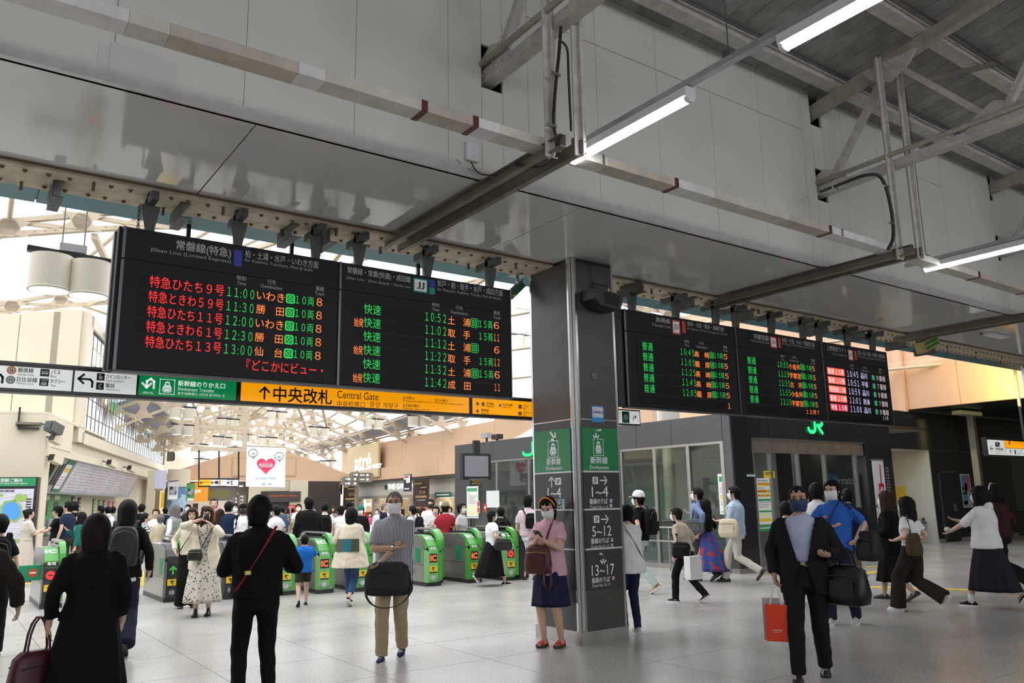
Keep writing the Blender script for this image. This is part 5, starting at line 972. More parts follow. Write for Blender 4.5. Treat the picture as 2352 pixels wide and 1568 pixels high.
# stained glass mural: panes with dark leading, colour made of many pieces
t = thing('stained_glass_mural', 'long backlit stained glass wall of mountain shapes above the fare map', 'stained glass', hl(um0, 0, 3.8)); nc, nr = 34, 6
s = Sign(hl(0, -.10), U, (0, 0, 1), .004); cols = [mat('glass_white', (.6, .65, .66), .3, emit=(.75, .82, .84), estr=.55), mat('glass_yellow', (.5, .42, .15), .3, emit=(.62, .52, .22), estr=.5), mat('glass_violet', (.06, .05, .12), .3, emit=(.10, .09, .18), estr=.5), mat('glass_olive', (.2, .17, .08), .3, emit=(.24, .20, .11), estr=.5), mat('glass_green', (.05, .3, .1), .3, emit=(.07, .38, .16), estr=.4), mat('glass_red', (.35, .05, .08), .3, emit=(.4, .1, .14), estr=.4)]
rr = random.Random(3)
for i in range(nc):
    a = um0+(um1-um0)*i/nc; b = um0+(um1-um0)*(i+1)/nc
    hbox('pane', a+.03, b-.03, -.13, -.105, 3.86, 6.92, cols[0], t)
    hgt = 5.25+.5*math.sin(i*.9)+.25*rr.random(); low = 4.55+.35*math.sin(i*.7+1)+.25*rr.random(); mid = (a+b)/2
    top = min(6.7, hgt+.9+.3*math.sin(i*.4))
    k = rr.choice([1, 1, 3, 1]) if i % 3 else rr.choice([2, 3]); s.poly([(a+.03, low+.55), (mid, low), (b-.03, low+.6), (b-.03, hgt), (mid, hgt+.35), (a+.03, hgt-.1)], cols[2 if i % 2 else 3], 'coloured_pane')
    s.poly([(a+.03, low+1.0), (mid, low+.75), (b-.03, low+1.05), (b-.03, top-.2), (mid, top), (a+.03, top-.25)], cols[k], 'coloured_pane', 1.5)
    if i in (7, 8, 22): s.poly([(a+.05, low+.6), (mid, low+.2), (b-.05, low+.9), (mid, low+1.4)], cols[4], 'coloured_pane', 2)
    if i in (19, 23, 24): s.poly([(a+.05, low+1.2), (mid, low+.9), (b-.05, low+1.3), (mid, low+2.0)], cols[5], 'coloured_pane', 2)
s.done(t)
for i in range(nc+1): u = um0+(um1-um0)*i/nc; w = .055 if i % 17 == 0 else .026; hbox('leading', u-w, u+w, -.12, -.088, 3.8, 7.0, mDark, t)
for z in (3.8, 4.36, 4.9, 5.43, 5.97, 6.5, 7.0): w = .05 if z in (3.8, 5.43, 7.0) else .012; hbox('leading', um0, um1, -.12, -.09, z-w, z+w, mDark, t)
# slanted fare map with three sheets
t = thing('fare_map', 'long slanted white fare map with red and black route lines over the ticket machines', 'fare map', hl(6, -.4, 2.4))
ua, _ = uz(190, 1062); uc, _ = uz(326, 1093); xcut = [ua, uz(268, 1078)[0], uz(292, 1084)[0], uc]
tw = np.array([0, 0, 1.0])*.93+NN*.42; tw /= np.linalg.norm(tw); O = hl(0, -.55, 2.02); sm = Sign(O, U, tw, .006)
def slab(u0, u1, v0, v1, m, nm, th=.03): q = [O+U*a+tw*b for a, b in ((u0, v0), (u1, v0), (u1, v1), (u0, v1))]; MB().prism(q, (0, 0, 0), tuple(-sm.n*th)).build(nm, m, t)
MB().prism([O-sm.n*.015+U*a+tw*b for a, b in ((ua-1.9, -.06), (uc+.6, -.06), (uc+.6, 1.04), (ua-1.9, 1.04))], (0, 0, 0), tuple(-sm.n*.05)).build('backing_board', mGalv, t)
rr = random.Random(5); mMapW = mat('map_white', (.62, .61, .66), .4); mMR = mat('route_red', (.5, .12, .12), .5); mMK = mat('route_grey', (.25, .25, .28), .5); mMB = mat('route_blue', (.25, .5, .65), .5)
for a, b in zip(xcut[:-1], xcut[1:]):
    slab(a+.03, b-.03, 0, .98, mMapW, 'map_sheet', .01)
    for k in range(9):
        v = .08+.1*k; x = a+.15+rr.random()*.5
        while x < b-.4: L = .4+rr.random()*1.2; sm.line([(x, v), (min(x+L, b-.1), v+rr.uniform(-.01, .01))], .012, rr.choice([mMR, mMK, mMK, mMR]), 'route_line'); x += L+rr.random()*.4
    for k in range(int((b-a)*1.2)): x = rr.uniform(a+.2, b-.2); v = rr.uniform(.1, .6); sm.line([(x, v), (x, v+rr.uniform(.1, .3))], .012, mMK, 'route_line')
    for k in range(int((b-a)*9)): x = rr.uniform(a+.1, b-.1); v = .1+.1*rr.randrange(9)-.03; sm.rect(x, v, x+.09, v+.012, mMK, 'station_name')
    sm.rect(a+.1, .02, b-.1, .035, mMB, 'route_line', 1.3); sm.rect(b-(b-a)*.45, 0, b-(b-a)*.42, .12, mMB, 'route_line', 1.3)
sm.rect(ua-1.1, 0, ua-.2, .98, mat('map_header_green', (.02, .16, .08), .5), 'green_header'); sm.rect(ua-1.1, .1, ua-.35, .85, mWhite, 'notice_sheet', 1.6); sm.rect(ua-1.0, .62, ua-.4, .75, mStick, 'notice_sheet', 2.2)
for k in range(4): sm.rect(ua-1.0, .45-.08*k, ua-.5, .47-.08*k, mMR, 'notice_sheet', 2.2)
for a in (ua-1.75, ua-1.42): sm.rect(a, .2, a+.24, .85, mDark, 'dark_screen', 1.6)
sm.rect(ua-1.8, .90, ua-1.2, .98, mGreyT, 'notice_sheet', 1.3)
sm.done(t)
# ticket machines, wall tags
t = thing('ticket_machine_bank', 'green bank of ticket machines on the left wall behind the navy shirted man', 'ticket machine', hl(3.5, -1, 0)); a, _ = uz(100, 1150, -1.05); b, _ = uz(153, 1160, -1.05)
hbox('green_front', 1.0, b+.3, -1.1, -1.0, .3, 2.05, mat('machine_green', (.03, .30, .10), .35), t); hbox('lower_front', 1.0, b+.3, -1.1, -.9, 0, .75, mStainD, t)
for k in range(int((b-2.6)/1.35)): hbox('machine_console', 3.0+1.35*k, 3.9+1.35*k, -1.0, -.78, .8, 1.25, mGalv, t); hbox('screen', 3.1+1.35*k, 3.7+1.35*k, -1.0, -.99, 1.35, 1.75, mDark, t); hbox('label_strip', 3.1+1.35*k, 3.8+1.35*k, -1.0, -.985, 1.82, 1.95, mWhite, t); hbox('card_slot', 3.2+1.35*k, 3.3+1.35*k, -.98, -.97, 1.3, 1.45, mWhite, t)
for px, py, col, lb in ((166, 1160, mBlack, 'first black vertical tag on the cream wall beside the green machines'), (181, 1162, mBlack, 'second black vertical tag on the cream wall'), (215, 1163, mGreen, 'first green vertical tag on the cream wall'), (227, 1164, mGreen, 'second green vertical tag on the cream wall'), (238, 1165, mGreen, 'third green vertical tag on the cream wall'), (249, 1167, mat('tag_pink', (.7, .05, .25), .5), 'first pink vertical tag on the cream wall'), (259, 1168, mat('tag_pink', (.7, .05, .25), .5), 'second pink vertical tag on the cream wall')):
    u, z = uz(px, py, -1.09); t = thing('wall_tag', lb, 'wall tag', hl(u, -1.09, z)); hbox('tag_plate', u-.22, u+.22, -1.1, -1.07, z-.30, z+.30, col, t); s = Sign(hl(0, -1.065), U, (0, 0, 1), .003)
    for k in range(4): s.rect(u-.1, z+.14-.13*k, u+.1, z+.22-.13*k, mWhite, 'print')
    s.done(t)
# station map board standing before the pillar
t = thing('station_map_board', 'station map board with a green header and blue pond map at the left edge', 'map board', hl(-1.2, -2, 0)); PB = hl(-1.2, 0); sb = Sign(PB, NN, (0, 0, 1), .004)
def hv(px, py): return sb.uv(px, py)
x1, zt_ = hv(88, 1097); x0 = x1-3.2
def bb_(nm, a, b, z0, z1, m, d0=0, d1=.04):
    q = [PB+NN*a+np.array([0, 0, z0]), PB+NN*b+np.array([0, 0, z0]), PB+NN*b+np.array([0, 0, z1]), PB+NN*a+np.array([0, 0, z1])]; MB().prism([tuple(p-U*d0*1.0) for p in q], (0, 0, 0), tuple(U*(d1+d0))).build(nm, m, t)
xa, za = hv(0, 1122); bb_('casing', x0, x1, .12, zt_+.02, mDark, 0, .25); _, zh = hv(80, 1116); bb_('green_header', x0+.02, x1-.04, zh, zt_-.0, mat('header_green', (.02, .26, .09), .4), .012, 0)
mx1, mz1 = hv(79, 1122); _, mz0 = hv(79, 1300); bb_('map_panel', x0+.06, mx1, .5, mz1, mat('map_paper', (.60, .60, .68), .4), .012, 0); bb_('leg', x0+.1, x0+.2, 0, .12, mDark); bb_('leg', x1-.3, x1-.2, 0, .12, mDark)
sb = Sign(PB-U*.014, NN, (0, 0, 1), .004); sb.ptext('上野駅ご案内', -8, 1103, 51, 1103, 9, mWhite, .015); sb.ptext('Ueno Station Information', -8, 1110, 63, 1110, 4, mWhite); sb.ptext('駅周辺案内図', -6, 1127, 33, 1127, 5, mBlack, .01)
rr = random.Random(9); mParkG = mat('park_green', (.30, .45, .12), .5); mPond = mat('pond_blue', (.08, .32, .75), .5); mRoad = mat('map_road', (.74, .74, .76), .5); mBl = mat('map_lilac', (.38, .33, .55), .5)
cx_, cz_ = hv(33, 1172); lx, lz = hv(0, 1240)
for k in range(90): a = rr.uniform(x0+.1, mx1-.15); z = rr.uniform(.7, mz1-.15); w = rr.uniform(.03, .12); sb.rect(a, z, a+w, z+w*.7, rr.choice([mBl, mRoad, mRoad, mParkG]), 'map_block')
for k in range(22): a = rr.uniform(x0+.1, mx1-.3); z = rr.uniform(.7, mz1-.2); sb.line([(a, z), (min(a+rr.uniform(.2, .8), mx1-.05), z+rr.uniform(-.25, .25))], .018, mRoad, 'map_road', 1.5)
sb.poly([(cx_-.32, cz_+.05), (cx_-.22, cz_+.22), (cx_-.02, cz_+.25), (cx_+.14, cz_+.12), (cx_+.2, cz_-.12), (cx_+.05, cz_-.27), (cx_-.14, cz_-.22), (cx_-.3, cz_-.1)], mParkG, 'pond', 2); sb.poly([(cx_-.26, cz_+.05), (cx_-.18, cz_+.18), (cx_-.02, cz_+.2), (cx_+.1, cz_+.1), (cx_+.15, cz_-.1), (cx_+.04, cz_-.22), (cx_-.12, cz_-.17), (cx_-.24, cz_-.08)], mPond, 'pond', 2.6)
a, z = hv(48, 1144); sb.poly([(a-.16, z-.08), (a-.1, z+.1), (a+.12, z+.08), (a+.14, z-.06)], mParkG, 'park', 2)
for k in range(16): z = mz1-.25-.06*k; sb.rect(mx1-.14, z, mx1-.03, z+.025, mBlack, 'map_legend', 2)
sb.done(t)
# wall lamps / cameras on the cream wall
def wallcam(px, py, n, label, col=mDarkG, sz=.22):
    p = onL(px, py, n); t = thing('wall_camera', label, 'camera', p); Mx = Matrix.Translation(Vector(p)) @ Matrix.Rotation(AZ-.5, 4, 'Z') @ Matrix.Rotation(.3, 4, 'Y')
    MB().cbox((0, 0, 0), (sz*1.3, sz*.8, sz*.8), Mx).build('body', col, t); MB().cbox((-sz*.7, 0, 0), (.02, sz*.6, sz*.6), Mx).build('lens_face', mDark, t); MB().tube([Vector(p), Vector(p)+Vector((-NN[0]*(n+.1), -NN[1]*(n+.1), .12))], .025, 6).build('arm', mDarkG, t); return t
wallcam(124, 983, .2, 'grey floodlight box on the cream corner', mDarkG, .3); wallcam(128, 1010, .2, 'cream wall speaker under the floodlight box', mCW, .22); wallcam(128, 1055, .2, 'cream wall speaker beside the slanted boards', mCW, .24); wallcam(258, 1065, .3, 'cream speaker on an arm over the fare map', mCW, .26); wallcam(303, 1077, .3, 'second cream speaker on an arm at the fare map end', mCW, .26)
t = thing('wall_bracket', 'small brown wall bracket shelf on the cream pillar front', 'bracket', P(66, 972, 1, 22.5)); p = PPL(66, 973, hl(-.36, 0), U); MB().cbox(p, (.55, .3, .06)).build('shelf', mBrown, t); MB().cbox((p[0]-.22, p[1], p[2]+.15), (.04, .1, .5)).build('arm', mDark, t); MB().cbox((p[0], p[1], p[2]-.12), (.45, .25, .04)).build('tray', mDark, t)
# upper peach wall after the mural and shop strip under it
pl = sroot('wall_left_far')
pe = hl(um1+.9, -.3); q2 = np.array([12.6, 50.5, 0])
def vwall(a, b, z0, z1, m, nm, parent, th=.15, zb1=None):
    a = np.array(a, float); b = np.array(b, float); d = (b-a)/np.linalg.norm(b-a); n = np.array([-d[1], d[0], 0])*th; zb1 = z0 if zb1 is None else zb1
    q = [(a[0], a[1], z0), (b[0], b[1], zb1), (b[0], b[1], z1), (a[0], a[1], z1)]; return MB().prism(q, (0, 0, 0), tuple(n)).build(nm, m, parent)
q2 = hl(um1+14, .6); vwall(pe, q2, 2.75, 4.7, mPeachH, 'upper_wall', pl); vwall(pe-np.array([.8, 0, 0]), q2-np.array([.8, 0, 0]), 0, 2.75, mCW, 'lower_wall', pl)
for px, py, lb in ((387, 1048, 'grey speaker box high on the peach wall'), (431, 1066, 'dark speaker box on the peach wall'), (446, 1075, 'last dark speaker box on the peach wall')):
    p = PPL(px, py, pe+NN*.3, NN); t = thing('wall_speaker', lb, 'speaker', p); MB().cbox(p, (.5, .4, .55)).build('box', mDarkG, t, bevel=.02); MB().cbox((p[0]+.27, p[1]-.1, p[2]), (.05, .3, .45)).build('grille', mDark, t)
# ------------------------------------------------------------------ back wall and shops
V8 = np.array([math.cos(math.radians(78)), math.sin(math.radians(78)), 0]); X8 = np.array([V8[1], -V8[0], 0]); DB = 46.0
sw = Sign(V8*DB, X8, (0, 0, 1), .01)
def bw(px, py): return sw.uv(px, py)
def bwbox(nm, xa, ya, xb, yb, m, parent, d0=0.0, d1=.2):
    a, b = bw(xa, ya); c, d = bw(xb, yb); lo, hi = min(a, c), max(a, c); z0, z1 = max(0, min(b, d)), max(b, d)
    q = [tuple(V8*(DB+d0)+X8*p+np.array([0, 0, z])) for p, z in ((lo, z0), (hi, z0), (hi, z1), (lo, z1))]; return MB().prism(q, (0, 0, 0), tuple(V8*(d1-d0))).build(nm, m, parent)
bk = sroot('wall_back')
MB().prism([tuple(V8*DB+X8*sw.uv(x, y)[0]+np.array([0, 0, sw.uv(x, y)[1]])) for x, y in ((375, 1103), (375, 1090), (430, 1072), (500, 1050), (560, 1036), (605, 1031), (655, 1035), (720, 1057), (810, 1093), (810, 1105))], (0, 0, 0), tuple(V8*.2)).build('gable', mPeachH, bk)
bwbox('trim_panel', 533, 1050, 680, 1094, mat('peach_line', (.52, .36, .24), .6), bk, -.03, 0); bwbox('trim_panel', 536, 1053, 677, 1091, mPeachH, bk, -.05, 0)
bwbox('shop_recess', 380, 1103, 800, 1300, mHallD, bk, 2.5, 2.6); bwbox('pier', 665, 1103, 700, 1300, mCW, bk, -.3, .6); bwbox('pier', 575, 1103, 592, 1300, mCW, bk, 0, .6); bwbox('lintel', 600, 1103, 668, 1127, mCW, bk, 0, .4)
for i, (px, w) in enumerate(((490, .7), (520, .7), (545, .6))):
    p, z = bw(px, 1150); t = thing('shop_light', 'bright ceiling light in the far passage', 'light', V8*(DB+1.5)+X8*p+np.array([0, 0, 2.5]), 0, 'far passage lights'); q = V8*(DB+1.4)+X8*p; MB().cbox((q[0], q[1], 2.55), (w, w, .04)).build('diffuser', lPanel, t)
t = thing('shop_sign', 'dark shop sign with red lettering on the back wall', 'shop sign', V8*DB+X8*bw(648, 1140)[0]+np.array([0, 0, 2])); bwbox('sign_board', 613, 1129, 688, 1152, mHallD, t, -.35, -.1); s = Sign(V8*(DB-.35), X8, (0, 0, 1), .01); s.ptext('Aoyama Flower Market', 618.5, 1138, 682, 1139, 5.5, led('lettering_red', (.75, .10, .02), .8), .01); s.done(t)
bwbox('shop_front_dark', 612, 1153, 690, 1300, mHallD, bk, -.1, 0)
t = thing('red_notice', 'red notice board in front of the dark shop', 'notice', V8*DB+X8*bw(669, 1170)[0]); bwbox('board', 660, 1159, 678, 1186, mRedP, t, -.6, -.55); s = Sign(V8*(DB-.6), X8, (0, 0, 1), .01)
for k in range(4): s.prect(662+k % 2, 1163+5*k, 675-k, 1164.5+5*k, mWhite)
s.done(t)
t = thing('orange_shop_front', 'bright orange shop front with white letters at the far left', 'shop front', V8*DB+X8*bw(450, 1150)[0]); bwbox('orange_panel', 398, 1109, 476, 1151, mat('shop_orange', (.80, .30, .02), .5, emit=(.8, .27, .01), estr=.25), t, -.4, 0); s = Sign(V8*(DB-.4), X8, (0, 0, 1), .01); s.ptext("L'OCCITANE", 412, 1127, 461, 1127.5, 6.5, mBackT, .02); s.ptext('EN PROVENCE', 425, 1133, 453, 1133, 2.5, mBackT); s.done(t)
bwbox('shop_interior_glow', 400, 1151, 540, 1240, mat('shop_glow', (.5, .48, .42), .6, emit=(.75, .68, .55), estr=.35), bk, 1.0, 1.1)
bwbox('shop_shelf', 444, 1156, 452, 1230, mHallD, bk, .5, .6); bwbox('green_beam', 478, 1127, 528, 1142, mat('olive_beam', (.18, .19, .06), .6), bk, .3, .5)
t = thing('pink_screen', 'small pink lit screen in the far passage', 'screen', V8*DB+X8*bw(498, 1165)[0]); bwbox('screen', 490, 1158, 505, 1168, led('pink_lit', (.9, .3, .5), .9), t, .2, .3)
# ------------------------------------------------------------------ right hall wall, shops, names
AR = math.radians(84); UR = np.array([math.cos(AR), math.sin(AR), 0]); R0 = np.array([18.3, 26.0, 0]); NR = np.array([-UR[1], UR[0], 0])   # faces the hall
sr = Sign(R0, -UR, (0, 0, 1), .01)
wr = sroot('wall_hall_right')
def rbox(nm, xa, ya, xb, yb, m, parent, d0=0.0, d1=.2):
    a, b = sr.uv(xa, ya); c, d = sr.uv(xb, yb); lo, hi = min(a, c), max(a, c); z0, z1 = max(0, min(b, d)), max(b, d)
    q = [tuple(R0-UR*p+NR*(-d0)+np.array([0, 0, z])) for p, z in ((lo, z0), (hi, z0), (hi, z1), (lo, z1))]; return MB().prism(q, (0, 0, 0), tuple(-NR*(d1-d0))).build(nm, m, parent)
def rz(lo, hi, z0, z1, m, nm, d0=0, d1=.2, parent=None):
    q = [tuple(R0+UR*p-NR*d0+np.array([0, 0, z])) for p, z in ((lo, z0), (hi, z0), (hi, z1), (lo, z1))]; return MB().prism(q, (0, 0, 0), tuple(-NR*(d1-d0))).build(nm, m, parent or wr)
cuts = [-9, -4, 1, 6, 11, 16, 21]
for a, b in zip(cuts[:-1], cuts[1:]): rz(a+.01, b-.01, 3.35, 5.0 if a < 1 else 4.75, mPeachH, 'upper_panel'); rz(a+.01, b-.01, 2.72, 3.34, mPeachH, 'lower_fascia', -.25, .0)
for a, b in zip(cuts[1:-1], cuts[2:]): rz(a+.01, b-.01, 1.9, 2.70, mat('store_white', (.66, .63, .56), .5), 'store_header', .3, .5)
mStone = mat('store_stone', (.40, .33, .26), .6, noise=.2, nscale=6); mShopG = mat('shop_interior_lit', (.25, .18, .10), .6, emit=(.65, .45, .22), estr=.35)  # warm interior light put into the back surface as its own glow
rz(-9, 21, 1.72, 1.9, mStone, 'stone_band', .26, .5)
for k in range(11): a = -8.5+2.7*k; rz(a, a+.35, 0, 1.72, mStone, 'stone_pier', .26, .6)
rz(-9, 21, 0, 1.72, mShopG, 'shop_window_back', 1.6, 1.7); rz(-9, 21, 2.6, 2.72, mHallD, 'canopy', -.2, .4)
rr = random.Random(4)
for k in range(16): a = -7.5+1.8*k; t = thing('shop_display', 'lit shelf of goods in the shop window beyond the crowd', 'display', R0+UR*a-NR*1.2, 0, 'shop window displays'); rz(a, a+.7, 0, .9+.3*rr.random(), rr.choice([mRedP, mDark, mCW, mStone]), 'shelf', 1.0, 1.4, t); rz(a+.1, a+.5, 1.35, 1.5, rr.choice([lPanel, mStick]), 'lit_panel', 1.2, 1.4, t)
t = thing('shop_name_sign', 'white glowing store name letters with a smaller word on the peach wall panel', 'shop sign', R0); a0, b0 = sr.uv(818, 1080); a1, b1 = sr.uv(885, 1030)
rbox('name_panel', 815, 1029, 885, 1094, mat('name_panel_cream', (.66, .52, .30), .5), t, -.42, -.30); s = Sign(R0+NR*.42, -UR, (0, 0, 1), .02); lN = led('lettering_white', (.85, .88, 1), 1.5)
s.ptext('atré', 815.5, 1062, 853, 1058, 34, lN, .02); s.ptext('WEST', 855, 1072, 878, 1068, 9, lN, .05); u, v = s.uv(815, 1080.5); u2, v2 = s.uv(851, 1075.5); s.line([(u, v), (u2, v2)], .05, lN); s.done(t)
for px, py, w, e in ((872, 1018, .5, 60), (985, 1010, .5, 50)):
    p = PPL(px, py, R0+NR*.9, NR); la = bpy.data.lights.new('accent_spot', 'SPOT'); la.energy = e*2.2; la.color = (1, .85, .1); la.spot_size = .9; la.spot_blend = 1; o = bpy.data.objects.new('accent_spot', la); COL.objects.link(o); o.location = (p[0], p[1], p[2]-.5); o.rotation_euler = (math.radians(25), math.radians(125), 0)
t = thing('store_sign', 'white lit store letters starting THE GAR on the white header', 'shop sign', R0); s = Sign(R0-NR*.28, -UR, (0, 0, 1), .02); s.ptext('THE GARDEN', 891, 1118, 952, 1114, 12, led('lettering_teal_white', (.75, .95, .9), 1.4), .04); s.prect(884, 1114, 889, 1124, mGreen); s.done(t)
def rbanner(xa, ya, xb, yb, base, label, bands=(), d=.6, texts=()):
    s = Sign(R0+NR*d, -UR, (0, 0, 1), .01); t = thing('hanging_banner', label, 'banner', s.pt(*s.uv((xa+xb)/2, (ya+yb)/2))); a, b = s.uv(xa, ya); c, e = s.uv(xb, yb)
    q = [s.pt(x, z, -2) for x, z in ((a, e), (c, e), (c, b), (a, b))]; MB().prism([tuple(p) for p in q], (0, 0, 0), tuple(-s.n*.02)).build('cloth', base, t)
    for (x0, y0, x1, y1, m) in bands: s.poly([(a+(c-a)*x0, b+(e-b)*y0), (a+(c-a)*x1, b+(e-b)*y0), (a+(c-a)*x1, b+(e-b)*y1), (a+(c-a)*x0, b+(e-b)*y1)], m, 'print')
    for (tx, x0, x1, y, h, m) in texts: s.text(tx, a+(c-a)*x0, a+(c-a)*x1, b+(e-b)*y, abs(e-b)*h, m, .01, part='print', k=2)
    s.done(t)
mGold = mat('print_gold', (.45, .28, .12), .5); mBrn = mat('print_brown', (.035, .02, .014), .5); mRdP = mat('print_red', (.5, .03, .05), .5)
rbanner(768, 1105, 785, 1135, mBrn, 'small dark gold banner at the left end of the shops', [(.2, .1, .8, .5, mGold), (.1, .85, .9, .9, mWhite)])
rbanner(788, 1110, 820, 1172, mBrn, 'tall dark brown banner wrapped on the pillar beside the signpost', [(.1, .1, .4, .16, mGold), (.35, .2, .8, .24, mGold), (.2, .55, .9, .62, mGold), (.3, .7, .8, .72, mWhite)], .7, [('国宝', .45, .85, .42, .12, mGold)])
rbanner(926, 1090, 944, 1128, mat('print_black', (.02, .02, .03), .5), 'black, white and red printed banner over the store letters', [(.1, .05, .9, .3, mWhite), (.2, .1, .7, .2, mRdP), (.4, .3, .9, .5, mWhite), (.2, .8, .8, .88, mWhite)], 1.2)
rbanner(948, 1100, 984, 1164, mBrn, 'tall dark brown banner behind the striped shirt man', [(.1, .15, .6, .2, mGold), (.5, .3, .9, .34, mGold), (.2, .6, .9, .68, mGold), (.3, .75, .8, .77, mWhite)], .7, [('国宝', .45, .85, .48, .12, mGold)])
rbanner(953, 1165, 983, 1182, mat('print_coral', (.62, .15, .10), .5), 'small coral poster under the tall brown banner', [(.2, .3, .6, .6, mWhite)], .7)
rbanner(998, 1131, 1036, 1141, mat('awning_green', (.01, .10, .06), .5), 'dark green shop awning with pale letters', [(.1, .4, .9, .6, mWhite)], .3)
# ------------------------------------------------------------------ hall roof: arched lattice trusses, glazing
def hfr(a, b): a = np.array(a, float); b = np.array(b, float); return a, b-a
def arch_truss(A, B, zs, rise, zt, label, n=14, big=False):
    """A, B: spring points; bottom chord is an arc, top chord two straight pitches"""
    t = thing('arch_truss', label, 'truss', (A[0], A[1], zs)); A = np.array([*A, zs]); B = np.array([*B, zs]); d = B-A; L = np.linalg.norm(d)
    bot = [A+d*i/n+np.array([0, 0, rise*(1-abs(2*i/n-1)**1.7)]) for i in range(n+1)]
    top = [A+d*i/n+np.array([0, 0, .75+(zt-zs-.75)*(1-abs(2*i/n-1))]) for i in range(n+1)]
    w = .14; mb = MB(); mt = MB(); mv = MB(); md = MB(); fd = MB()
    for i in range(n):
        mb.bar(bot[i], bot[i+1], w, .10); mt.bar(top[i], top[i+1], w, .10)
    for i in range(n+1): mv.bar(bot[i], top[i], .08, .08, tuple(d/L))
    for i in range(n):
        if i < n/2: md.bar(top[i], bot[i+1], .08, .09, tuple(d/L)) if i % 1 == 0 else None
        else: md.bar(bot[i], top[i+1], .08, .09, tuple(d/L))
    mb.build('bottom_chord', mSteelC, t); mt.build('top_chord', mSteelC, t)
    for k, (a, b) in enumerate(zip(bot, top)): MB().bar(a, b, .08, .08, tuple(d/L)).build('web_post', mSteelC, t)
    for i in range(n): MB().bar(*( (top[i], bot[i+1]) if i < n/2 else (bot[i], top[i+1]) ), .08, .09, tuple(d/L)).build('web_diagonal', mSteelC, t)
    e = d/L; nf = np.cross(e, (0, 0, 1))
    for i in range(n+1):
        for c, sg in ((bot[i], 1), (top[i], -1)):
            q = [c+e*u+np.array([0, 0, sg*v]) for u, v in ((-.42, -.02), (.42, -.02), (.22, .12), (.10, .34), (-.10, .34), (-.22, .12))]; fd.prism([tuple(p-nf*.06*(1 if nf[1] > 0 else -1)) for p in q], (0, 0, 0), tuple(nf*.02))
    fd.build('gusset_plates', mSteelC, t)['kind'] = 'stuff'
    if big:
        r = MB()
        for i in range(n):
            for k in range(7):
                p = bot[i]+(bot[i+1]-bot[i])*(k+.5)/7; s_ = -1 if nf[1] > 0 else 1
                for dz in (.02,): c = p+nf*s_*.075+np.array([0, 0, dz]); r.ell(tuple(c), (.016, .016, .016), 6, 4)
            for k in range(3):
                for c in (top[i]+(bot[i+1]-top[i])*(.06+.03*k), top[i]+(bot[i+1]-top[i])*(.88+.03*k)) if i < n/2 else (): c = c+nf*s_*.06; r.ell(tuple(c), (.016, .016, .016), 6, 4)
        r.build('rivets', mSteelC, t)['kind'] = 'stuff'
    return top
AT = [((-8, 13.6), (26, 9.0), 4.6, 3.9, 9.6, 'near arched lattice truss over the left signs', 26, True), ((-7, 19.8), (24, 15.5), 4.6, 3.6, 9.4, 'second arched lattice truss above the cream wall', 24, True), ((-6, 28.6), (18.7, 25.2), 4.5, 3.6, 9.2, 'third arched lattice truss at the near end of the mural', 20, True), ((5.2, 32.8), (19.2, 30.8), 4.35, 2.2, 8.2, 'fourth arched lattice truss over the mural', 14, False), ((7.2, 38.2), (19.8, 36.4), 4.3, 2.1, 7.7, 'fifth arched lattice truss behind the twin lamps', 14, False), ((9.0, 43.2), (20.5, 41.8), 4.25, 1.9, 7.2, 'far arched lattice truss before the back wall', 12, False), ((9.8, 47.4), (21, 46.0), 4.25, 1.8, 7.0, 'arched lattice truss at the back wall', 14, False), ((10.6, 52.4), (21.6, 51.0), 4.25, 1.8, 7.0, 'arched lattice truss just beyond the back gable', 16, False), ((11.4, 58.4), (22.2, 57.0), 4.25, 1.8, 7.0, 'last arched lattice truss far beyond the back gable', 16, False)]
tops = []
for (A, B, zs, rise, zt, lab, n, big) in AT: tops.append((arch_truss(A, B, zs, rise, zt, lab, n, big), A, B, zs, zt))
mGl = glassmat('roof_glass', (.97, .98, 1), .0); rg = sroot('ceiling_skylight'); mOut = mat('roof_edge_grey', (.30, .33, .40), .6)
def topat(A, B, zs, zt, f): return np.array([A[0]+(B[0]-A[0])*f, A[1]+(B[1]-A[1])*f, zs+.85+(zt-zs-.75)*(1-abs(2*f-1))])
NB = 12
for i in range(len(AT)-1):
    a = AT[i]; b = AT[i+1]
    fr = [k/NB for k in range(NB+1)]
    for f in fr:
        p = topat(a[0], a[1], a[2], a[4], f); q = topat(b[0], b[1], b[2], b[4], f); MB().tube([p, q], .05, 6).build('glazing_purlin', mSteelC, rg)
    for f0, f1 in zip(fr[:-1], fr[1:]):
        q = [topat(a[0], a[1], a[2], a[4], f0), topat(a[0], a[1], a[2], a[4], f1), topat(b[0], b[1], b[2], b[4], f1), topat(b[0], b[1], b[2], b[4], f0)]
        solid = ((f1 <= 1/NB+.01) or (f0 >= 1-1/NB-.01)) and i > 2
        MB().prism([tuple(p+np.array([0, 0, .1])) for p in q], (0, 0, 0), (0, 0, .015)).build('roof_panel' if solid else 'pane', mOut if solid else mGl, rg)
# longitudinal diagonal bracing seen against the light
for i in range(1, 6):
    a = AT[i]; b = AT[min(i+1, 6)]
    for f0, f1 in ((.30, .42), (.62, .74), (.5, .38), (.5, .62)):
        p = topat(a[0], a[1], a[2], a[4], f0); q = topat(b[0], b[1], b[2], b[4], f1)
        if i < 6: MB().bar(p-np.array([0, 0, .6]), q-np.array([0, 0, .6]), .12, .12).build('tie_beam', mSteelC, rg)
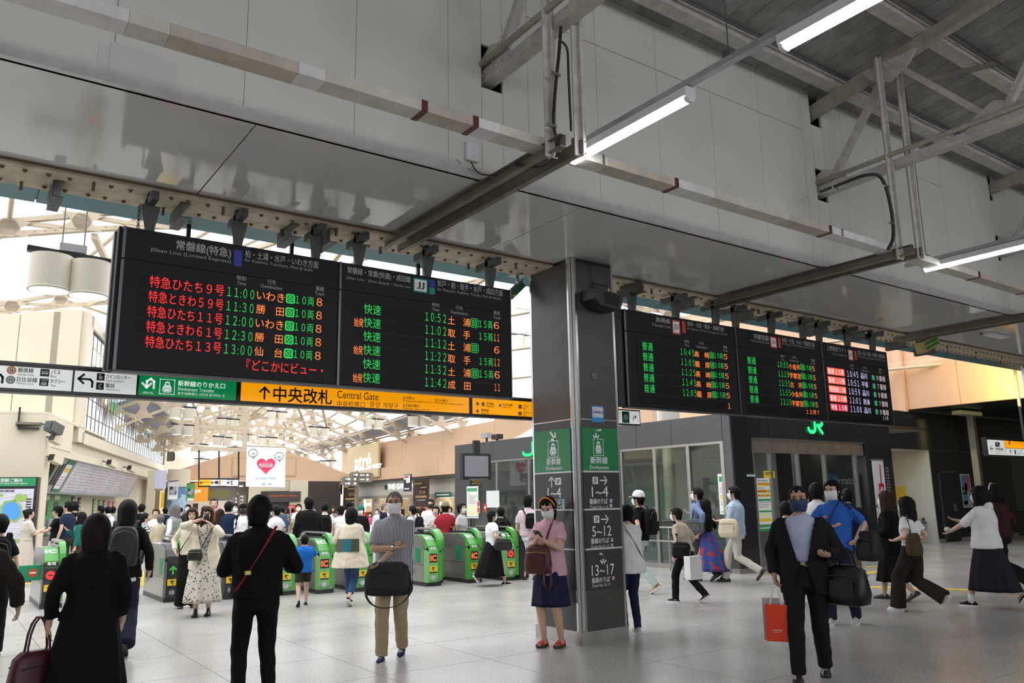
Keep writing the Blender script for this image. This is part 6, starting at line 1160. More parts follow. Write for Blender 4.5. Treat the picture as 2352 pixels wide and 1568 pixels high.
# ------------------------------------------------------------------ twin drum lamps
mDrum = mat('drum_cream', (.66, .62, .52), .5); lDrum = mat('drum_light', (.9, .95, .9), .5, emit=(.93, 1, .95), estr=4.0)
LP = [(112, 668, 203, 682, 85, 'nearest pair of cream drum lamps at the upper left'), (402, 960, 434.5, 963, 26.5, 'pair of drum lamps at the right end of the mural, upper one'), (406, 998, 432, 1000, 23, 'pair of drum lamps under the upper mural end pair'), (510, 983, 537, 985, 22, 'drum lamp pair inside the cream portal frame'), (499, 1023, 521, 1025, 20, 'drum lamp pair low inside the portal frame'), (547, 1013, 569, 1015, 17, 'drum lamp pair crossed by the right portal post'),
      (605, 1023, 625.5, 1024, 19, 'drum lamp pair just above the heart banner'), (624, 965, 648, 967, 21, 'drum lamp pair high above the heart banner'), (721, 1001, 745.5, 1003, 21, 'drum lamp pair right of the heart banner'), (845, 983, 869, 985, 23, 'drum lamp pair above the store name'), (837, 1039, 857.5, 1040, 19.5, 'drum lamp pair just over the glowing store name'), (446, 1038, 468, 1039, 18, 'drum lamp pair left of the left portal post'),
      (454, 1070, 472, 1071, 16, 'low small drum lamp pair left of the white direction sign rods'), (530, 1045, 548, 1046, 18, 'drum lamp pair under the portal beam'), (687, 1081, 702, 1082, 14, 'smallest drum lamp pair right of the heart banner'), (716, 1077, 735, 1077, 16, 'small drum lamp pair beside the smallest pair'), (742, 1075, 763, 1075, 17, 'small drum lamp pair left of the store name'), (949, 979, 976, 980, 26, 'large drum lamp pair under the orange sign'),
      (942, 1019, 966, 1020, 22.5, 'drum lamp pair above the peach wall edge'), (1065, 1030, 1091, 1031, 26, 'drum lamp pair over the ticket office roof'), (1191, 797, 1215, 800, 31, 'drum lamp pair in the gap left of the column'), (480, 925, 508, 927, 24, 'drum lamp pair touching the sign bottom left'), (586, 1046, 604, 1047, 16, 'drum lamp pair hidden mostly by the heart banner')]
for (xl, yl, xr, yr, w, lab) in LP:
    dist = .5*1875/w; pts = []
    for x, y in ((xl, yl), (xr, yr)):
        q = ray(x, y); q = q/np.hypot(q[0], q[1]); pts.append(CP+q*dist)
    t = thing('twin_drum_lamp', lab, 'lamp', (pts[0]+pts[1])/2); R_ = .235; Hh = .44
    for p in pts:
        MB().lathe(tuple(p), [(R_-.025, .012), (R_-.02, 0), (R_, 0), (R_+.004, .02), (R_, .03), (R_, Hh), (.05, Hh+.01), (0, Hh+.01)], 36).build('drum', mDrum, t, smooth=False); MB().lathe(tuple(p), [(0, .012), (R_-.024, .012)], 22).build('light_disc', lDrum, t, fixn=False)
    a, b = pts; d = (b-a)/np.linalg.norm(b-a); MB().bar(a-d*.27+np.array([0, 0, Hh+.05]), b+d*.27+np.array([0, 0, Hh+.05]), .10, .07).build('black_bracket', mDark, t)
    m = (a+b)/2; MB().cbox((m[0], m[1], m[2]+Hh+.14), (.3, .12, .1)).build('ballast_box', mGalv, t); 
    for s_ in (-.12, .12): MB().tube([m+d*s_+np.array([0, 0, Hh+.15]), np.array([*(m+d*s_)[:2], max(m[2]+Hh+1.1, 6.9 if dist > 15 else 0)])], .008, 5).build('hanging_rod', mDarkG, t)
    MB().tube([m+d*-.3+np.array([0, 0, Hh+1.1]), m+d*.3+np.array([0, 0, Hh+1.1])], .03, 6).build('carrier_pipe', mSteelC, t)
# portal frame + direction sign
VF = lambda px, py, d: PPL(px, py, V8*d, V8)
DF = 31.0; t = thing('portal_frame', 'cream steel hanging frame carrying the far direction sign', 'frame', VF(505, 1030, DF))
for xa, ya, xb, yb, w in ((452, 955, 452, 1028, .16), (562, 925, 562, 1031, .16), (452, 979, 562, 984, .14), (440, 1029, 566, 1033, .14)): MB().bar(VF(xa, ya, DF), VF(xb, yb, DF), w, w).build('frame_member', mSteelC, t)
for x, s_ in ((452, 1), (562, -1)): a = VF(x, 965 if s_ > 0 else 968, DF); 
t = thing('direction_sign', 'small orange and white arrow sign hanging from the cream frame over the crowd', 'sign', VF(505, 1108, DF)); s = Sign(V8*DF, X8, (0, 0, 1), .01)
def vb(nm, xa, ya, xb, yb, m, t, D, d0=0, d1=.05): a = VF(xa, ya, D); b = VF(xb, yb, D); q = [tuple(v+V8*d0) for v in (np.array([a[0], a[1], b[2]]), np.array([b[0], b[1], b[2]]), np.array([b[0], b[1], a[2]]), a)]; return MB().prism(q, (0, 0, 0), tuple(V8*(d1-d0))).build(nm, m, t)
vb('frame', 456, 1098, 549, 1117.5, mDark, t, DF, .01, .2); vb('orange_panel', 458, 1101, 484, 1114.5, mBackO, t, DF); vb('white_panel', 485, 1101.5, 520, 1115, mBackW, t, DF); vb('white_panel', 521, 1102, 547, 1115.5, mBackW, t, DF)
for x in (457, 503, 548): MB().tube([VF(x, 1032, DF), VF(x, 1098, DF)], .03, 6).build('rod', mDark, t)
for x in (463.5, 489.5, 526): u, v = s.uv(x, 1108); s.arrow(u, v, .13, PI, K, .2)
s.ptext('正面玄関口', 467, 1106, 482, 1106, 3, mRedP, .01); s.ptext('銀座線', 508, 1105, 515, 1105, 2.5, K); s.prect(494, 1104, 501, 1111, K); u, v = s.uv(504.5, 1105.5); s.disc(u, v, .045, mOr); u, v = s.uv(504.5, 1111); s.disc(u, v, .045, mGy); s.prect(530.5, 1103.5, 534, 1107, K); s.prect(530.5, 1109.5, 534, 1113, K); s.ptext('バス', 536, 1105, 541, 1105, 2.5, K); s.ptext('タクシー', 536, 1111, 543, 1111, 2.5, K); s.done(t)
# heart banner (mascot figures left out)
DBn = 27.0; t = thing('heart_banner', 'white hanging banner with a red heart reading keep distance', 'banner', VF(610, 1070, DBn)); sb_ = MB(); a = VF(567, 1023, DBn); b = VF(656, 1026, DBn); c = VF(654.5, 1118.5, DBn); d = VF(564.5, 1117, DBn)
MB().prism([tuple(v) for v in (d, c, b, a)], (0, 0, 0), tuple(V8*.02)).build('cloth', mat('banner_cloth', (.78, .78, .80), .6), t); MB().tube([a, b], .02, 6).build('top_rod', mSteelC, t)
for x in (570, 652): MB().tube([VF(x, 1024, DBn), VF(x, 985, DBn)], .008, 5).build('cord', mDark, t)
s = Sign(V8*DBn, X8, (0, 0, 1), .012); u, v = s.uv(611, 1068); w = .285; mHeart = mat('heart_red', (.72, .04, .12), .5)
s.poly([(u+w*(16*math.sin(q)**3)/16, v+w*(13*math.cos(q)-5*math.cos(2*q)-2*math.cos(3*q)-math.cos(4*q))/16) for q in np.linspace(0, 2*PI, 40)[:-1]], mHeart, 'heart')
s.ptext('ありがとう', 603, 1064, 619.5, 1064.3, 3.5, mWhite, .02, k=2); s.ptext('KEEP DISTANCE', 598.5, 1071.7, 622.5, 1072, 3, mWhite, .03, k=2); u1, v1 = s.uv(595, 1067.5); u2, v2 = s.uv(626.5, 1068); s.line([(u1+.04, v1), (u2-.04, v2)], .022, mWhite, 'arrow', 2); s.line([(u1+.06, v1+.05), (u1, v1), (u1+.06, v1-.05)], .022, mWhite, 'arrow', 2); s.line([(u2-.06, v2+.05), (u2, v2), (u2-.06, v2-.05)], .022, mWhite, 'arrow', 2)
s.ptext('エンジョイ! うえの', 587, 1096.7, 632.5, 1098, 4.5, mat('print_sky', (.3, .55, .8), .5), .01); s.ptext('上野駅', 600, 1111, 609.5, 1111, 2.5, mGreyT, .02); s.ptext('UENO', 616, 1111, 624, 1111, 2.5, mGreyT, .02)
for px, py, tx in ((581, 1040, '上野'), (641.5, 1047.5, 'UENO')):
    u, v = s.uv(px, py); s.line([(u+.125*(1+.12*abs(math.sin(4*q)))*math.cos(q), v+.115*(1+.12*abs(math.sin(4*q)))*math.sin(q)) for q in np.linspace(0, 2*PI, 33)], .012, K, 'speech_bubble'); s.line([(u-.02, v-.12), (u+.02, v-.18), (u+.04, v-.11)], .012, K, 'speech_bubble'); s.text(tx, u-.05, u+.06, v-.02, .05, mGreyT, .02)
s.done(t)
# finger posts
def fpost(px, ytop, D, label, arms):
    p = VF(px, ytop, D); t = thing('signpost', label, 'signpost', (p[0], p[1], 0)); MB().lathe((p[0], p[1], 0), [(.09, 0), (.07, .1), (.06, p[2]-.1), (.08, p[2]-.05), (0, p[2]+.05)], 12).build('pole', mBrown, t, smooth=True)
    for (xa, xb, y, dr) in arms:
        a = VF(xa, y, D); b = VF(xb, y, D); h = .075; e = (b-a)/np.linalg.norm(b-a); tip = a-e*.1 if dr < 0 else b+e*.1
        q = [a+np.array([0, 0, -h]), b+np.array([0, 0, -h])]+([tip] if dr > 0 else [])+[b+np.array([0, 0, h]), a+np.array([0, 0, h])]+([tip] if dr < 0 else [])
        MB().prism([tuple(v-V8*.08) for v in q], (0, 0, 0), tuple(V8*.03)).build('finger_board', mBrown, t); s = Sign(V8*(D-.08), X8, (0, 0, 1), .01); L0, v0 = s.uv(xa+2, y); L1, _ = s.uv(xb-2, y); s.rect(L0+.05, v0-.015, L0+(L1-L0)*.55, v0+.02, mWhite); s.disc(L0+(L1-L0)*.8, v0, .04, mWhite); s.done(t)
fpost(820, 1082, 24.5, 'dark brown signpost with finger boards before the store name', [(806, 824, 1090, -1), (821, 851, 1091, 1), (788, 806, 1100, -1), (821, 851, 1101, 1), (787, 806, 1110, -1), (807, 819, 1100, 0), (807, 819, 1110, 0)])
fpost(545.5, 1132, 38, 'far dark signpost with many finger boards before the passage', [(536, 545, 1145, -1), (547, 560, 1140, 1), (536, 545, 1152, -1), (547, 561, 1148, 1), (536, 545, 1159, -1), (547, 561, 1156, 1)])
# pillar wrap and shop at the mural end
t = thing('round_pillar', 'pale blue wrapped pillar at the far left beside the orange shop', 'pillar', VF(407, 1160, 38)); p = VF(407, 1160, 38); MB().lathe((p[0], p[1], 0), [(.42, 0), (.42, 2.35)], 20).build('poster_wrap', pattern('wrap_blue', 'blot', (.35, .50, .62), (.12, .22, .42), 1.6), t, smooth=True); MB().lathe((p[0], p[1], 0), [(.46, 2.35), (.46, 3.1)], 20).build('cream_head', mCW, t, smooth=True)
for xa, ya, xb, yb, D, m, lb in ((387, 1106, 408, 1147, 33, mat('ban_white', (.58, .58, .62), .5), 'white hanging banner with a dark group picture at the far left'), (429, 1111, 446, 1151, 36, mat('ban_green', (.08, .32, .10), .5), 'green hanging banner with a dark group picture')):
    t = thing('hanging_banner', lb, 'banner', VF((xa+xb)/2, ya, D)); vb('cloth', xa, ya, xb, yb, m, t, D); vb('print', xa+3, ya+11, xb-3, yb-13, pattern('group_print', 'blot', (.03, .03, .04), (.35, .35, .35), 7), t, D, -.02, 0); vb('strip', xa+1, yb-7, xb-1, yb-1, mWhite, t, D, -.02, 0); MB().tube([VF(xa, ya, D), VF(xb+2, ya-3, D)], .02, 6).build('rod', mDark, t)
t = thing('kiosk_front', 'bright kiosk front with posters under the mural end', 'shop front', hl(um1+1.5, 0, 0)); vb('lit_header', 345, 1080, 381, 1122, mat('kiosk_lit', (.35, .36, .45), .4, emit=(.5, .5, .65), estr=.35), t, 37.5); vb('orange_poster', 347, 1127, 352, 1165, mRedP, t, 37.4); vb('lit_doorway', 353, 1127, 370, 1230, mat('kiosk_warm', (.6, .45, .2), .5, emit=(.9, .62, .28), estr=.6), t, 37.6); vb('yellow_poster', 371, 1130, 376, 1165, mStick, t, 37.4); vb('post', 340, 1080, 345, 1260, mCW, t, 37.3); vb('dark_band', 357, 1127, 361, 1230, mBrown, t, 37.4); vb('lower_front', 345, 1166, 352, 1250, mCW, t, 37.4)
# small grey lamps and projector on the office roof
for px, py, D, lb in ((1118, 1000, 19.6, 'white projector lamp on the office roof edge'), (1142, 1003, 19.2, 'dark camera on the office roof edge')): p = P(px, py, 0, XL+.3); t = thing('roof_camera', lb, 'camera', p); MB().cbox(p, (.2, .35, .15)).build('body', mGalv if px < 1130 else mDark, t); MB().cbox((p[0], p[1], p[2]-.15), (.05, .05, .2)).build('stand', mDark, t)
t = thing('roof_duct', 'grey corrugated canopy on the ticket office roof left of the column', 'duct', P(1190, 985, 0, XL+1.5))
a = P(1140, 990, 0, XL+1.2); b = P(1226, 985, 0, XL+1.2)
for k in range(14): y0 = b[1]+(a[1]-b[1])*k/14; y1 = b[1]+(a[1]-b[1])*(k+.85)/14; MB().prism([(XL+1.2, y0, ZTOP), (XL+1.2, y1, ZTOP), (XL+1.9, y1, ZTOP+.75-.04*k), (XL+1.9, y0, ZTOP+.78-.04*k)], (0, 0, 0), (.05, 0, 0)).build('corrugation', mGalv, t)
# lilac building outside the glass roof at left
ob = sroot('backdrop_building'); MB().box((-16, 34, 0), (.9, 36, 11)).build('facade', mat('lilac_facade', (.34, .36, .50), .7), ob)
# ------------------------------------------------------------------ people: one remeshed body each, clothes, hair, shoes and mask as parts
def voxel(mb, vox, it=3, fac=.5, folds=0.0, fseed=0, cut=None):
    me = mb.mesh('shape'); o = bpy.data.objects.new('shape', me); TMP.collection.objects.link(o)
    b = bmesh.new(); b.from_mesh(me); bmesh.ops.recalc_face_normals(b, faces=b.faces); b.to_mesh(me); b.free()
    r = o.modifiers.new('r', 'REMESH'); r.mode = 'VOXEL'; r.voxel_size = vox; r.use_smooth_shade = True
    s = o.modifiers.new('s', 'SMOOTH'); s.factor = fac; s.iterations = it
    vl = TMP.view_layers[0]; vl.update(); e = o.evaluated_get(vl.depsgraph); m2 = bpy.data.meshes.new_from_object(e)
    bpy.data.objects.remove(o); bpy.data.meshes.remove(me)
    n = len(m2.vertices); v = np.zeros(n*3); m2.vertices.foreach_get('co', v); v = v.reshape(-1, 3)
    if folds:
        nr = np.zeros(n*3); m2.vertices.foreach_get('normal', nr); nr = nr.reshape(-1, 3); q = fseed*1.7
        d = np.sin(v[:, 0]*31+v[:, 2]*17+q+2*np.sin(v[:, 1]*13+v[:, 2]*9))*.5+np.sin(v[:, 2]*43+v[:, 1]*23+3*np.sin(v[:, 0]*11+q))*.35+np.sin(v[:, 0]*71+v[:, 1]*53-v[:, 2]*37)*.2
        v += nr*(d*folds)[:, None]; m2.vertices.foreach_set('co', v.ravel())
    if cut is not None:
        b = bmesh.new(); b.from_mesh(m2); kill = [f for f in b.faces if cut(f.calc_center_median())]; bmesh.ops.delete(b, geom=kill, context='FACES'); bd = [v for v in b.verts if v.is_boundary]; [bmesh.ops.smooth_vert(b, verts=bd, factor=.5, use_axis_x=True, use_axis_y=True, use_axis_z=True) for _ in range(6)]; b.to_mesh(m2); b.free()
    m2.materials.clear(); m2.polygons.foreach_set('use_smooth', [True]*len(m2.polygons)); return m2
ZT = [.78, .90, 1.0, 1.08, 1.2, 1.3, 1.37, 1.42, 1.46]
PF = dict(rx=[.150, .168, .145, .128, .142, .145, .128, .088, .050], ry=[.100, .118, .102, .092, .118, .105, .085, .066, .050])
PM = dict(rx=[.150, .160, .150, .146, .168, .180, .160, .105, .055], ry=[.100, .115, .108, .104, .118, .118, .095, .075, .055])
def V(*a): return Vector(a)
def ring(mb, C, rx, ry, R, n=16): return [C+R @ V(rx*math.cos(2*PI*k/n), ry*math.sin(2*PI*k/n), 0) for k in range(n)]
def loftv(mb, rings):
    n = len(rings[0]); vs = [p for r in rings for p in r]; fs = []
    for i in range(len(rings)-1):
        for k in range(n): k2 = (k+1) % n; fs.append((i*n+k, i*n+k2, (i+1)*n+k2, (i+1)*n+k))
    fs.append(tuple(range(n))[::-1]); fs.append(tuple(range((len(rings)-1)*n, len(rings)*n))); mb.add(vs, fs)
def ik(S, T, a, b, pole):
    d = T-S; L = min(max(d.length, abs(a-b)+.01), a+b-.002); d.normalize(); T = S+d*L
    c = (a*a+L*L-b*b)/(2*a*L); h = math.sqrt(max(0, 1-c*c))*a; p = pole-d*pole.dot(d); p.normalize(); return S+d*(c*a)+p*h, T
def hand(mb, Wr, d, pn, sd, curl, s=1.0):
    d = d.normalized(); pn = (pn-d*pn.dot(d)).normalized(); x = d.cross(pn)*sd
    R = Matrix((x, d, pn)).transposed().to_4x4(); R.translation = Wr+d*.045*s
    mb.ell((0, 0, 0), (.037*s, .052*s, .016*s), 10, 7, R)
    for i, (o, L) in enumerate(((-.028, .066), (-.0095, .078), (.0095, .074), (.028, .058))):
        b = Wr+d*.08*s+x*o*s; c1 = curl*.8+.06*i; c2 = curl*1.7+.05*i
        q1 = b+(d*math.cos(c1)+pn*math.sin(c1))*L*.5*s+x*o*.12; q2 = q1+(d*math.cos(c2)+pn*math.sin(c2))*L*.5*s
        mb.tube([b-d*.015, b, q1, q2], [.010*s, .0098*s, .0088*s, .007*s], 6)
    b = Wr+d*.02*s-x*.026*s; q = b-x*.025*s+d*.03*s+pn*.012*s; q2 = q+d*.028*s-x*.004+pn*.010*s; mb.tube([b, q, q2], [.013*s, .011*s, .008*s], 6)
SKIN = [mat('skin_light', (.56, .36, .26), .5), mat('skin_tan', (.44, .26, .17), .5), mat('skin_pale', (.62, .42, .32), .5)]
def hairmat(nm, c):
    m = mat(nm, c, .62, spec=.14); t = m.node_tree; tcn = t.nodes.new('ShaderNodeTexCoord'); mp = t.nodes.new('ShaderNodeMapping'); mp.inputs['Scale'].default_value = (170, 170, 7); n = t.nodes.new('ShaderNodeTexNoise'); n.inputs['Scale'].default_value = 1; n.inputs['Detail'].default_value = 3
    bp = t.nodes.new('ShaderNodeBump'); bp.inputs['Strength'].default_value = .5; bp.inputs['Distance'].default_value = .004; t.links.new(tcn.outputs['Object'], mp.inputs[0]); t.links.new(mp.outputs[0], n.inputs['Vector']); t.links.new(n.outputs['Fac'], bp.inputs['Height']); t.links.new(bp.outputs[0], t.nodes['Principled BSDF'].inputs['Normal']); return m
HAIRM = dict(k=hairmat('hair_black', (.006, .0055, .0055)), b=hairmat('hair_brown', (.030, .014, .009)), g=hairmat('hair_grey', (.13, .125, .12)), d=hairmat('hair_dark_brown', (.012, .008, .007)))
mMask = mat('mask_white', (.72, .73, .74), .7); mMaskN = mat('mask_navy', (.02, .035, .10), .7); mMaskK = mat('mask_black', (.015, .015, .015), .7); mEye = mat('eye_dark', (.02, .015, .012), .2); mLip = mat('lip', (.40, .17, .14), .5)
FAB = {}
def fab(nm, c, r=.9): 
    if nm not in FAB: FAB[nm] = mat('cloth_'+nm, c, r, bump=.12, bscale=260, noise=.06, nscale=9, spec=.2 if r > .7 else .4)
    return FAB[nm]
K_ = fab('black', (.0045, .0045, .005)); NV = fab('navy', (.012, .018, .045)); WH = fab('white', (.70, .71, .72)); BG = fab('beige', (.52, .45, .33)); DN_ = fab('denim', (.03, .07, .16)); DK = fab('dark_denim', (.012, .018, .035)); CRM = fab('cream', (.66, .60, .47)); GYF = fab('grey', (.28, .28, .28)); BRN = fab('brown', (.04, .028, .02)); SKY = fab('sky', (.30, .42, .62)); BLU = fab('blue', (.03, .12, .48)); GRN_ = fab('green', (.01, .11, .08)); PNK = fab('pink', (.62, .36, .43)); RED = fab('wine_red', (.30, .02, .03)); KHK = fab('khaki', (.34, .27, .17)); CHR = fab('charcoal', (.03, .03, .033)); MNT = fab('mint', (.42, .52, .48)); LGY = fab('light_grey', (.45, .45, .45))
mSoleW = mat('sole_white', (.65, .64, .6), .6); mSoleK = mat('sole_black', (.02, .02, .02), .6); mShoeK = mat('shoe_black', (.012, .012, .012), .35); mShoeW = mat('shoe_white', (.6, .6, .6), .6)
def horizon(x): return 784+F_PX*math.tan(PITCH)-(x-1176)*math.tan(ROLL)
class Person: pass
PN = [0]
def person(px, s, ytop, rel, label, top=None, bot=None, hair='short', hc='k', mask='w', fem=False, g=1.0, lean=0, feet=((.10, .0, 0, 0), (-.10, .0, 0, 0)), arms=(None, None), head=(0, 0), shoes=(None, None), vox=.016, curl=.5, skin=0, cap=None, hairL=None, xtra=(), H=None, group=None, hipdz=0, palm=(None, None)):
    """px: photo column; s: photo pixels per metre at the person; ytop: head top; rel: facing in degrees from 'walking away' (180 = towards the viewer)"""
    PN[0] += 1; hz = horizon(px); fx_ = px
    for _ in range(4): F0 = FL(fx_, horizon(fx_)+1.6*s); fx_ += px-px_of(F0+np.array([0, 0, 1.05]))[0]
    Ht = H or max(.95, min(1.9, 1.6-(ytop-hz)/s)); k = Ht/1.70
    az = math.atan2(F0[1], F0[0]); rz = az+math.radians(rel)-PI/2
    t = thing('person', label, 'person', F0, rz, group); Pp = PF if fem else PM; o = Person(); o.t = t
    M0 = Matrix.Translation(Vector(F0)) @ Matrix.Rotation(rz, 4, 'Z'); o.M = M0; o.k = k
    # joints in a 1.70 m frame
    LL = .845; an = []; hipz = .915
    for (fx, fy, fz, fp) in feet: an.append(V(fx, fy-.03*math.cos(math.radians(fp)) - (.10*math.sin(math.radians(fp))*0), .085+fz+.14*math.sin(math.radians(max(fp, 0))) )); 
    for i, a in enumerate(an): hx = .085*(1 if i == 0 else -1)*g; r2 = (a.x-hx)**2+a.y**2; hipz = min(hipz, math.sqrt(max(.2, LL*LL-r2))+a.z)
    hipz += hipdz; R = Matrix.Rotation(-math.radians(lean), 3, 'X'); piv = V(0, 0, hipz)
    def T(x, y, z): return piv+R @ V(x, y, z-.915)
    sw = (.146 if fem else .170)*g; nd = np.interp
    def prof(z, e=0): return (float(nd(z, ZT, Pp['rx']))*g+e, float(nd(z, ZT, Pp['ry']))*g+e)
    S = [T(sw, 0, 1.36), T(-sw, 0, 1.36)]; hips = [V(.085*g, 0, hipz-.01), V(-.085*g, 0, hipz-.01)]
    knees = []; ank = []
    for i in range(2): kn, a = ik(hips[i], an[i], .43, .42, V(0, 1, .15)); knees.append(kn); ank.append(a)
    elb = []; wr = []
    for i in range(2):
        sd = 1 if i == 0 else -1; a = arms[i]; pole = V(sd*.5, -.6, -.5)
        if a is None: tgt = S[i]+R @ V(sd*.07, .06, -.50)
        else: tgt = piv+R @ V(a[0], a[1], a[2]-.915); pole = V(*a[3:6]) if len(a) > 3 else pole
        e, w_ = ik(S[i], tgt, .275, .245, pole); elb.append(e); wr.append(w_)
    hc_ = T(0, .015, 1.585); HM = Matrix.Translation(hc_+V(0, 0, .004)) @ Matrix.Rotation(math.radians(head[0]), 4, 'Z') @ Matrix.Rotation(-math.radians(head[1]+lean*.3), 4, 'X') @ Matrix.Scale(1.07, 4)
    o.wr = [M0 @ (w_*k) for w_ in wr]; o.hd = [(wr[i]-elb[i]).normalized() for i in range(2)]; o.S = [M0 @ (q*k) for q in S]; o.T = lambda x, y, z: M0 @ (T(x, y, z)*k); o.HM = M0 @ Matrix.Scale(k, 4) @ HM; o.palm = [M0 @ ((wr[i]+o.hd[i]*.07)*k) for i in range(2)]
    def fin(mb_or_me, name, m, par=t, smooth=True):
        me = mb_or_me if isinstance(mb_or_me, bpy.types.Mesh) else mb_or_me.mesh(name); me.transform(Matrix.Scale(k, 4)); ob = link(name, me, m, par, smooth); me.name = name; return ob
    # body
    lg = (.5+.5*g)*(.80 if bot and bot[0] in ('pants', 'wide') else 1); th = lg*(.80 if bot and bot[0] == 'skirt' else 1); slv_ = (max(q[3] for q in top) if isinstance(top, list) else top[3]) if top else 0
    b = MB(); loftv(b, [ring(b, T(0, 0, z), *[q-(.014 if z < 1.42 else 0)-(.03 if z < .8 else 0) for q in prof(z)], R) for z in [.82]+ZT[1:]]); b.tube([T(0, 0, 1.40), T(0, .004, 1.50)], [.056, .047 if fem else .054], 10)
    for i in range(2):
        sd = 1 if i == 0 else -1; gg = .5+.5*g
        b.ell(tuple(S[i].lerp(T(0, 0, 1.36), .12)), (.044*gg, .042*gg, .042*gg), 10, 7)
        ag = gg*(.84 if slv_ > 1.2 else 1); b.tube([S[i].lerp(T(0, 0, 1.36), .08), S[i].lerp(elb[i], .5), elb[i]], [.042*ag, .042*ag, .037*ag], 10); b.tube([elb[i], elb[i].lerp(wr[i], .35), wr[i], wr[i]+o.hd[i]*.02], [.037*ag, .037*ag, .026, .027], 10); b.ell(tuple(elb[i]), (.037*ag,)*3, 8, 6)
        pn = V(*palm[i]) if palm[i] else V(-sd, .2, 0) if abs(o.hd[i].z) > .6 else V(0, -.2, 1)
        hand(b, wr[i], o.hd[i], pn, sd, curl)
        b.tube([hips[i]+V(0, 0, .02), hips[i].lerp(knees[i], .5), knees[i]], [.088*th, .074*th, .056*th], 12); b.ell(tuple(knees[i]), (.056*th,)*3, 8, 6)
        b.tube([knees[i], knees[i].lerp(ank[i], .3)+V(0, -.012, 0), ank[i]], [.054*lg, .055*lg, .034], 12); fd = math.radians(feet[i][3]); b.tube([ank[i], ank[i]+V(0, -.02*math.cos(fd), -.05), ank[i]+V(0, .10*math.cos(fd), -.05-.10*math.sin(fd))], [.034, .032, .026], 8)
    b.ell((0, -.012, .02), (.074, .092, .096), 14, 10, HM); b.ell((0, .026, -.045), (.055, .062, .066), 12, 9, HM); b.ell((0, .066, -.088), (.024, .022, .018), 8, 6, HM); b.tube([HM @ V(0, .082, .012), HM @ V(0, .104, -.022), HM @ V(0, .092, -.03)], [.007, .013, .010], 8)
    for sd in (1, -1): b.ell((sd*.078, -.005, -.008), (.010, .020, .031), 8, 6, HM); b.ell((sd*.034, .062, -.02), (.026, .024, .024), 8, 6, HM)
    b.ell((0, .075, .03), (.05, .014, .014), 8, 6, HM)
    fin(voxel(b, vox, 2), 'body', SKIN[skin])
    e = MB(); bl = MB()
    for sd in (1, -1): e.ell((sd*.031, .0835, .006), (.012, .006, .006), 8, 6, HM); e.ell((sd*.031, .087, .026), (.018, .004, .0035), 8, 5, HM)
    fin(e, 'eyes', mEye)
    if mask is None: l = MB(); l.ell((0, .088, -.058), (.020, .006, .006), 8, 6, HM); fin(l, 'mouth', mLip)
    else:
        mk = MB(); nu, nv = 12, 7
        for j in range(nv+1):
            v_ = j/nv; z = -.003-.098*v_
            for i in range(nu+1):
                a = math.radians(-72+144*i/nu); bul = .016*math.cos(a)**2*math.sin(PI*(.15+.8*v_)); rr_ = (1-.25*max(0, v_-.45)**1.3*2)
                mk.v.append(HM @ V(math.sin(a)*(.077)*rr_, .006+math.cos(a)*(.092)*rr_+bul, z+.012*abs(math.sin(a))*(1-2*v_)*.6))
        for j in range(nv):
            for i in range(nu): q = j*(nu+1)+i; mk.f.append((q, q+1, q+nu+2, q+nu+1))
        for sd in (1, -1): mk.tube([HM @ V(sd*.072, .03, -.02), HM @ V(sd*.084, .0, .015), HM @ V(sd*.085, -.018, -.005), HM @ V(sd*.07, .025, -.07)], .0018, 4)
        fin(mk, 'face_mask', {'w': mMask, 'n': mMaskN, 'k': mMaskK}[mask])
    # hair
    L = {'short': .095, 'crop': .075, 'bob': .17, 'long': .34, 'bald': .05, 'mid': .24}[hair if hairL is None else hair]; L = hairL or L; hm = MB(); nu = 72; rows = []; q5 = PN[0]*1.3
    vol = {'short': .016, 'crop': .006, 'bob': .022, 'long': .020, 'bald': .001, 'mid': .022}[hair]; fr = 50 if hair in ('long', 'bob', 'mid') else 62
    hl_ = .046 if hair in ('long', 'bob', 'mid') else .064
    zs_ = [.116+vol*.6]+[(.112+vol*.6)*math.cos(math.radians(q)) for q in (14, 28, 42, 55, 67, 78)]+[0-.0, -.25*L, -.5*L, -.7*L, -.85*L, -L]
    for j, z in enumerate(zs_[1:]):
        if z > 0: rho = math.sqrt(max(0, 1-(z/(.116+vol*.6))**2))
        else: rho = 1.0-.16*(-z/L) if hair in ('long', 'mid') else (1.04-.30*(-z/L)**2 if hair == 'bob' else 1.0-.35*(-z/L))
        row = []
        for i in range(nu):
            a = 2*PI*i/nu; fa = abs((math.degrees(a)-90+180) % 360-180)   # 0 = front
            lo_ = max(0, -z)/L; st = 1+(.012+.02*lo_)*math.sin(a*9+j*.4+q5)+.012*math.sin(a*23+q5*2+j*.3)+.010*math.sin(a*35+j*.2)+.02*math.sin(a*3+q5)+((.016*math.sin(a*7+j*1.9)+.012*math.sin(a*13-j*2.7)) if hair == 'short' else 0)
            x = (.079+vol)*rho*math.cos(a)*st; y = -.012+(.098+vol)*rho*math.sin(a)*st; zz = z
            if fa < fr and z < hl_+.010*math.sin(a*7+q5)+(.012 if fa < 20 else 0)*(1 if hair == 'short' else 0): k_ = .55 if z < hl_-.02 else .8; x *= k_; y = -.01+(y+.01)*k_
            if hair in ('short', 'crop', 'bald') and z < 0:
                if fa < 105: x *= .78; y *= .78; zz = max(z, -.035)
            if hair in ('long', 'mid') and z < -.10: back = max(0, -math.sin(a)); y -= .02*(-z-.10)/.2*0; x *= 1+.25*min(1, (-z-.1)/.2); y = y-.015 if fa > 60 else y
            row.append(HM @ V(x, y, zz+lo_*(.012*math.sin(a*11+q5)+.009*math.sin(a*29))))
        rows.append(row)
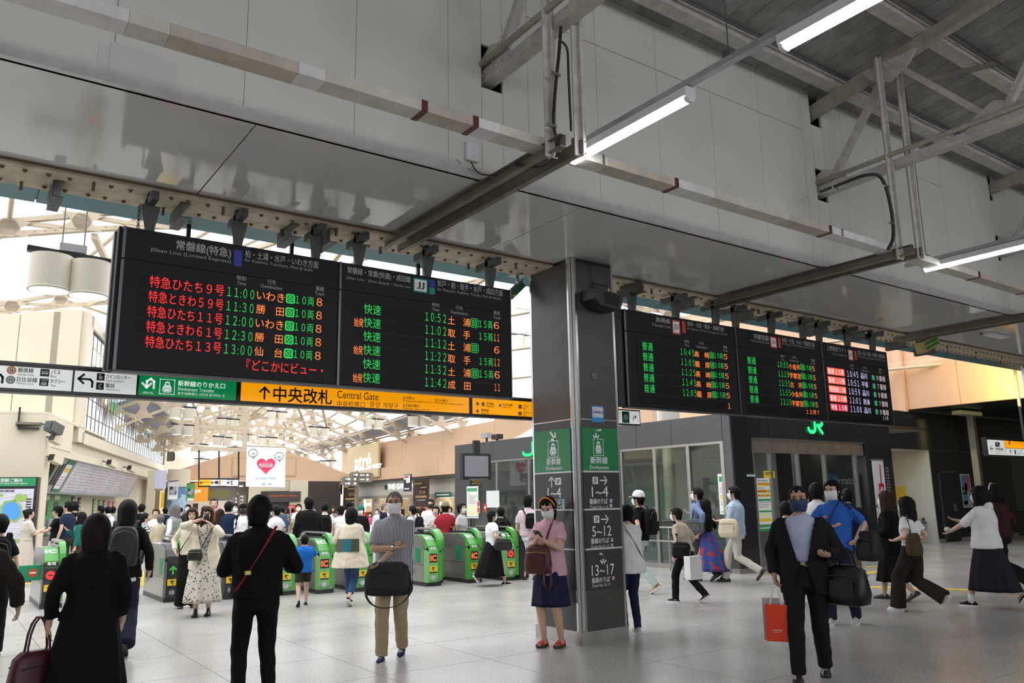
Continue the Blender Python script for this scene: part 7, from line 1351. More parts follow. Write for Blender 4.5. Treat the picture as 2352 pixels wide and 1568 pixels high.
    hm.v = [p for r in rows for p in r]+[HM @ V(0, -.012, zs_[0]), HM @ V(0, -.02, -L*.9)]
    for j in range(len(rows)-1):
        for i in range(nu): i2 = (i+1) % nu; hm.f.append((j*nu+i, (j+1)*nu+i, (j+1)*nu+i2, j*nu+i2))
    n_ = len(hm.v)
    for i in range(nu): i2 = (i+1) % nu; hm.f.append((i, i2, n_-2)); hm.f.append(((len(rows)-1)*nu+i2, (len(rows)-1)*nu+i, n_-1))
    if 'ponytail' in xtra: hm.tube([HM @ V(0, -.10, .03), HM @ V(0, -.145, .0), HM @ V(0, -.15, -.12), HM @ V(0, -.13, -.22)], [.02, .034, .032, .008], 10)
    if 'bun' in xtra: hm.ell((0, -.11, .05), (.04, .035, .04), 10, 8, HM)
    if hair != 'none': fin(hm, 'hair', HAIRM[hc])
    if cap is not None:
        c = MB(); c.lathe((0, 0, 0), [(.0, .142), (.05, .135), (.085, .10), (.099, .05), (.101, .030), (.094, .028)], 24, HM @ Matrix.Translation((0, -.012, .0)) @ Matrix.Rotation(.12, 4, 'X') @ Matrix.Diagonal((.93, 1.10, 1.0, 1)))
        pk = [(.0, .0)]; pts = [V(.078*math.cos(q), .06+.0+.085*math.sin(q), .036-.012*math.sin(q)) for q in np.linspace(0, PI, 12)]; c.prism([tuple(HM @ (p+V(0, .012, 0))) for p in pts], (0, 0, 0), tuple(HM.to_3x3() @ V(0, 0, .006))) if 'brimless' not in xtra else None
        fin(c, 'cap', cap)
    if 'hairband' in xtra: hb = MB(); hb.tube([HM @ V((.098)*math.cos(q), .03-.0, .0+.128*math.sin(q)+.0) for q in np.linspace(.25, PI-.25, 14)], .009, 6); fin(hb, 'hairband', xtra[xtra.index('hairband')+1])
    # trousers, shorts, skirt
    sd_ = PN[0]
    if bot is not None:
        kind, bm, *ar = bot; cl = MB(); slim = 'slim' in xtra
        if kind in ('pants', 'shorts', 'wide'):
            ez = .016 if kind != 'wide' else .022; end = ar[0] if ar else (1.0 if kind == 'shorts' else 2.07); gg = .5+.5*g
            loftv(cl, [ring(cl, T(0, 0, z), *prof(z, ez), R) for z in (.79, .86, .93, 1.0, 1.03)])
            for i in range(2):
                r1, r2, r3 = (.096, .074, .062) if kind != 'wide' else (.104, .10, .115); r1 *= gg; r2 *= gg*(.92 if slim else 1); r3 *= gg*(.82 if slim else 1)
                if kind == 'shorts': r2 = .10*gg
                A = hips[i]+V(0, 0, .02); pts = [A]; rs = [r1]
                if end <= 1: q = hips[i].lerp(knees[i], min(end, 1)); pts += [hips[i].lerp(knees[i], end*.5), q]; rs += [(r1+r2)/2, r2]
                else: q = knees[i].lerp(ank[i], end-1); pts += [hips[i].lerp(knees[i], .5), knees[i], knees[i].lerp(q, .5), q]; rs += [(r1+r2)/2, r2, (r2+r3)/2, r3]
                cl.tube(pts, rs, 14)
            fin(voxel(cl, max(vox, .013), 2, folds=.0045, fseed=sd_), 'trousers' if kind != 'shorts' else 'shorts', bm)
        else:   # skirt: ztop, zhem, hem radius x, y, sway
            zt2, zh, hrx, hry, sway = (list(ar)+[1.03, .45, .24, .22, 0][len(ar):])
            nu = 48; nr = 12; rx0, ry0 = prof(min(zt2, 1.05), .014); sk = MB()
            for j in range(nr+1):
                f = j/nr; zz = zt2+(zh-zt2)*f; e_ = f**.75
                for i in range(nu):
                    a = 2*PI*i/nu; fo = 1+(.07*f*math.sin(a*9+2*f)+.04*f*math.sin(a*14+sd_))*(1 if kind == 'skirt' else .35)
                    rx = (rx0+(hrx-rx0)*e_)*fo; ry = (ry0+(hry-ry0)*e_)*fo; sk.v.append(T(0, 0, zz if zz > .9 else .9)+V(0, sway*f, min(0, zz-.9))+V(rx*math.cos(a), ry*math.sin(a), 0))
            for j in range(nr):
                for i in range(nu): i2 = (i+1) % nu; sk.f.append((j*nu+i, (j+1)*nu+i, (j+1)*nu+i2, j*nu+i2))
            sk.f.append(tuple(range(nu))); m_ = len(sk.v); cz = sum((sk.v[nr*nu+i] for i in range(nu)), V(0, 0, 0))/nu; sk.v.append(cz+V(0, 0, .06))
            for i in range(nu): sk.f.append((nr*nu+(i+1) % nu, nr*nu+i, m_))
            fin(sk, 'skirt', bm)
    if top is not None:
        tops_ = top if isinstance(top, list) else [top]
        for (nm, tm, hem, slv, ease, *opt) in tops_:
            o_ = opt[0] if opt else {}; cl = MB(); fl_ = o_.get('flare', 0); zz = [z for z in (hem, (hem+.95)/2 if hem < .9 else hem+.05, .95, 1.02, 1.1, 1.2, 1.3, 1.37, 1.415, 1.44) if z >= hem]
            zz = sorted(set(zz)); rg_ = []
            for z in zz:
                rx, ry = prof(max(z, .86), ease+.004); f = max(0, (1.25-z)/(1.25-hem+.001)); rx += fl_*f; ry += fl_*f
                if z > 1.40: rx = max(rx-ease*.7, .062); ry = max(ry-ease*.7, .06)
                c = T(0, 0, max(z, .9))+V(0, 0, min(0, z-.9)); rg_.append(ring(cl, c, rx, ry, R))
            loftv(cl, rg_)
            for i in range(2):
                cl.ell(tuple(S[i].lerp(T(0, 0, 1.36), .10)), ((.049+ease*.35)*(.5+.5*g),)*3, 10, 7); r_ = (.048+ease*.5)*(.5+.5*g)
                if slv <= 0: continue
                if slv <= 1: q = S[i].lerp(elb[i], slv); cl.tube([S[i].lerp(T(0, 0, 1.36), .12), S[i].lerp(q, .5), q], [r_*.92, r_*1.04, r_*o_.get('cuff', 1.08)], 12)
                else:
                    q = elb[i].lerp(wr[i], slv-1); cl.tube([S[i], S[i].lerp(elb[i], .5), elb[i]], [r_, r_*.94, r_*.88], 12); cl.ell(tuple(elb[i]), (r_*.88,)*3, 8, 6); cl.tube([elb[i], elb[i].lerp(q, .5), q], [r_*.88, r_*.8, r_*.72*o_.get('cuff', 1)], 12)
            if o_.get('collar'): cl.tube([T(0, -.005, 1.43), T(0, -.005, 1.475)], [.072, .062], 14)
            if o_.get('hood'): cl.ell(tuple(T(0, -.09, 1.43)), (.10, .06, .07), 10, 8)
            cut = None
            if o_.get('open'):
                Ri = R.inverted(); wo = o_['open']
                def cut(c, Ri=Ri, wo=wo): q = Ri @ (c-piv); z = q.z+.915; return q.y > .0 and abs(q.x) < (wo*(max(0, z-1.02)/.40)+wo*.3 if z > 1.02 else wo*.3+(1.02-z)*.25) and (z > hem+.0)
            fin(voxel(cl, max(vox, .013), 3, folds=o_.get('folds', .0055), fseed=sd_+3, cut=cut), nm, tm)
            if o_.get('buttons'): 
                bt = MB()
                for z in (1.34, 1.26, 1.18, 1.10, 1.02): rx, ry = prof(z, ease+.008); bt.ell(tuple(T(0, ry, z)), (.006, .003, .006), 8, 5)
                fin(bt, 'buttons', mGreyT)['kind'] = 'stuff'
    if 'belt' in xtra:
        bl_ = MB(); rx, ry = prof(1.02, .024); loftv(bl_, [ring(bl_, T(0, 0, z), rx, ry, R, 24) for z in (1.0, 1.035)]); bo = fin(bl_, 'belt', mShoeK, smooth=False); bk_ = MB(); c = T(0, ry+.004, 1.018); bk_.cbox(tuple(c), (.04, .008, .03)); fin(bk_, 'buckle', mStain, bo, False)
    if 'laces' in xtra or 'collar' in xtra:
        for sd in (1, -1):
            c_ = MB(); c_.prism([tuple(T(sd*.0, .075, 1.40)), tuple(T(sd*.075, .05, 1.425)), tuple(T(sd*.07, .075, 1.37)), tuple(T(sd*.03, .105, 1.345))], (0, 0, 0), (0, .008, .004)); fin(c_, 'collar_leaf', tops_[0][1] if top else WH, smooth=False)
    # shoes
    su, so_ = shoes
    su = su or mShoeK; so_ = so_ or (mSoleW if su in (mShoeW,) else mSoleK)
    for i in range(2):
        fp = math.radians(feet[i][3]); base = ank[i]+V(0, .03*math.cos(fp), -.085); Mf = Matrix.Translation(ank[i]) @ Matrix.Rotation(-fp, 4, 'X') @ Matrix.Translation((0, .03, -.085))
        yy = [-.105, -.085, -.04, .0, .05, .09, .125, .145]; ww = [.020, .031, .034, .036, .042, .044, .036, .018]; hh = [.045, .068, .085, .082, .062, .050, .040, .026]
        if 'boots' in xtra: hh = [.16, .17, .17, .15, .07, .055, .048, .034]
        u_ = MB(); rg_ = []
        for y, w_, h_ in zip(yy, ww, hh): rg_.append([Mf @ V(w_*math.cos(a)*(1 if math.sin(a) < .3 else .85), y, .014+(h_-.014)*max(0, math.sin(a))) for a in np.linspace(-.25, PI+.25, 12)])
        loftv(u_, rg_); so = MB(); out = [(w_+.003, y) for y, w_ in zip(yy, ww)]+[(-w_-.003, y) for y, w_ in zip(yy[::-1], ww[::-1])]; so.prism([tuple(Mf @ V(a, b_, -.002)) for a, b_ in out], (0, 0, 0), tuple(Mf.to_3x3() @ V(0, 0, .024 if 'boots' not in xtra else .035)))
        if 'sandals' in xtra:
            u_ = MB()
            for y, h_ in ((.11, .038), (.075, .05), (.04, .062), (-.075, .06)):
                u_.tube([Mf @ V(.040*math.cos(a), y+.022*math.cos(a)*(1 if y > .05 else -1), .016+h_*math.sin(a)) for a in np.linspace(0, PI, 9)], .0065, 6)
            u_.tube([Mf @ V(-.032, .10, .05), Mf @ V(.0, .05, .075), Mf @ V(.036, .0, .04)], .006, 6)
        if 'laces' in xtra and 'sandals' not in xtra: pass
        sh = fin(u_, 'shoe', su); fin(so, 'sole', so_, sh, False)
        if 'laces' in xtra:
            lc = MB()
            for q in range(4): y = .02+.022*q; lc.tube([Mf @ V(-.018, y, .080-.012*q), Mf @ V(0, y+.004, .088-.013*q), Mf @ V(.018, y, .080-.012*q)], .0035, 5)
            fin(lc, 'laces', mShoeW, sh)
        if 'socks' in xtra: sk_ = MB(); sk_.tube([ank[i]+V(0, 0, -.03), ank[i].lerp(knees[i], .22)], [.042, .044], 12); fin(sk_, 'sock', WH)
    return o
# ---- bags and things in hands (top-level things)
def orient(o, x, y, z, dim=None): return o.T(x, y, z)
def strap_loop(o, pts, w, m, t, name='strap'):
    mb = MB(); P_ = [Vector(p) for p in pts]
    if len(P_) > 3:
        out = []
        for i in range(len(P_)-1):
            p0 = P_[max(i-1, 0)]; p1 = P_[i]; p2 = P_[i+1]; p3 = P_[min(i+2, len(P_)-1)]
            for j in range(4): u = j/4; out.append(.5*((2*p1)+(p2-p0)*u+(2*p0-5*p1+4*p2-p3)*u*u+(3*p1-p0-3*p2+p3)*u**3))
        P_ = out+[P_[-1]]
    for a, b in zip(P_[:-1], P_[1:]): mb.bar(a, b, w, .006, (b-a).cross(Vector((0, 0, 1))) if abs((b-a).normalized().z) > .9 else (0, 0, 1))
    mb.build(name, m, t)
def satchel(label, cat, c, rz, w, d, h, m, strap=None, kind='soft', handle=None, sm=None, name='shoulder_bag', extra=None):
    """a stitched bag with flap or zip line, own strap or handles"""
    t = thing(name, label, cat, c); Mx = Matrix.Translation(Vector(c)) @ Matrix.Rotation(rz, 4, 'Z'); b = MB(); n = 18; rings = []
    for z, f in ((-.5, .72), (-.46, .95), (-.2, 1.06), (.1, 1.0), (.38, .90), (.5, .62)):
        rings.append([Mx @ V(w/2*f*(abs(math.cos(a))**.5)*(1 if math.cos(a) > 0 else -1), d/2*f*(abs(math.sin(a))**.6)*(1 if math.sin(a) > 0 else -1)*(1.1 if z < 0 else .8), h*z) for a in [2*PI*k/n for k in range(n)]])
    loftv(b, rings); b.build('bag_body', m, t, smooth=True)
    for s_ in (1, -1):
        MB().tube([Mx @ V(-w*.40, s_*d*.54, h*.22), Mx @ V(0, s_*d*.56, h*.26), Mx @ V(w*.40, s_*d*.54, h*.22)], .0045, 5).build('zip', sm or mDark, t)
    MB().cbox((0, d*.56, -h*.08), (w*.62, .012, h*.42), Mx).build('front_pocket', m, t, bevel=.004)
    if handle:
        for s_ in (1, -1): MB().tube([Mx @ V(-w*.22, s_*d*.2, h*.45)]+[Mx @ V(w*.22*math.cos(PI-q), s_*d*.12, h*.45+handle*math.sin(q)) for q in np.linspace(.15, PI-.15, 8)]+[Mx @ V(w*.22, s_*d*.2, h*.45)], .008, 6).build('handle', m, t, smooth=True)
    if strap: strap_loop(None, strap, .03, m, t)
    return t
def backpack(o, label, m, z=1.20, w=.30, h=.44, d=.16):
    c = o.T(0, -.115-d/2-.02, z); t = thing('backpack', label, 'backpack', c); k = o.k; R3 = o.M.to_3x3().to_4x4(); Mx = Matrix.Translation(c) @ R3 @ Matrix.Scale(k, 4); b = MB(); n = 18; rings = []
    for zz, f in ((-.5, .80), (-.46, .98), (-.1, 1.04), (.2, 1.0), (.38, .86), (.47, .62), (.5, .35)):
        rings.append([Mx @ V(w/2*f*(abs(math.cos(a))**.6)*(1 if math.cos(a) > 0 else -1), d/2*(f*.5+.5)*(abs(math.sin(a))**.7)*(1 if math.sin(a) > 0 else -1), h*zz) for a in [2*PI*j/n for j in range(n)]])
    loftv(b, rings); b.build('pack_body', m, t, smooth=True); MB().cbox((0, -d*.55, -h*.18), (w*.72, .04, h*.38), Mx).build('front_pocket', m, t, bevel=.012)
    MB().tube([Mx @ V(-w*.42, -d*.38, h*.1), Mx @ V(-w*.3, -d*.5, h*.33), Mx @ V(0, -d*.52, h*.4), Mx @ V(w*.3, -d*.5, h*.33), Mx @ V(w*.42, -d*.38, h*.1)], .004, 5).build('zip', mDarkG, t)
    for s_ in (1, -1): strap_loop(None, [o.T(s_*.09, -.14, z+h*.42), o.T(s_*.11, -.06, 1.475), o.T(s_*.125, .06, 1.45), o.T(s_*.135, .135, 1.33), o.T(s_*.145, .125, 1.18), o.T(s_*.155, -.03, 1.08), o.T(s_*.12, -.14, z-h*.35)], .045, m, t, 'shoulder_strap')
    return t
def phone(o, i, label, tilt=.6):
    c = o.palm[i]+Vector((0, 0, .03)); t = thing('phone', label, 'phone', c); d = (o.M.to_3x3() @ V(0, math.sin(tilt), math.cos(tilt))); Mx = Matrix.Translation(c) @ o.M.to_3x3().to_4x4() @ Matrix.Rotation(-tilt, 4, 'X')
    MB().cbox((0, 0, .02), (.072, .009, .145), Mx).build('case', mDark, t, bevel=.003); MB().cbox((0, -.005, .02), (.064, .001, .13), Mx).build('screen', mGlassD, t); MB().cbox((.02, .0052, .07), (.02, .001, .02), Mx).build('lens', mGalv, t)
def cross_strap(o, sh, hip, m, label, w=.028, name='bag_strap', front=True, clasp=None, off=0):
    """strap worn across the body"""
    t = thing(name, label, 'strap', o.T(0, .1, 1.3)); pts = []
    for f in np.linspace(0, 1, 8): x = sh*.11+(hip*.19-sh*.11)*f; z = 1.46-.5*f; yy = (.075+off+.085*math.sin(PI*min(1, max(.05, f*.9+.08)))**.6); pts.append(o.T(x, yy if front else -yy-.0, z))
    strap_loop(None, pts, w, m, t, 'strap_band')
    if clasp: a = pts[5]; MB().cbox(tuple(a), (.04, .04, .03)).build('buckle', clasp, t, bevel=.003)
    return t
STR = pattern('cloth_stripe_navy', 'stripe', (.55, .56, .58), (.03, .04, .08), 22, w=.5)
STP = pattern('cloth_stripe_pink', 'stripe', (.60, .55, .55), (.40, .25, .28), 16, w=.35)
FLO = pattern('cloth_floral_beige', 'spot', (.50, .46, .38), (.05, .05, .07), 22, w=.28); FLR = pattern('cloth_floral_blue', 'blot', (.02, .05, .22), (.32, .02, .04), 9, w=.46); CHK = pattern('cloth_black_white', 'blot', (.03, .03, .03), (.6, .6, .6), 28, w=.5); KNT = pattern('cloth_knit_beige', 'spot', (.48, .42, .30), (.30, .25, .17), 45, w=.3); FLP = pattern('cloth_floral_pale', 'spot', (.50, .45, .38), (.28, .22, .2), 30, w=.22)
PN_T = mat('poncho_teal', (.01, .12, .18), .85)
def TEE(c, **o): return ('tee', c, o.pop('hem', .90), o.pop('sl', .62), o.pop('ease', .02), o)
def LS(c, nm='shirt', **o): return (nm, c, o.pop('hem', .88), o.pop('sl', 1.92), o.pop('ease', .02), o)
WA = ((.08, .24, 0, 0), (-.08, -.26, .0, 32)); WB = ((.08, -.26, .0, 32), (-.08, .24, 0, 0)); ST = ((.10, .02, 0, 0), (-.10, -.02, 0, 0)); WC = ((.08, .30, 0, 0), (-.06, -.34, .04, 50)); WD = ((.07, -.34, .05, 52), (-.07, .30, 0, 0))
PH = (.05, .30, 1.20); PHR = (-.05, .30, 1.20)
# ---- foreground
o = person(-68, 328, 1172, 10, 'person in a dark brown jacket with a yellow-green armband at the left edge', LS(fab('dark_brown', (.030, .022, .015)), 'jacket', hem=.78, ease=.045), ('pants', K_), 'mid', 'b', 'w', True, 1.1, feet=WA, arms=((.36, .06, .93), None), vox=.012)
mb = MB(); a, b = o.S[0], o.wr[0]; p = a.lerp(b, .22); q = a.lerp(b, .34); t = thing('armband', 'bright yellow and green armband on the brown jacket sleeve', 'armband', p); d = (b-a).normalized(); MB().tube([a.lerp(b, .20)+Vector((0, 0, .0)), a.lerp(b, .26)], .088, 14).build('yellow_band', mat('band_yellow', (.6, .6, .03), .6), t); MB().tube([a.lerp(b, .262), a.lerp(b, .31)], .088, 14).build('green_band', mGreen, t)
o = person(-8, 215, 1178, 0, 'dark person with a black backpack behind the brown jacket at the left edge', TEE(K_), ('pants', K_), feet=ST, vox=.014, fem=True, H=1.52); backpack(o, 'black backpack at the far left behind the brown jacket', K_)
o = person(212, 338, 1185, 2, 'woman with short black hair in a long plain black dress seen from behind', LS(K_, 'dress_top', hem=.90, sl=1.78, ease=.028), ('skirt', K_, 1.03, .10, .33, .27, -.03), 'bob', 'd', None, True, 1.12, feet=((.10, .05, 0, 0), (-.09, -.12, 0, 10)), arms=((.24, .05, .87), (-.28, .04, .88)), vox=.010, H=1.53)
c = o.wr[0]+Vector((0, 0, -.52)); c = Vector(o.T(-.34, .02, .50)); satchel('wine red leather tote bag with a hanging strap held by the woman in black', 'bag', c, o.t.rotation_euler[2]+.5, .34, .16, .36, fab('wine', (.050, .006, .012), .4), handle=.24, name='tote_bag', strap=[c+Vector((-.02, 0, -.17)), c+Vector((-.04, 0, -.36)), c+Vector((0, 0, -.42)), c+Vector((.04, 0, -.36)), c+Vector((.02, 0, -.17))])
o = person(286, 213, 1148, -4, 'woman with black hair, black backpack and wide dark jeans seen from behind', [LS(K_, 'jacket', hem=.84, ease=.03), TEE(WH, hem=.80, sl=0, ease=.02)], ('wide', DK), 'mid', 'k', None, True, 1.0, feet=WB, arms=((.27, .05, .90), None), vox=.011); backpack(o, 'black backpack on the back of the long-haired woman', fab('pack_black', (.014, .014, .016), .5)); phone(o, 0, 'dark phone in the lowered hand of the backpack woman')
o = person(438, 148, 1168, 178, 'woman in a cream knit and wide black trousers half behind the floral dress', LS(CRM, 'knit', hem=.90, ease=.024), ('wide', K_), 'long', 'b', None, True, feet=ST, arms=((.24, .08, .98), None), vox=.012); cross_strap(o, -1, .9, K_, 'thin black shoulder strap over the cream knit', .02)
o = person(473, 160, 1165, 172, 'woman in a floral maxi dress and open cream shirt holding up a phone', [LS(CRM, 'open_shirt', hem=.72, ease=.045, open=.11, flare=.05, sl=1.6), TEE(FLO, hem=.92, sl=0, ease=.012)], ('skirt', FLO, 1.05, .22, .29, .31, 0.03), 'long', 'b', None, True, feet=((.09, .10, 0, 0), (-.09, -.02, 0, 0)), arms=((.10, .22, 1.50), (-.08, .26, 1.44)), vox=.010, xtra=('boots',)); phone(o, 1, 'small phone held up by the woman in the floral dress'); c = Vector(o.T(.13, .20, .96)); satchel('small black crossbody bag with a gold clasp on the floral dress', 'bag', c, o.t.rotation_euler[2], .20, .08, .16, fab('bag_black', (.012, .012, .013), .35), sm=mat('brass', (.6, .5, .15), .3, .8), name='crossbody_bag', strap=[o.T(.05, .21, 1.03), o.T(-.05, .16, 1.25), o.T(-.12, .06, 1.44)])
o = person(592, 301, 1140, 8, 'man all in black with a red crossbody strap seen from behind', LS(K_, 'shirt', hem=.90, ease=.045, sl=1.5, collar=1), ('pants', K_), 'short', 'k', 'w', False, 1.04, feet=((.13, .0, 0, 0), (-.12, .02, 0, 0)), arms=((.22, .20, 1.10), (-.14, .28, 1.18)), vox=.010, head=(-22, 8), xtra=('slim',), hairL=.12); cross_strap(o, 1, -1.0, RED, 'red strap with a gold buckle across the black shirt', .030, 'bag_strap', False, mat('brass', (.6, .5, .15), .3, .8), .05)
o = person(700, 148, 1230, 8, 'small boy in a blue tee and dark shorts walking to the gates', TEE(fab('royal', (.01, .13, .50)), hem=.80, ease=.035, sl=.7), ('shorts', fab('olive', (.03, .035, .02)), .8), 'short', 'k', None, False, 1.12, feet=((.10, .18, 0, 0), (-.14, -.26, 0, 30)), arms=((.18, .20, 1.30), (-.24, -.04, .92)), vox=.012, xtra=('laces',), shoes=(K_, mSoleK), hairL=.10)
o = person(806, 148, 1165, -18, 'black-bobbed woman in a cream poncho with teal and olive blocks', ('poncho', CRM, .66, 1.35, .05, dict(flare=.13, cuff=1.25)), ('pants', DN_, 1.78), 'bob', 'k', 'w', True, 1.02, feet=WB, arms=((.10, .30, 1.12), (-.20, .22, 1.10)), vox=.012, shoes=(K_, mSoleW))
t = thing('poncho_blocks', 'teal and olive colour blocks sewn on the back of the cream poncho', 'cloth patch', o.T(0, -.2, 1.0)); 
for a0, a1, m in ((-.20, -.07, mat('olive_grey', (.08, .085, .06), .9)), (-.07, .07, PN_T), (.07, .20, mat('olive_patch', (.05, .06, .025), .9))):
    mb = MB(); q = []
    for z in (1.16, .94):
        for f in np.linspace(a0, a1, 5): q.append(o.T(f*(1.0+.45*(1.16-z)), -(.175+.20*(1.16-z)+.0)*math.sqrt(max(.05, 1-(f/.32)**2))-.012, z))
    for i in range(4): mb.prism([tuple(q[i]), tuple(q[i+1]), tuple(q[i+6]), tuple(q[i+5])], (0, 0, 0), tuple((o.M.to_3x3() @ V(0, -.006, 0))))
    mb.build('block', m, t)
o = person(905, 227, 1130, 172, 'grey-haired man in a blue striped short-sleeved shirt and khaki trousers walking forward', ('shirt', STR, .84, .85, .024, dict(collar=1, flare=.02)), ('pants', KHK), 'crop', 'g', 'w', False, 1.06, feet=((.10, .16, 0, 0), (-.07, -.14, 0, 15)), arms=((-.04, .22, 1.13, .9, -.1, -.4), (.10, .26, .99, -.9, -.1, -.3)), shoes=(fab('shoe_navy', (.015, .025, .07)), mSoleW), vox=.009, xtra=('laces', 'collar'), skin=1)
c = Vector(o.T(.02, .27, .83)); satchel('large black soft briefcase held across the striped shirt', 'bag', c, o.t.rotation_euler[2], .46, .12, .33, fab('nylon_black', (.010, .010, .012), .6), name='briefcase', strap=[o.T(.25, .28, .88), o.T(.23, .32, .66), o.T(.10, .36, .56), o.T(-.10, .36, .58), o.T(-.22, .32, .70), o.T(-.23, .28, .88)])
w = o.wr[0]; t = thing('wristwatch', 'steel wristwatch on the striped shirt man', 'watch', w); d = o.M.to_3x3() @ o.hd[0]; MB().tube([w-d*.03, w-d*.008], .034, 14).build('watch_band', mStain, t); MB().ell(tuple(w-d*.02+Vector((0, 0, .03))), (.018, .018, .01)).build('watch_face', mDark, t)
o = person(1130, 124, 1170, -62, 'woman in a white tee and long black skirt walking past the end gates', TEE(WH, ease=.03, hem=.92), ('skirt', K_, 1.04, .24, .27, .37, -.06), 'short', 'k', 'w', True, 1.05, feet=WC, arms=((.24, .16, 1.05), None), vox=.013, shoes=(K_, mSoleW), hairL=.13)
c = Vector(o.T(.30, .12, .95)); satchel('black leather handbag on the arm of the white tee woman', 'bag', c, o.t.rotation_euler[2]+1.2, .34, .14, .22, fab('bag_black', (.012, .012, .013), .35), handle=.12, name='handbag')
o = person(1262, 213, 1143, 158, 'woman in a pink tee, navy culottes and orange hairband looking at a phone', TEE(PNK, hem=.80, ease=.03, sl=.66), ('skirt', NV, 1.02, .46, .225, .20, 0), 'short', 'k', 'w', True, 1.08, feet=ST, arms=((.03, .30, 1.24), (-.05, .31, 1.22)), head=(0, 24), shoes=(mat('sandal_red', (.60, .02, .015), .4), mSoleK), xtra=('sandals', 'hairband', mat('orange_band', (.75, .22, .02), .5), 'ponytail'), vox=.009, curl=.9); phone(o, 1, 'phone held in both hands by the pink tee woman', 1.0)
c = Vector(o.T(.06, .22, 1.0)); satchel('maroon leather sling backpack worn in front by the pink tee woman', 'bag', c, o.t.rotation_euler[2], .30, .12, .31, fab('maroon', (.075, .018, .014), .4), sm=mat('brass', (.6, .5, .15), .3, .8), name='sling_bag', strap=[o.T(-.10, .27, .95), o.T(-.12, .26, .78), o.T(-.08, .26, .66), o.T(-.03, .26, .72), o.T(-.04, .27, .92)]); cross_strap(o, -1.0, .3, fab('maroon', (.075, .018, .014), .4), 'maroon sling strap over the pink tee', .024)
o = person(1214, 116, 1140, -8, 'man in a pink striped shirt, white shorts and black cap left of the column', ('shirt', STP, .88, .8, .03, dict(collar=1)), ('shorts', WH, .95), 'short', 'k', 'w', False, 1.05, feet=ST, vox=.014, cap=K_); cross_strap(o, -1, .9, K_, 'black sling strap on the pink striped shirt', .04, 'bag_strap', False); satchel('black sling bag on the back of the pink striped man', 'bag', o.T(.1, -.2, 1.2), o.t.rotation_euler[2], .26, .1, .30, K_, name='sling_bag')
o = person(1442, 194, 1160, 20, 'person in a loose white tee and navy trousers reaching out behind the column', TEE(WH, hem=.78, ease=.045, flare=.03, sl=.8), ('pants', NV), 'short', 'k', 'w', True, 1.0, feet=((.08, .0, 0, 0), (-.07, .10, 0, 0)), arms=((.12, .45, 1.32), (-.05, .45, 1.30)), vox=.011, xtra=('slim', 'laces'), shoes=(LGY, mSoleW)); cross_strap(o, -1, .9, GYF, 'grey strap across the white tee behind the column', .03, 'bag_strap', False)
o = person(1470, 138, 1128, 62, 'man in a white cap, black printed tee and pale mint trousers with a black backpack', TEE(K_, hem=.88, ease=.03), ('pants', MNT), 'short', 'k', 'w', False, 1.0, feet=WA, arms=((.16, .10, 1.18), (-.20, .02, .96)), vox=.012, cap=WH, shoes=(fab('tan_shoe', (.35, .17, .07), .5), mSoleW)); backpack(o, 'black backpack on the white cap man', K_); t = thing('shirt_print', 'yellow line print on the black tee of the white cap man', 'print', o.T(0, .14, 1.2)); MB().prism([tuple(o.T(a, .152, z)) for a, z in ((-.07, 1.12), (.05, 1.12), (.05, 1.26), (-.07, 1.26))], (0, 0, 0), tuple(o.M.to_3x3() @ V(0, .003, 0))).build('print_patch', mat('print_yellow', (.45, .42, .12), .7), t)
o = person(1572, 153, 1163, 64, 'elderly woman in a beige jacket and black trousers stooping forward', LS(fab('oat', (.48, .40, .32)), 'jacket', hem=.88, ease=.035, sl=1.85, cuff=1.1), ('pants', K_), 'short', 'd', 'w', True, 1.0, lean=12, feet=WB, arms=((.20, .10, .98), (-.20, .14, .88)), vox=.012, shoes=(NV, mSoleW)); c = Vector(o.T(-.27, -.06, .93)); satchel('black bag with a brown animal patch at the hip of the elderly woman', 'bag', c, o.t.rotation_euler[2]+1.4, .32, .10, .24, K_, strap=[o.T(-.26, .0, 1.04), o.T(-.24, -.02, 1.2), o.T(-.14, 0, 1.45)])
c = Vector(o.T(-.27, -.20, .60)); t = thing('paper_bag', 'white and grey paper shopping bag carried by the elderly woman', 'shopping bag', c); MB().cbox(tuple(c), (.26, .12, .34), ).build('bag_body', WH, t, bevel=.004); MB().tube([c+Vector((-.06, 0, .17)), c+Vector((-.04, 0, .27)), c+Vector((.04, 0, .27)), c+Vector((.06, 0, .17))], .004, 5).build('handle', mGreyT, t)
o = person(1606, 122, 1118, 72, 'tall man in a blue-grey shirt behind the red and blue skirt woman', LS(fab('slate', (.16, .22, .38)), ease=.025, collar=1), ('pants', CHR), 'short', 'k', 'w', False, 1.0, feet=WA, arms=((.14, .22, 1.22), (-.26, -.12, .98)), vox=.014); satchel('grey shoulder bag of the tall blue-grey shirt man', 'bag', o.T(-.28, .0, 1.0), o.t.rotation_euler[2]+1.5, .4, .12, .28, fab('bag_grey', (.09, .09, .095)), strap=[o.T(-.24, .05, 1.13), o.T(-.14, 0, 1.46)])
o = person(1622, 123, 1145, 68, 'woman in a black top and a flowing red and blue patterned skirt', LS(K_, 'blouse', hem=.98, ease=.022, sl=1.2), ('skirt', FLR, 1.05, .22, .26, .32, -.12), 'mid', 'k', 'w', True, 1.0, feet=WB, arms=((.20, .10, .98), (-.18, .12, .96)), vox=.013)
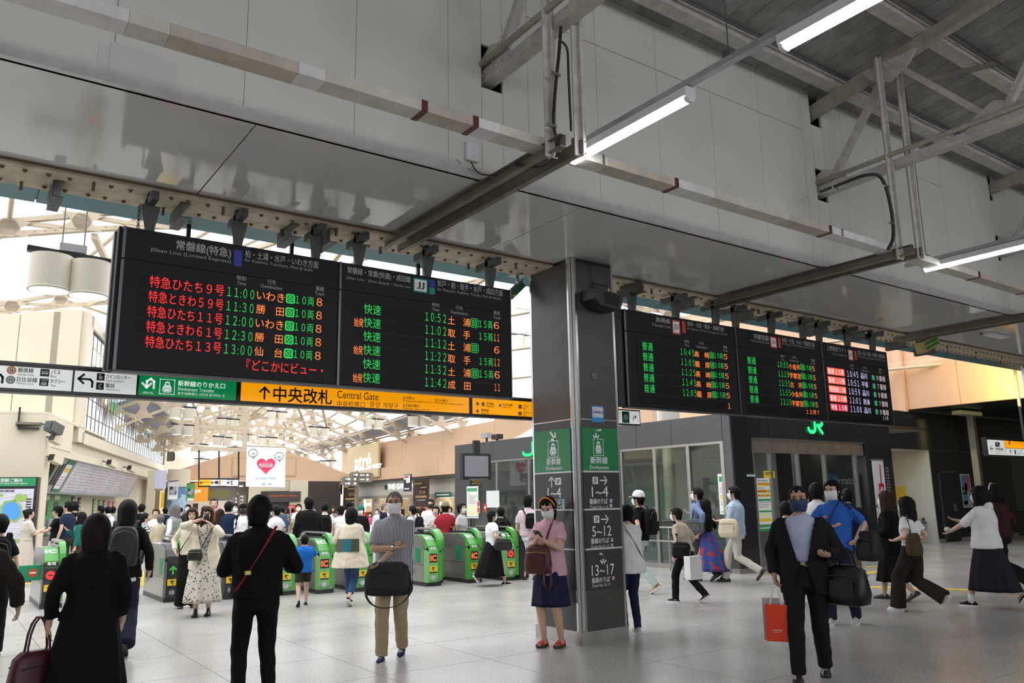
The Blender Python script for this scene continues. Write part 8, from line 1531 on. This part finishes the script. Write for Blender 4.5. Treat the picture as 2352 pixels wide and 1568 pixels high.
o = person(1692, 126, 1113, 76, 'young man in a light blue shirt and white trousers with cream tote', LS(fab('pale_blue', (.36, .47, .62)), hem=.84, ease=.03, sl=1.35, collar=1), ('pants', fab('offwhite', (.60, .57, .50))), 'short', 'k', 'w', False, 1.0, feet=WC, arms=((.06, .32, 1.10), (-.06, .30, 1.10)), vox=.012); satchel('cream canvas tote bag on the light blue shirt man', 'bag', o.T(-.25, .08, .98), o.t.rotation_euler[2]+1.45, .38, .14, .34, fab('canvas', (.60, .52, .38)), name='tote_bag', strap=[o.T(-.25, .08, 1.14), o.T(-.15, .13, 1.33), o.T(-.02, .05, 1.46)]); phone(o, 0, 'small phone in the hands of the light blue shirt man')
# ---- right group
o = person(1845, 265, 1117, 176, 'man in a black suit and pale blue shirt with a navy mask walking forward', [LS(fab('suit_black', (.008, .008, .009), .8), 'jacket', hem=.74, ease=.045, open=.10, flare=.01, sl=1.93), LS(fab('pale_lilac', (.42, .46, .62)), hem=.98, ease=.014, sl=0, collar=1, buttons=1)], ('pants', fab('suit_trouser', (.010, .010, .011))), 'crop', 'k', 'n', False, 1.10, feet=((.11, .20, 0, -8), (-.10, -.16, .0, 8)), arms=((.27, .03, .90), (-.22, .22, 1.10)), vox=.009, xtra=('belt', 'collar'), skin=1, curl=.9)
c = Vector(o.T(-.36, .06, .83)); satchel('large black leather duffel bag on the arm of the suit man', 'bag', c, o.t.rotation_euler[2]-.5, .36, .20, .34, fab('leather_black', (.006, .006, .007), .35), handle=.16, name='duffel_bag')
c = Vector(o.palm[0])+Vector((0, 0, -.34)); t = thing('red_paper_bag', 'orange-red paper shopping bag hanging from the hand of the suit man', 'shopping bag', c); Mx = Matrix.Translation(c) @ Matrix.Rotation(o.t.rotation_euler[2], 4, 'Z'); MB().cbox((0, .07, 0), (.19, .09, .31), Mx).build('bag_body', mat('paper_red', (.72, .045, .012), .5), t, bevel=.002); MB().cbox((.045, .0, .02), (.16, .04, .36), Mx).build('grey_inner_bag', LGY, t)
for s_ in (.03, .11): MB().tube([Mx @ V(-.05, s_, .155), Mx @ V(-.015, .05, .30), Mx @ V(.015, .05, .30), Mx @ V(.05, s_, .155)], .005, 5).build('handle', WH, t)
s = Sign(Mx @ V(0, .117, 0), Mx.to_3x3() @ V(-1, 0, 0), (0, 0, 1), .002); s.text('JUNONEN', -.04, .04, -.06, .013, mWhite, .03); s.line([(-.03, -.075), (.03, -.075)], .003, mWhite); s.done(t)
o = person(1922, 188, 1103, 168, 'tall young man in a blue polo shirt and dark jeans with white sneakers', ('polo', BLU, .86, .80, .02, dict(collar=1, flare=.015)), ('pants', DK), 'short', 'k', 'w', False, 1.0, feet=((.13, .08, 0, 0), (-.12, -.08, 0, 5)), arms=((.02, .24, 1.16, .9, 0, -.3), (-.24, .04, 1.02)), vox=.010, head=(-15, 5), shoes=(LGY, mSoleW), xtra=('laces', 'belt'), hairL=.12); satchel('black sports bag slung on the side of the blue polo man', 'bag', o.T(-.36, .0, .92), o.t.rotation_euler[2]-.4, .28, .22, .36, fab('nylon_black', (.007, .007, .008), .6), name='sports_bag', strap=[o.T(-.30, .05, 1.18), o.T(-.22, .07, 1.35), o.T(-.12, .02, 1.46)]); cross_strap(o, -.8, .9, NV, 'navy strap across the blue polo shirt', .035); t = thing('shirt_emblem', 'small red diamond emblem on the blue polo shirt', 'emblem', o.T(.09, .14, 1.27)); MB().prism([tuple(o.T(.08+a, .158, 1.27+z)) for a, z in ((-.035, 0), (0, -.022), (.035, 0), (0, .022))], (0, 0, 0), tuple(o.M.to_3x3() @ V(0, .003, 0))).build('diamond', mat('emblem_pink', (.6, .2, .2), .6), t)
person(1882, 160, 1110, 5, 'man in a white tee seen from behind between the suit and the blue polo', TEE(WH, ease=.03, collar=1), ('pants', KHK), 'short', 'k', None, False, 1.0, feet=ST, vox=.014, shoes=(K_, mSoleW))
person(1808, 158, 1153, 12, 'person in a dark grey jacket mostly hidden behind the suit man', LS(CHR, 'jacket', ease=.035), ('pants', K_), 'short', 'k', None, True, 1.0, feet=ST, vox=.015)
person(1953, 150, 1121, 10, 'short-haired man in a navy shirt behind the blue polo', TEE(NV, ease=.025, collar=1), ('pants', fab('taupe', (.22, .18, .13))), 'crop', 'k', None, False, 1.0, feet=WA, vox=.014, shoes=(K_, mSoleW))
person(2043, 155, 1127, 70, 'woman in a coral top, long black cardigan and black skirt with a brown bob', [LS(K_, 'cardigan', hem=.70, ease=.04, open=.11), TEE(fab('coral', (.62, .22, .18)), hem=.95, sl=0, ease=.014)], ('skirt', K_, 1.03, .30, .24, .26, 0), 'mid', 'b', 'w', True, 1.0, feet=WA, arms=((.18, .12, .98), (-.20, .16, 1.02)), vox=.012)
o = person(2090, 173, 1138, 60, 'woman in a white tee and wide dark brown trousers walking beside the coral top', TEE(WH, ease=.024, hem=.98), ('wide', fab('espresso', (.022, .016, .012))), 'mid', 'k', 'w', True, 1.0, feet=WD, arms=((.24, .08, .96), (-.2, .12, 1.08)), vox=.011, shoes=(WH, mSoleW)); satchel('brown leather bag behind the white tee woman', 'bag', o.T(-.2, -.16, 1.02), o.t.rotation_euler[2], .26, .12, .30, fab('bag_olive', (.07, .05, .02)), strap=[o.T(-.18, -.12, 1.14), o.T(-.13, -.05, 1.45)])
o = person(2262, 168, 1113, 72, 'woman in an oversized white sweatshirt and long dark denim skirt pointing with one hand', LS(WH, 'sweatshirt', hem=.84, ease=.055, sl=1.15, hood=1, flare=.03, cuff=1.2), ('skirt', fab('black_denim', (.015, .016, .022)), .98, .26, .27, .33, -.03), 'bob', 'k', 'w', True, 1.0, feet=WD, arms=((.10, .38, 1.22), (-.06, .46, 1.06)), vox=.010, shoes=(K_, mSoleW), xtra=('laces', 'socks'), curl=.25); c = o.palm[1]+Vector((0, 0, .05)); t = thing('small_pouch', 'small white and green pouch in the raised hand of the sweatshirt woman', 'pouch', c); MB().ell(tuple(c), (.06, .035, .035)).build('pouch_body', WH, t, smooth=True); MB().ell(tuple(c+Vector((.0, -.015, -.012))), (.045, .03, .02)).build('green_side', mat('pouch_green', (.15, .5, .1), .6), t, smooth=True)
person(2296, 148, 1108, 66, 'person with a white hairband in a dark brown jacket behind the sweatshirt woman', LS(fab('plum', (.035, .012, .012)), 'jacket', ease=.04), ('wide', K_), 'bob', 'k', 'w', True, 1.0, feet=WC, arms=((.2, .1, 1.0), None), vox=.013, xtra=('hairband', WH), shoes=(LGY, mSoleW))
person(2284, 92, 1133, 150, 'person in black with a white mask far behind at the right edge', TEE(K_, ease=.03), ('wide', K_), 'short', 'k', 'w', True, 1.0, feet=ST, arms=(None, (-.24, .04, 1.02)), vox=.018)
person(1443, 112, 1170, 60, 'person with dark hair and a grey top behind the office glass beside the white cap', TEE(GYF), ('pants', K_), 'short', 'k', 'w', False, feet=ST, vox=.02)
# ---- crowd beyond the gates: column, scale, head top, facing, label, top, bottom, hair, colour, mask, female, extras
LB = fab('light_blue', (.35, .45, .62)); DKB = fab('dark_blue', (.01, .02, .05)); TL = fab('teal', (.01, .12, .10))
CR = [
 (62, 107, 1168, -75, 'woman in a pale patterned long dress with a phone before the pond map', ('blouse', FLP, .95, .9, .03), ('skirt', FLP, 1.04, .12, .27, .25, 0), 'short', 'd', None, 1, dict(arms=(PH, PHR), xtra=('bun',))),
 (129, 103, 1164, 85, 'woman in a black cap, black tee and white skirt at the ticket machine', TEE(K_), ('skirt', CRM, 1.02, .25, .22, .2, 0), 'short', 'k', None, 1, dict(cap=K_, arms=((.1, .4, 1.15), (-.1, .4, 1.12)))),
 (153, 103, 1152, 60, 'tall man in a navy polo at the green ticket machines', TEE(DKB), ('pants', CHR), 'short', 'k', None, 0, {}),
 (168, 88, 1153, 20, 'man in black behind the navy polo at the ticket machines', TEE(K_), ('pants', CHR), 'short', 'k', None, 0, {}),
 (184, 110, 1176, 84, 'woman in a dark green blouse with long black hair facing the machines', LS(TL, 'blouse'), ('skirt', BRN, 1.02, .35, .22, .2, 0), 'mid', 'k', None, 1, dict(arms=((.05, .3, 1.28), None))),
 (229, 84, 1161, 60, 'man in a light blue shirt queueing at the wall tags', LS(LB), ('pants', CHR), 'short', 'k', None, 0, {}),
 (246, 78, 1163, 10, 'person in a white hooded top at the wall tags', LS(WH, 'hoodie', hood=1), ('pants', K_), 'short', 'k', None, 1, {}),
 (258, 70, 1164, 5, 'dark-haired person right of the white hood', LS(GYF), ('pants', K_), 'short', 'k', None, 1, {}),
 (307, 62, 1168, 150, 'small woman with reddish hair far behind the black-haired woman', TEE(GRN_), ('pants', K_), 'mid', 'b', None, 1, {}),
 (323, 84, 1157, -20, 'man in a black tee near the mural end', TEE(K_), ('pants', K_), 'short', 'k', None, 0, {}),
 (330, 118, 1178, -70, 'woman in a black and white patterned top talking', TEE(CHK, hem=.84, ease=.035), ('pants', CHR), 'short', 'k', None, 1, dict(arms=((.05, .35, 1.12), PHR))),
 (356, 100, 1168, 165, 'woman in a white tee facing the knit jacket woman', TEE(WH), ('pants', K_), 'short', 'b', None, 1, dict(arms=((.05, .3, 1.1), PHR))),
 (367, 118, 1181, 6, 'elderly woman in a beige knit jacket with a paper bag', LS(KNT, 'jacket', ease=.035), ('pants', K_), 'short', 'g', None, 1, dict(arms=((.1, .35, 1.1), None))),
 (378, 70, 1166, 20, 'man in navy far behind the white tee woman', TEE(NV), ('pants', K_), 'short', 'k', None, 0, {}),
 (399, 116, 1158, 62, 'grey-haired man in a white shirt and grey vest', [('vest', fab('sage', (.20, .23, .20)), .86, 0, .035, dict(open=.10)), LS(WH)], ('pants', LGY), 'mid', 'g', None, 0, {}),
 (430, 76, 1158, 150, 'man with a white mask behind the cream knit woman', TEE(CHR), ('pants', K_), 'short', 'k', 'w', 0, {}),
 (488, 104, 1144, 178, 'tall balding man behind the floral dress woman', TEE(fab('faded_red', (.3, .08, .08))), ('pants', K_), 'crop', 'd', None, 0, {}),
 (503, 120, 1170, -30, 'woman with long dark brown hair and dark top right of the floral dress', LS(K_), ('pants', K_), 'long', 'b', None, 1, dict(arms=((.1, .25, 1.25), None))),
 (523, 124, 1152, -30, 'man in a loose dark navy shirt looking right with a white mask', LS(DKB, ease=.05), ('pants', K_), 'short', 'k', 'w', 0, {}),
 (537, 92, 1156, 175, 'man with a white mask over the shoulder of the navy shirt', TEE(WH), ('pants', K_), 'short', 'k', 'w', 0, {}),
 (557, 124, 1158, 176, 'man in a black cap and white tee with a camera print and black straps', TEE(WH, ease=.035), ('pants', K_), 'short', 'k', 'k', 0, dict(cap=K_, pack=1)),
 (632, 131, 1160, 50, 'man in a white tee leaning at the gate right of the strap man', TEE(WH, ease=.035), ('pants', LGY), 'short', 'k', 'w', 0, dict(arms=((.30, .2, 1.0), None), shoes=(WH, mSoleW))),
 (648, 66, 1165, 30, 'man in a blue denim shirt by the red notice', LS(fab('steel_blue', (.06, .10, .16))), ('pants', K_), 'short', 'k', 'w', 0, {}),
 (660, 52, 1168, 100, 'small distant woman with long hair before the dark shop', TEE(fab('mauve', (.25, .18, .18))), ('wide', DN_), 'long', 'b', None, 1, {}),
 (672, 52, 1168, 0, 'small distant person in grey before the dark shop', TEE(GYF), ('pants', KHK), 'short', 'k', None, 0, {}),
 (685, 76, 1157, 168, 'man in a white shirt looking at a phone before the dark shop', TEE(WH), ('pants', K_), 'short', 'k', 'w', 0, dict(arms=(PH, PHR))),
 (708, 131, 1140, 10, 'tall man in a loose black shirt seen from behind at the gates', LS(K_, ease=.055), ('pants', K_), 'short', 'k', None, 0, dict(hairL=.13)),
 (745, 106, 1154, 4, 'man in a white tee with a black and blue backpack seen from behind', TEE(WH, ease=.03), ('pants', K_), 'crop', 'k', None, 0, dict(pack=1)),
 (765, 64, 1163, 170, 'distant woman in dark mauve between the gates crowd', TEE(fab('mauve', (.25, .18, .18))), ('pants', K_), 'mid', 'b', None, 1, {}),
 (782, 96, 1163, 20, 'person in a black cap and white vest seen from behind', TEE(WH, sl=.2), ('pants', K_), 'short', 'k', None, 1, dict(cap=K_)),
 (801, 84, 1150, 5, 'tall dark-haired man before the brown banner', TEE(WH), ('pants', K_), 'short', 'k', None, 0, {}),
 (829, 92, 1162, 160, 'person in a green cap and black top with one arm raised', LS(K_, ease=.05), ('pants', K_), 'short', 'k', 'w', 1, dict(cap=fab('cap_green', (.01, .16, .10)), arms=((.16, .12, 1.60), None))),
 (850, 58, 1180, 172, 'little girl in pink and white far behind the gates', TEE(fab('hot_pink', (.6, .1, .2))), ('skirt', WH, 1.0, .5, .24, .22, 0), 'bob', 'k', 'w', 1, dict(H=1.15)),
 (866, 62, 1169, 160, 'distant woman in a white shirt beside the little girl', LS(WH), ('skirt', WH, 1.0, .3, .24, .22, 0), 'short', 'b', 'w', 1, {}),
 (881, 76, 1157, -100, 'balding man in a navy top by the shop window', LS(NV), ('pants', K_), 'crop', 'g', None, 0, dict(arms=(PH, PHR))),
 (897, 72, 1160, 178, 'man with a white mask just left of the striped shirt man', TEE(WH), ('pants', K_), 'short', 'k', 'w', 0, {}),
 (947, 100, 1161, 60, 'man in a white tee with a black backpack right of the striped shirt man', TEE(WH), ('pants', K_), 'short', 'k', None, 0, dict(pack=1)),
 (970, 86, 1166, 10, 'woman with a brown bob in a pale blue blouse', LS(fab('powder', (.42, .50, .58))), ('pants', KHK), 'bob', 'b', 'w', 1, {}),
 (989, 96, 1147, 172, 'tall man in a white shirt with a black mask', LS(WH), ('pants', NV), 'short', 'k', 'k', 0, {}),
 (1001, 108, 1162, 168, 'man in a light grey shirt reading a phone at the gates', TEE(LGY, hem=.84, ease=.03), ('pants', DN_), 'short', 'k', None, 0, dict(arms=(PH, PHR), curl=.9)),
 (1023, 124, 1152, 4, 'man in a red tee and beige cap with a brown strap seen from behind', TEE(RED, ease=.03), ('pants', K_), 'short', 'd', None, 0, dict(cap=fab('cap_beige', (.25, .22, .13)))),
 (1034, 66, 1164, 150, 'small distant woman in a white top behind the red tee', TEE(WH), ('pants', K_), 'short', 'k', None, 1, {}),
 (1060, 124, 1156, -120, 'woman in a grey-white tee with a black lanyard at the office glass', TEE(LGY, ease=.03, hem=.88), ('pants', K_), 'short', 'k', 'w', 1, dict(skin=1, xtra=('bun',))),
 (1150, 114, 1165, 10, 'man in a black tee behind the white tee woman at the last gate', TEE(K_, ease=.03), ('pants', K_), 'short', 'k', None, 0, dict(pack=1)),
 (468, 86, 1162, 10, 'dark-haired man between the cream knit and the floral dress', TEE(K_), ('pants', K_), 'short', 'k', None, 0, {}),
 (413, 70, 1166, -60, 'man in brown far behind the grey vest', TEE(BRN), ('pants', K_), 'short', 'k', None, 0, {}),
 (721, 60, 1166, 170, 'distant person in white between the black shirt and the backpack', TEE(WH), ('pants', K_), 'short', 'k', 'w', 1, {}),
 (918, 60, 1168, 165, 'distant person in grey right of the navy top', TEE(GYF), ('pants', K_), 'short', 'k', 'w', 1, {}),
 (959, 64, 1168, 0, 'distant person in cream between the backpack and the bob', TEE(CRM), ('pants', K_), 'short', 'b', None, 1, {}),
]
WK = [WA, WB, ST, ST, WB]
for i, (px, s_, yt, rel, lab, tp, bt, ha, hcx, mk, fem, ex) in enumerate(CR):
    s_ = min(s_, 112 if px > 600 else 108)
    ex = dict(ex); pk = ex.pop('pack', 0); vx = .014 if s_ > 110 else .019 if s_ > 80 else .024
    o = person(px, s_, yt, rel, lab, tp, bt, ha, hcx, mk, bool(fem), 1.0+.05*((i*7) % 3-1), feet=WK[i % 5] if s_ > 60 else ST, vox=vx, skin=ex.pop('skin', 0 if i % 3 else 2), group='crowd beyond the gates', **ex)
    if pk: backpack(o, 'black backpack on the '+{557: 'black cap man facing the viewer', 745: 'white tee man before the signpost', 947: 'white tee man right of the striped shirt man', 1150: 'black tee man at the last gate'}[px], K_, z=1.2)
p = Vector(FL(367, 1158+160*1.16)); 
for ob in list(TMP.collection.objects): bpy.data.objects.remove(ob)
bpy.data.scenes.remove(TMP)
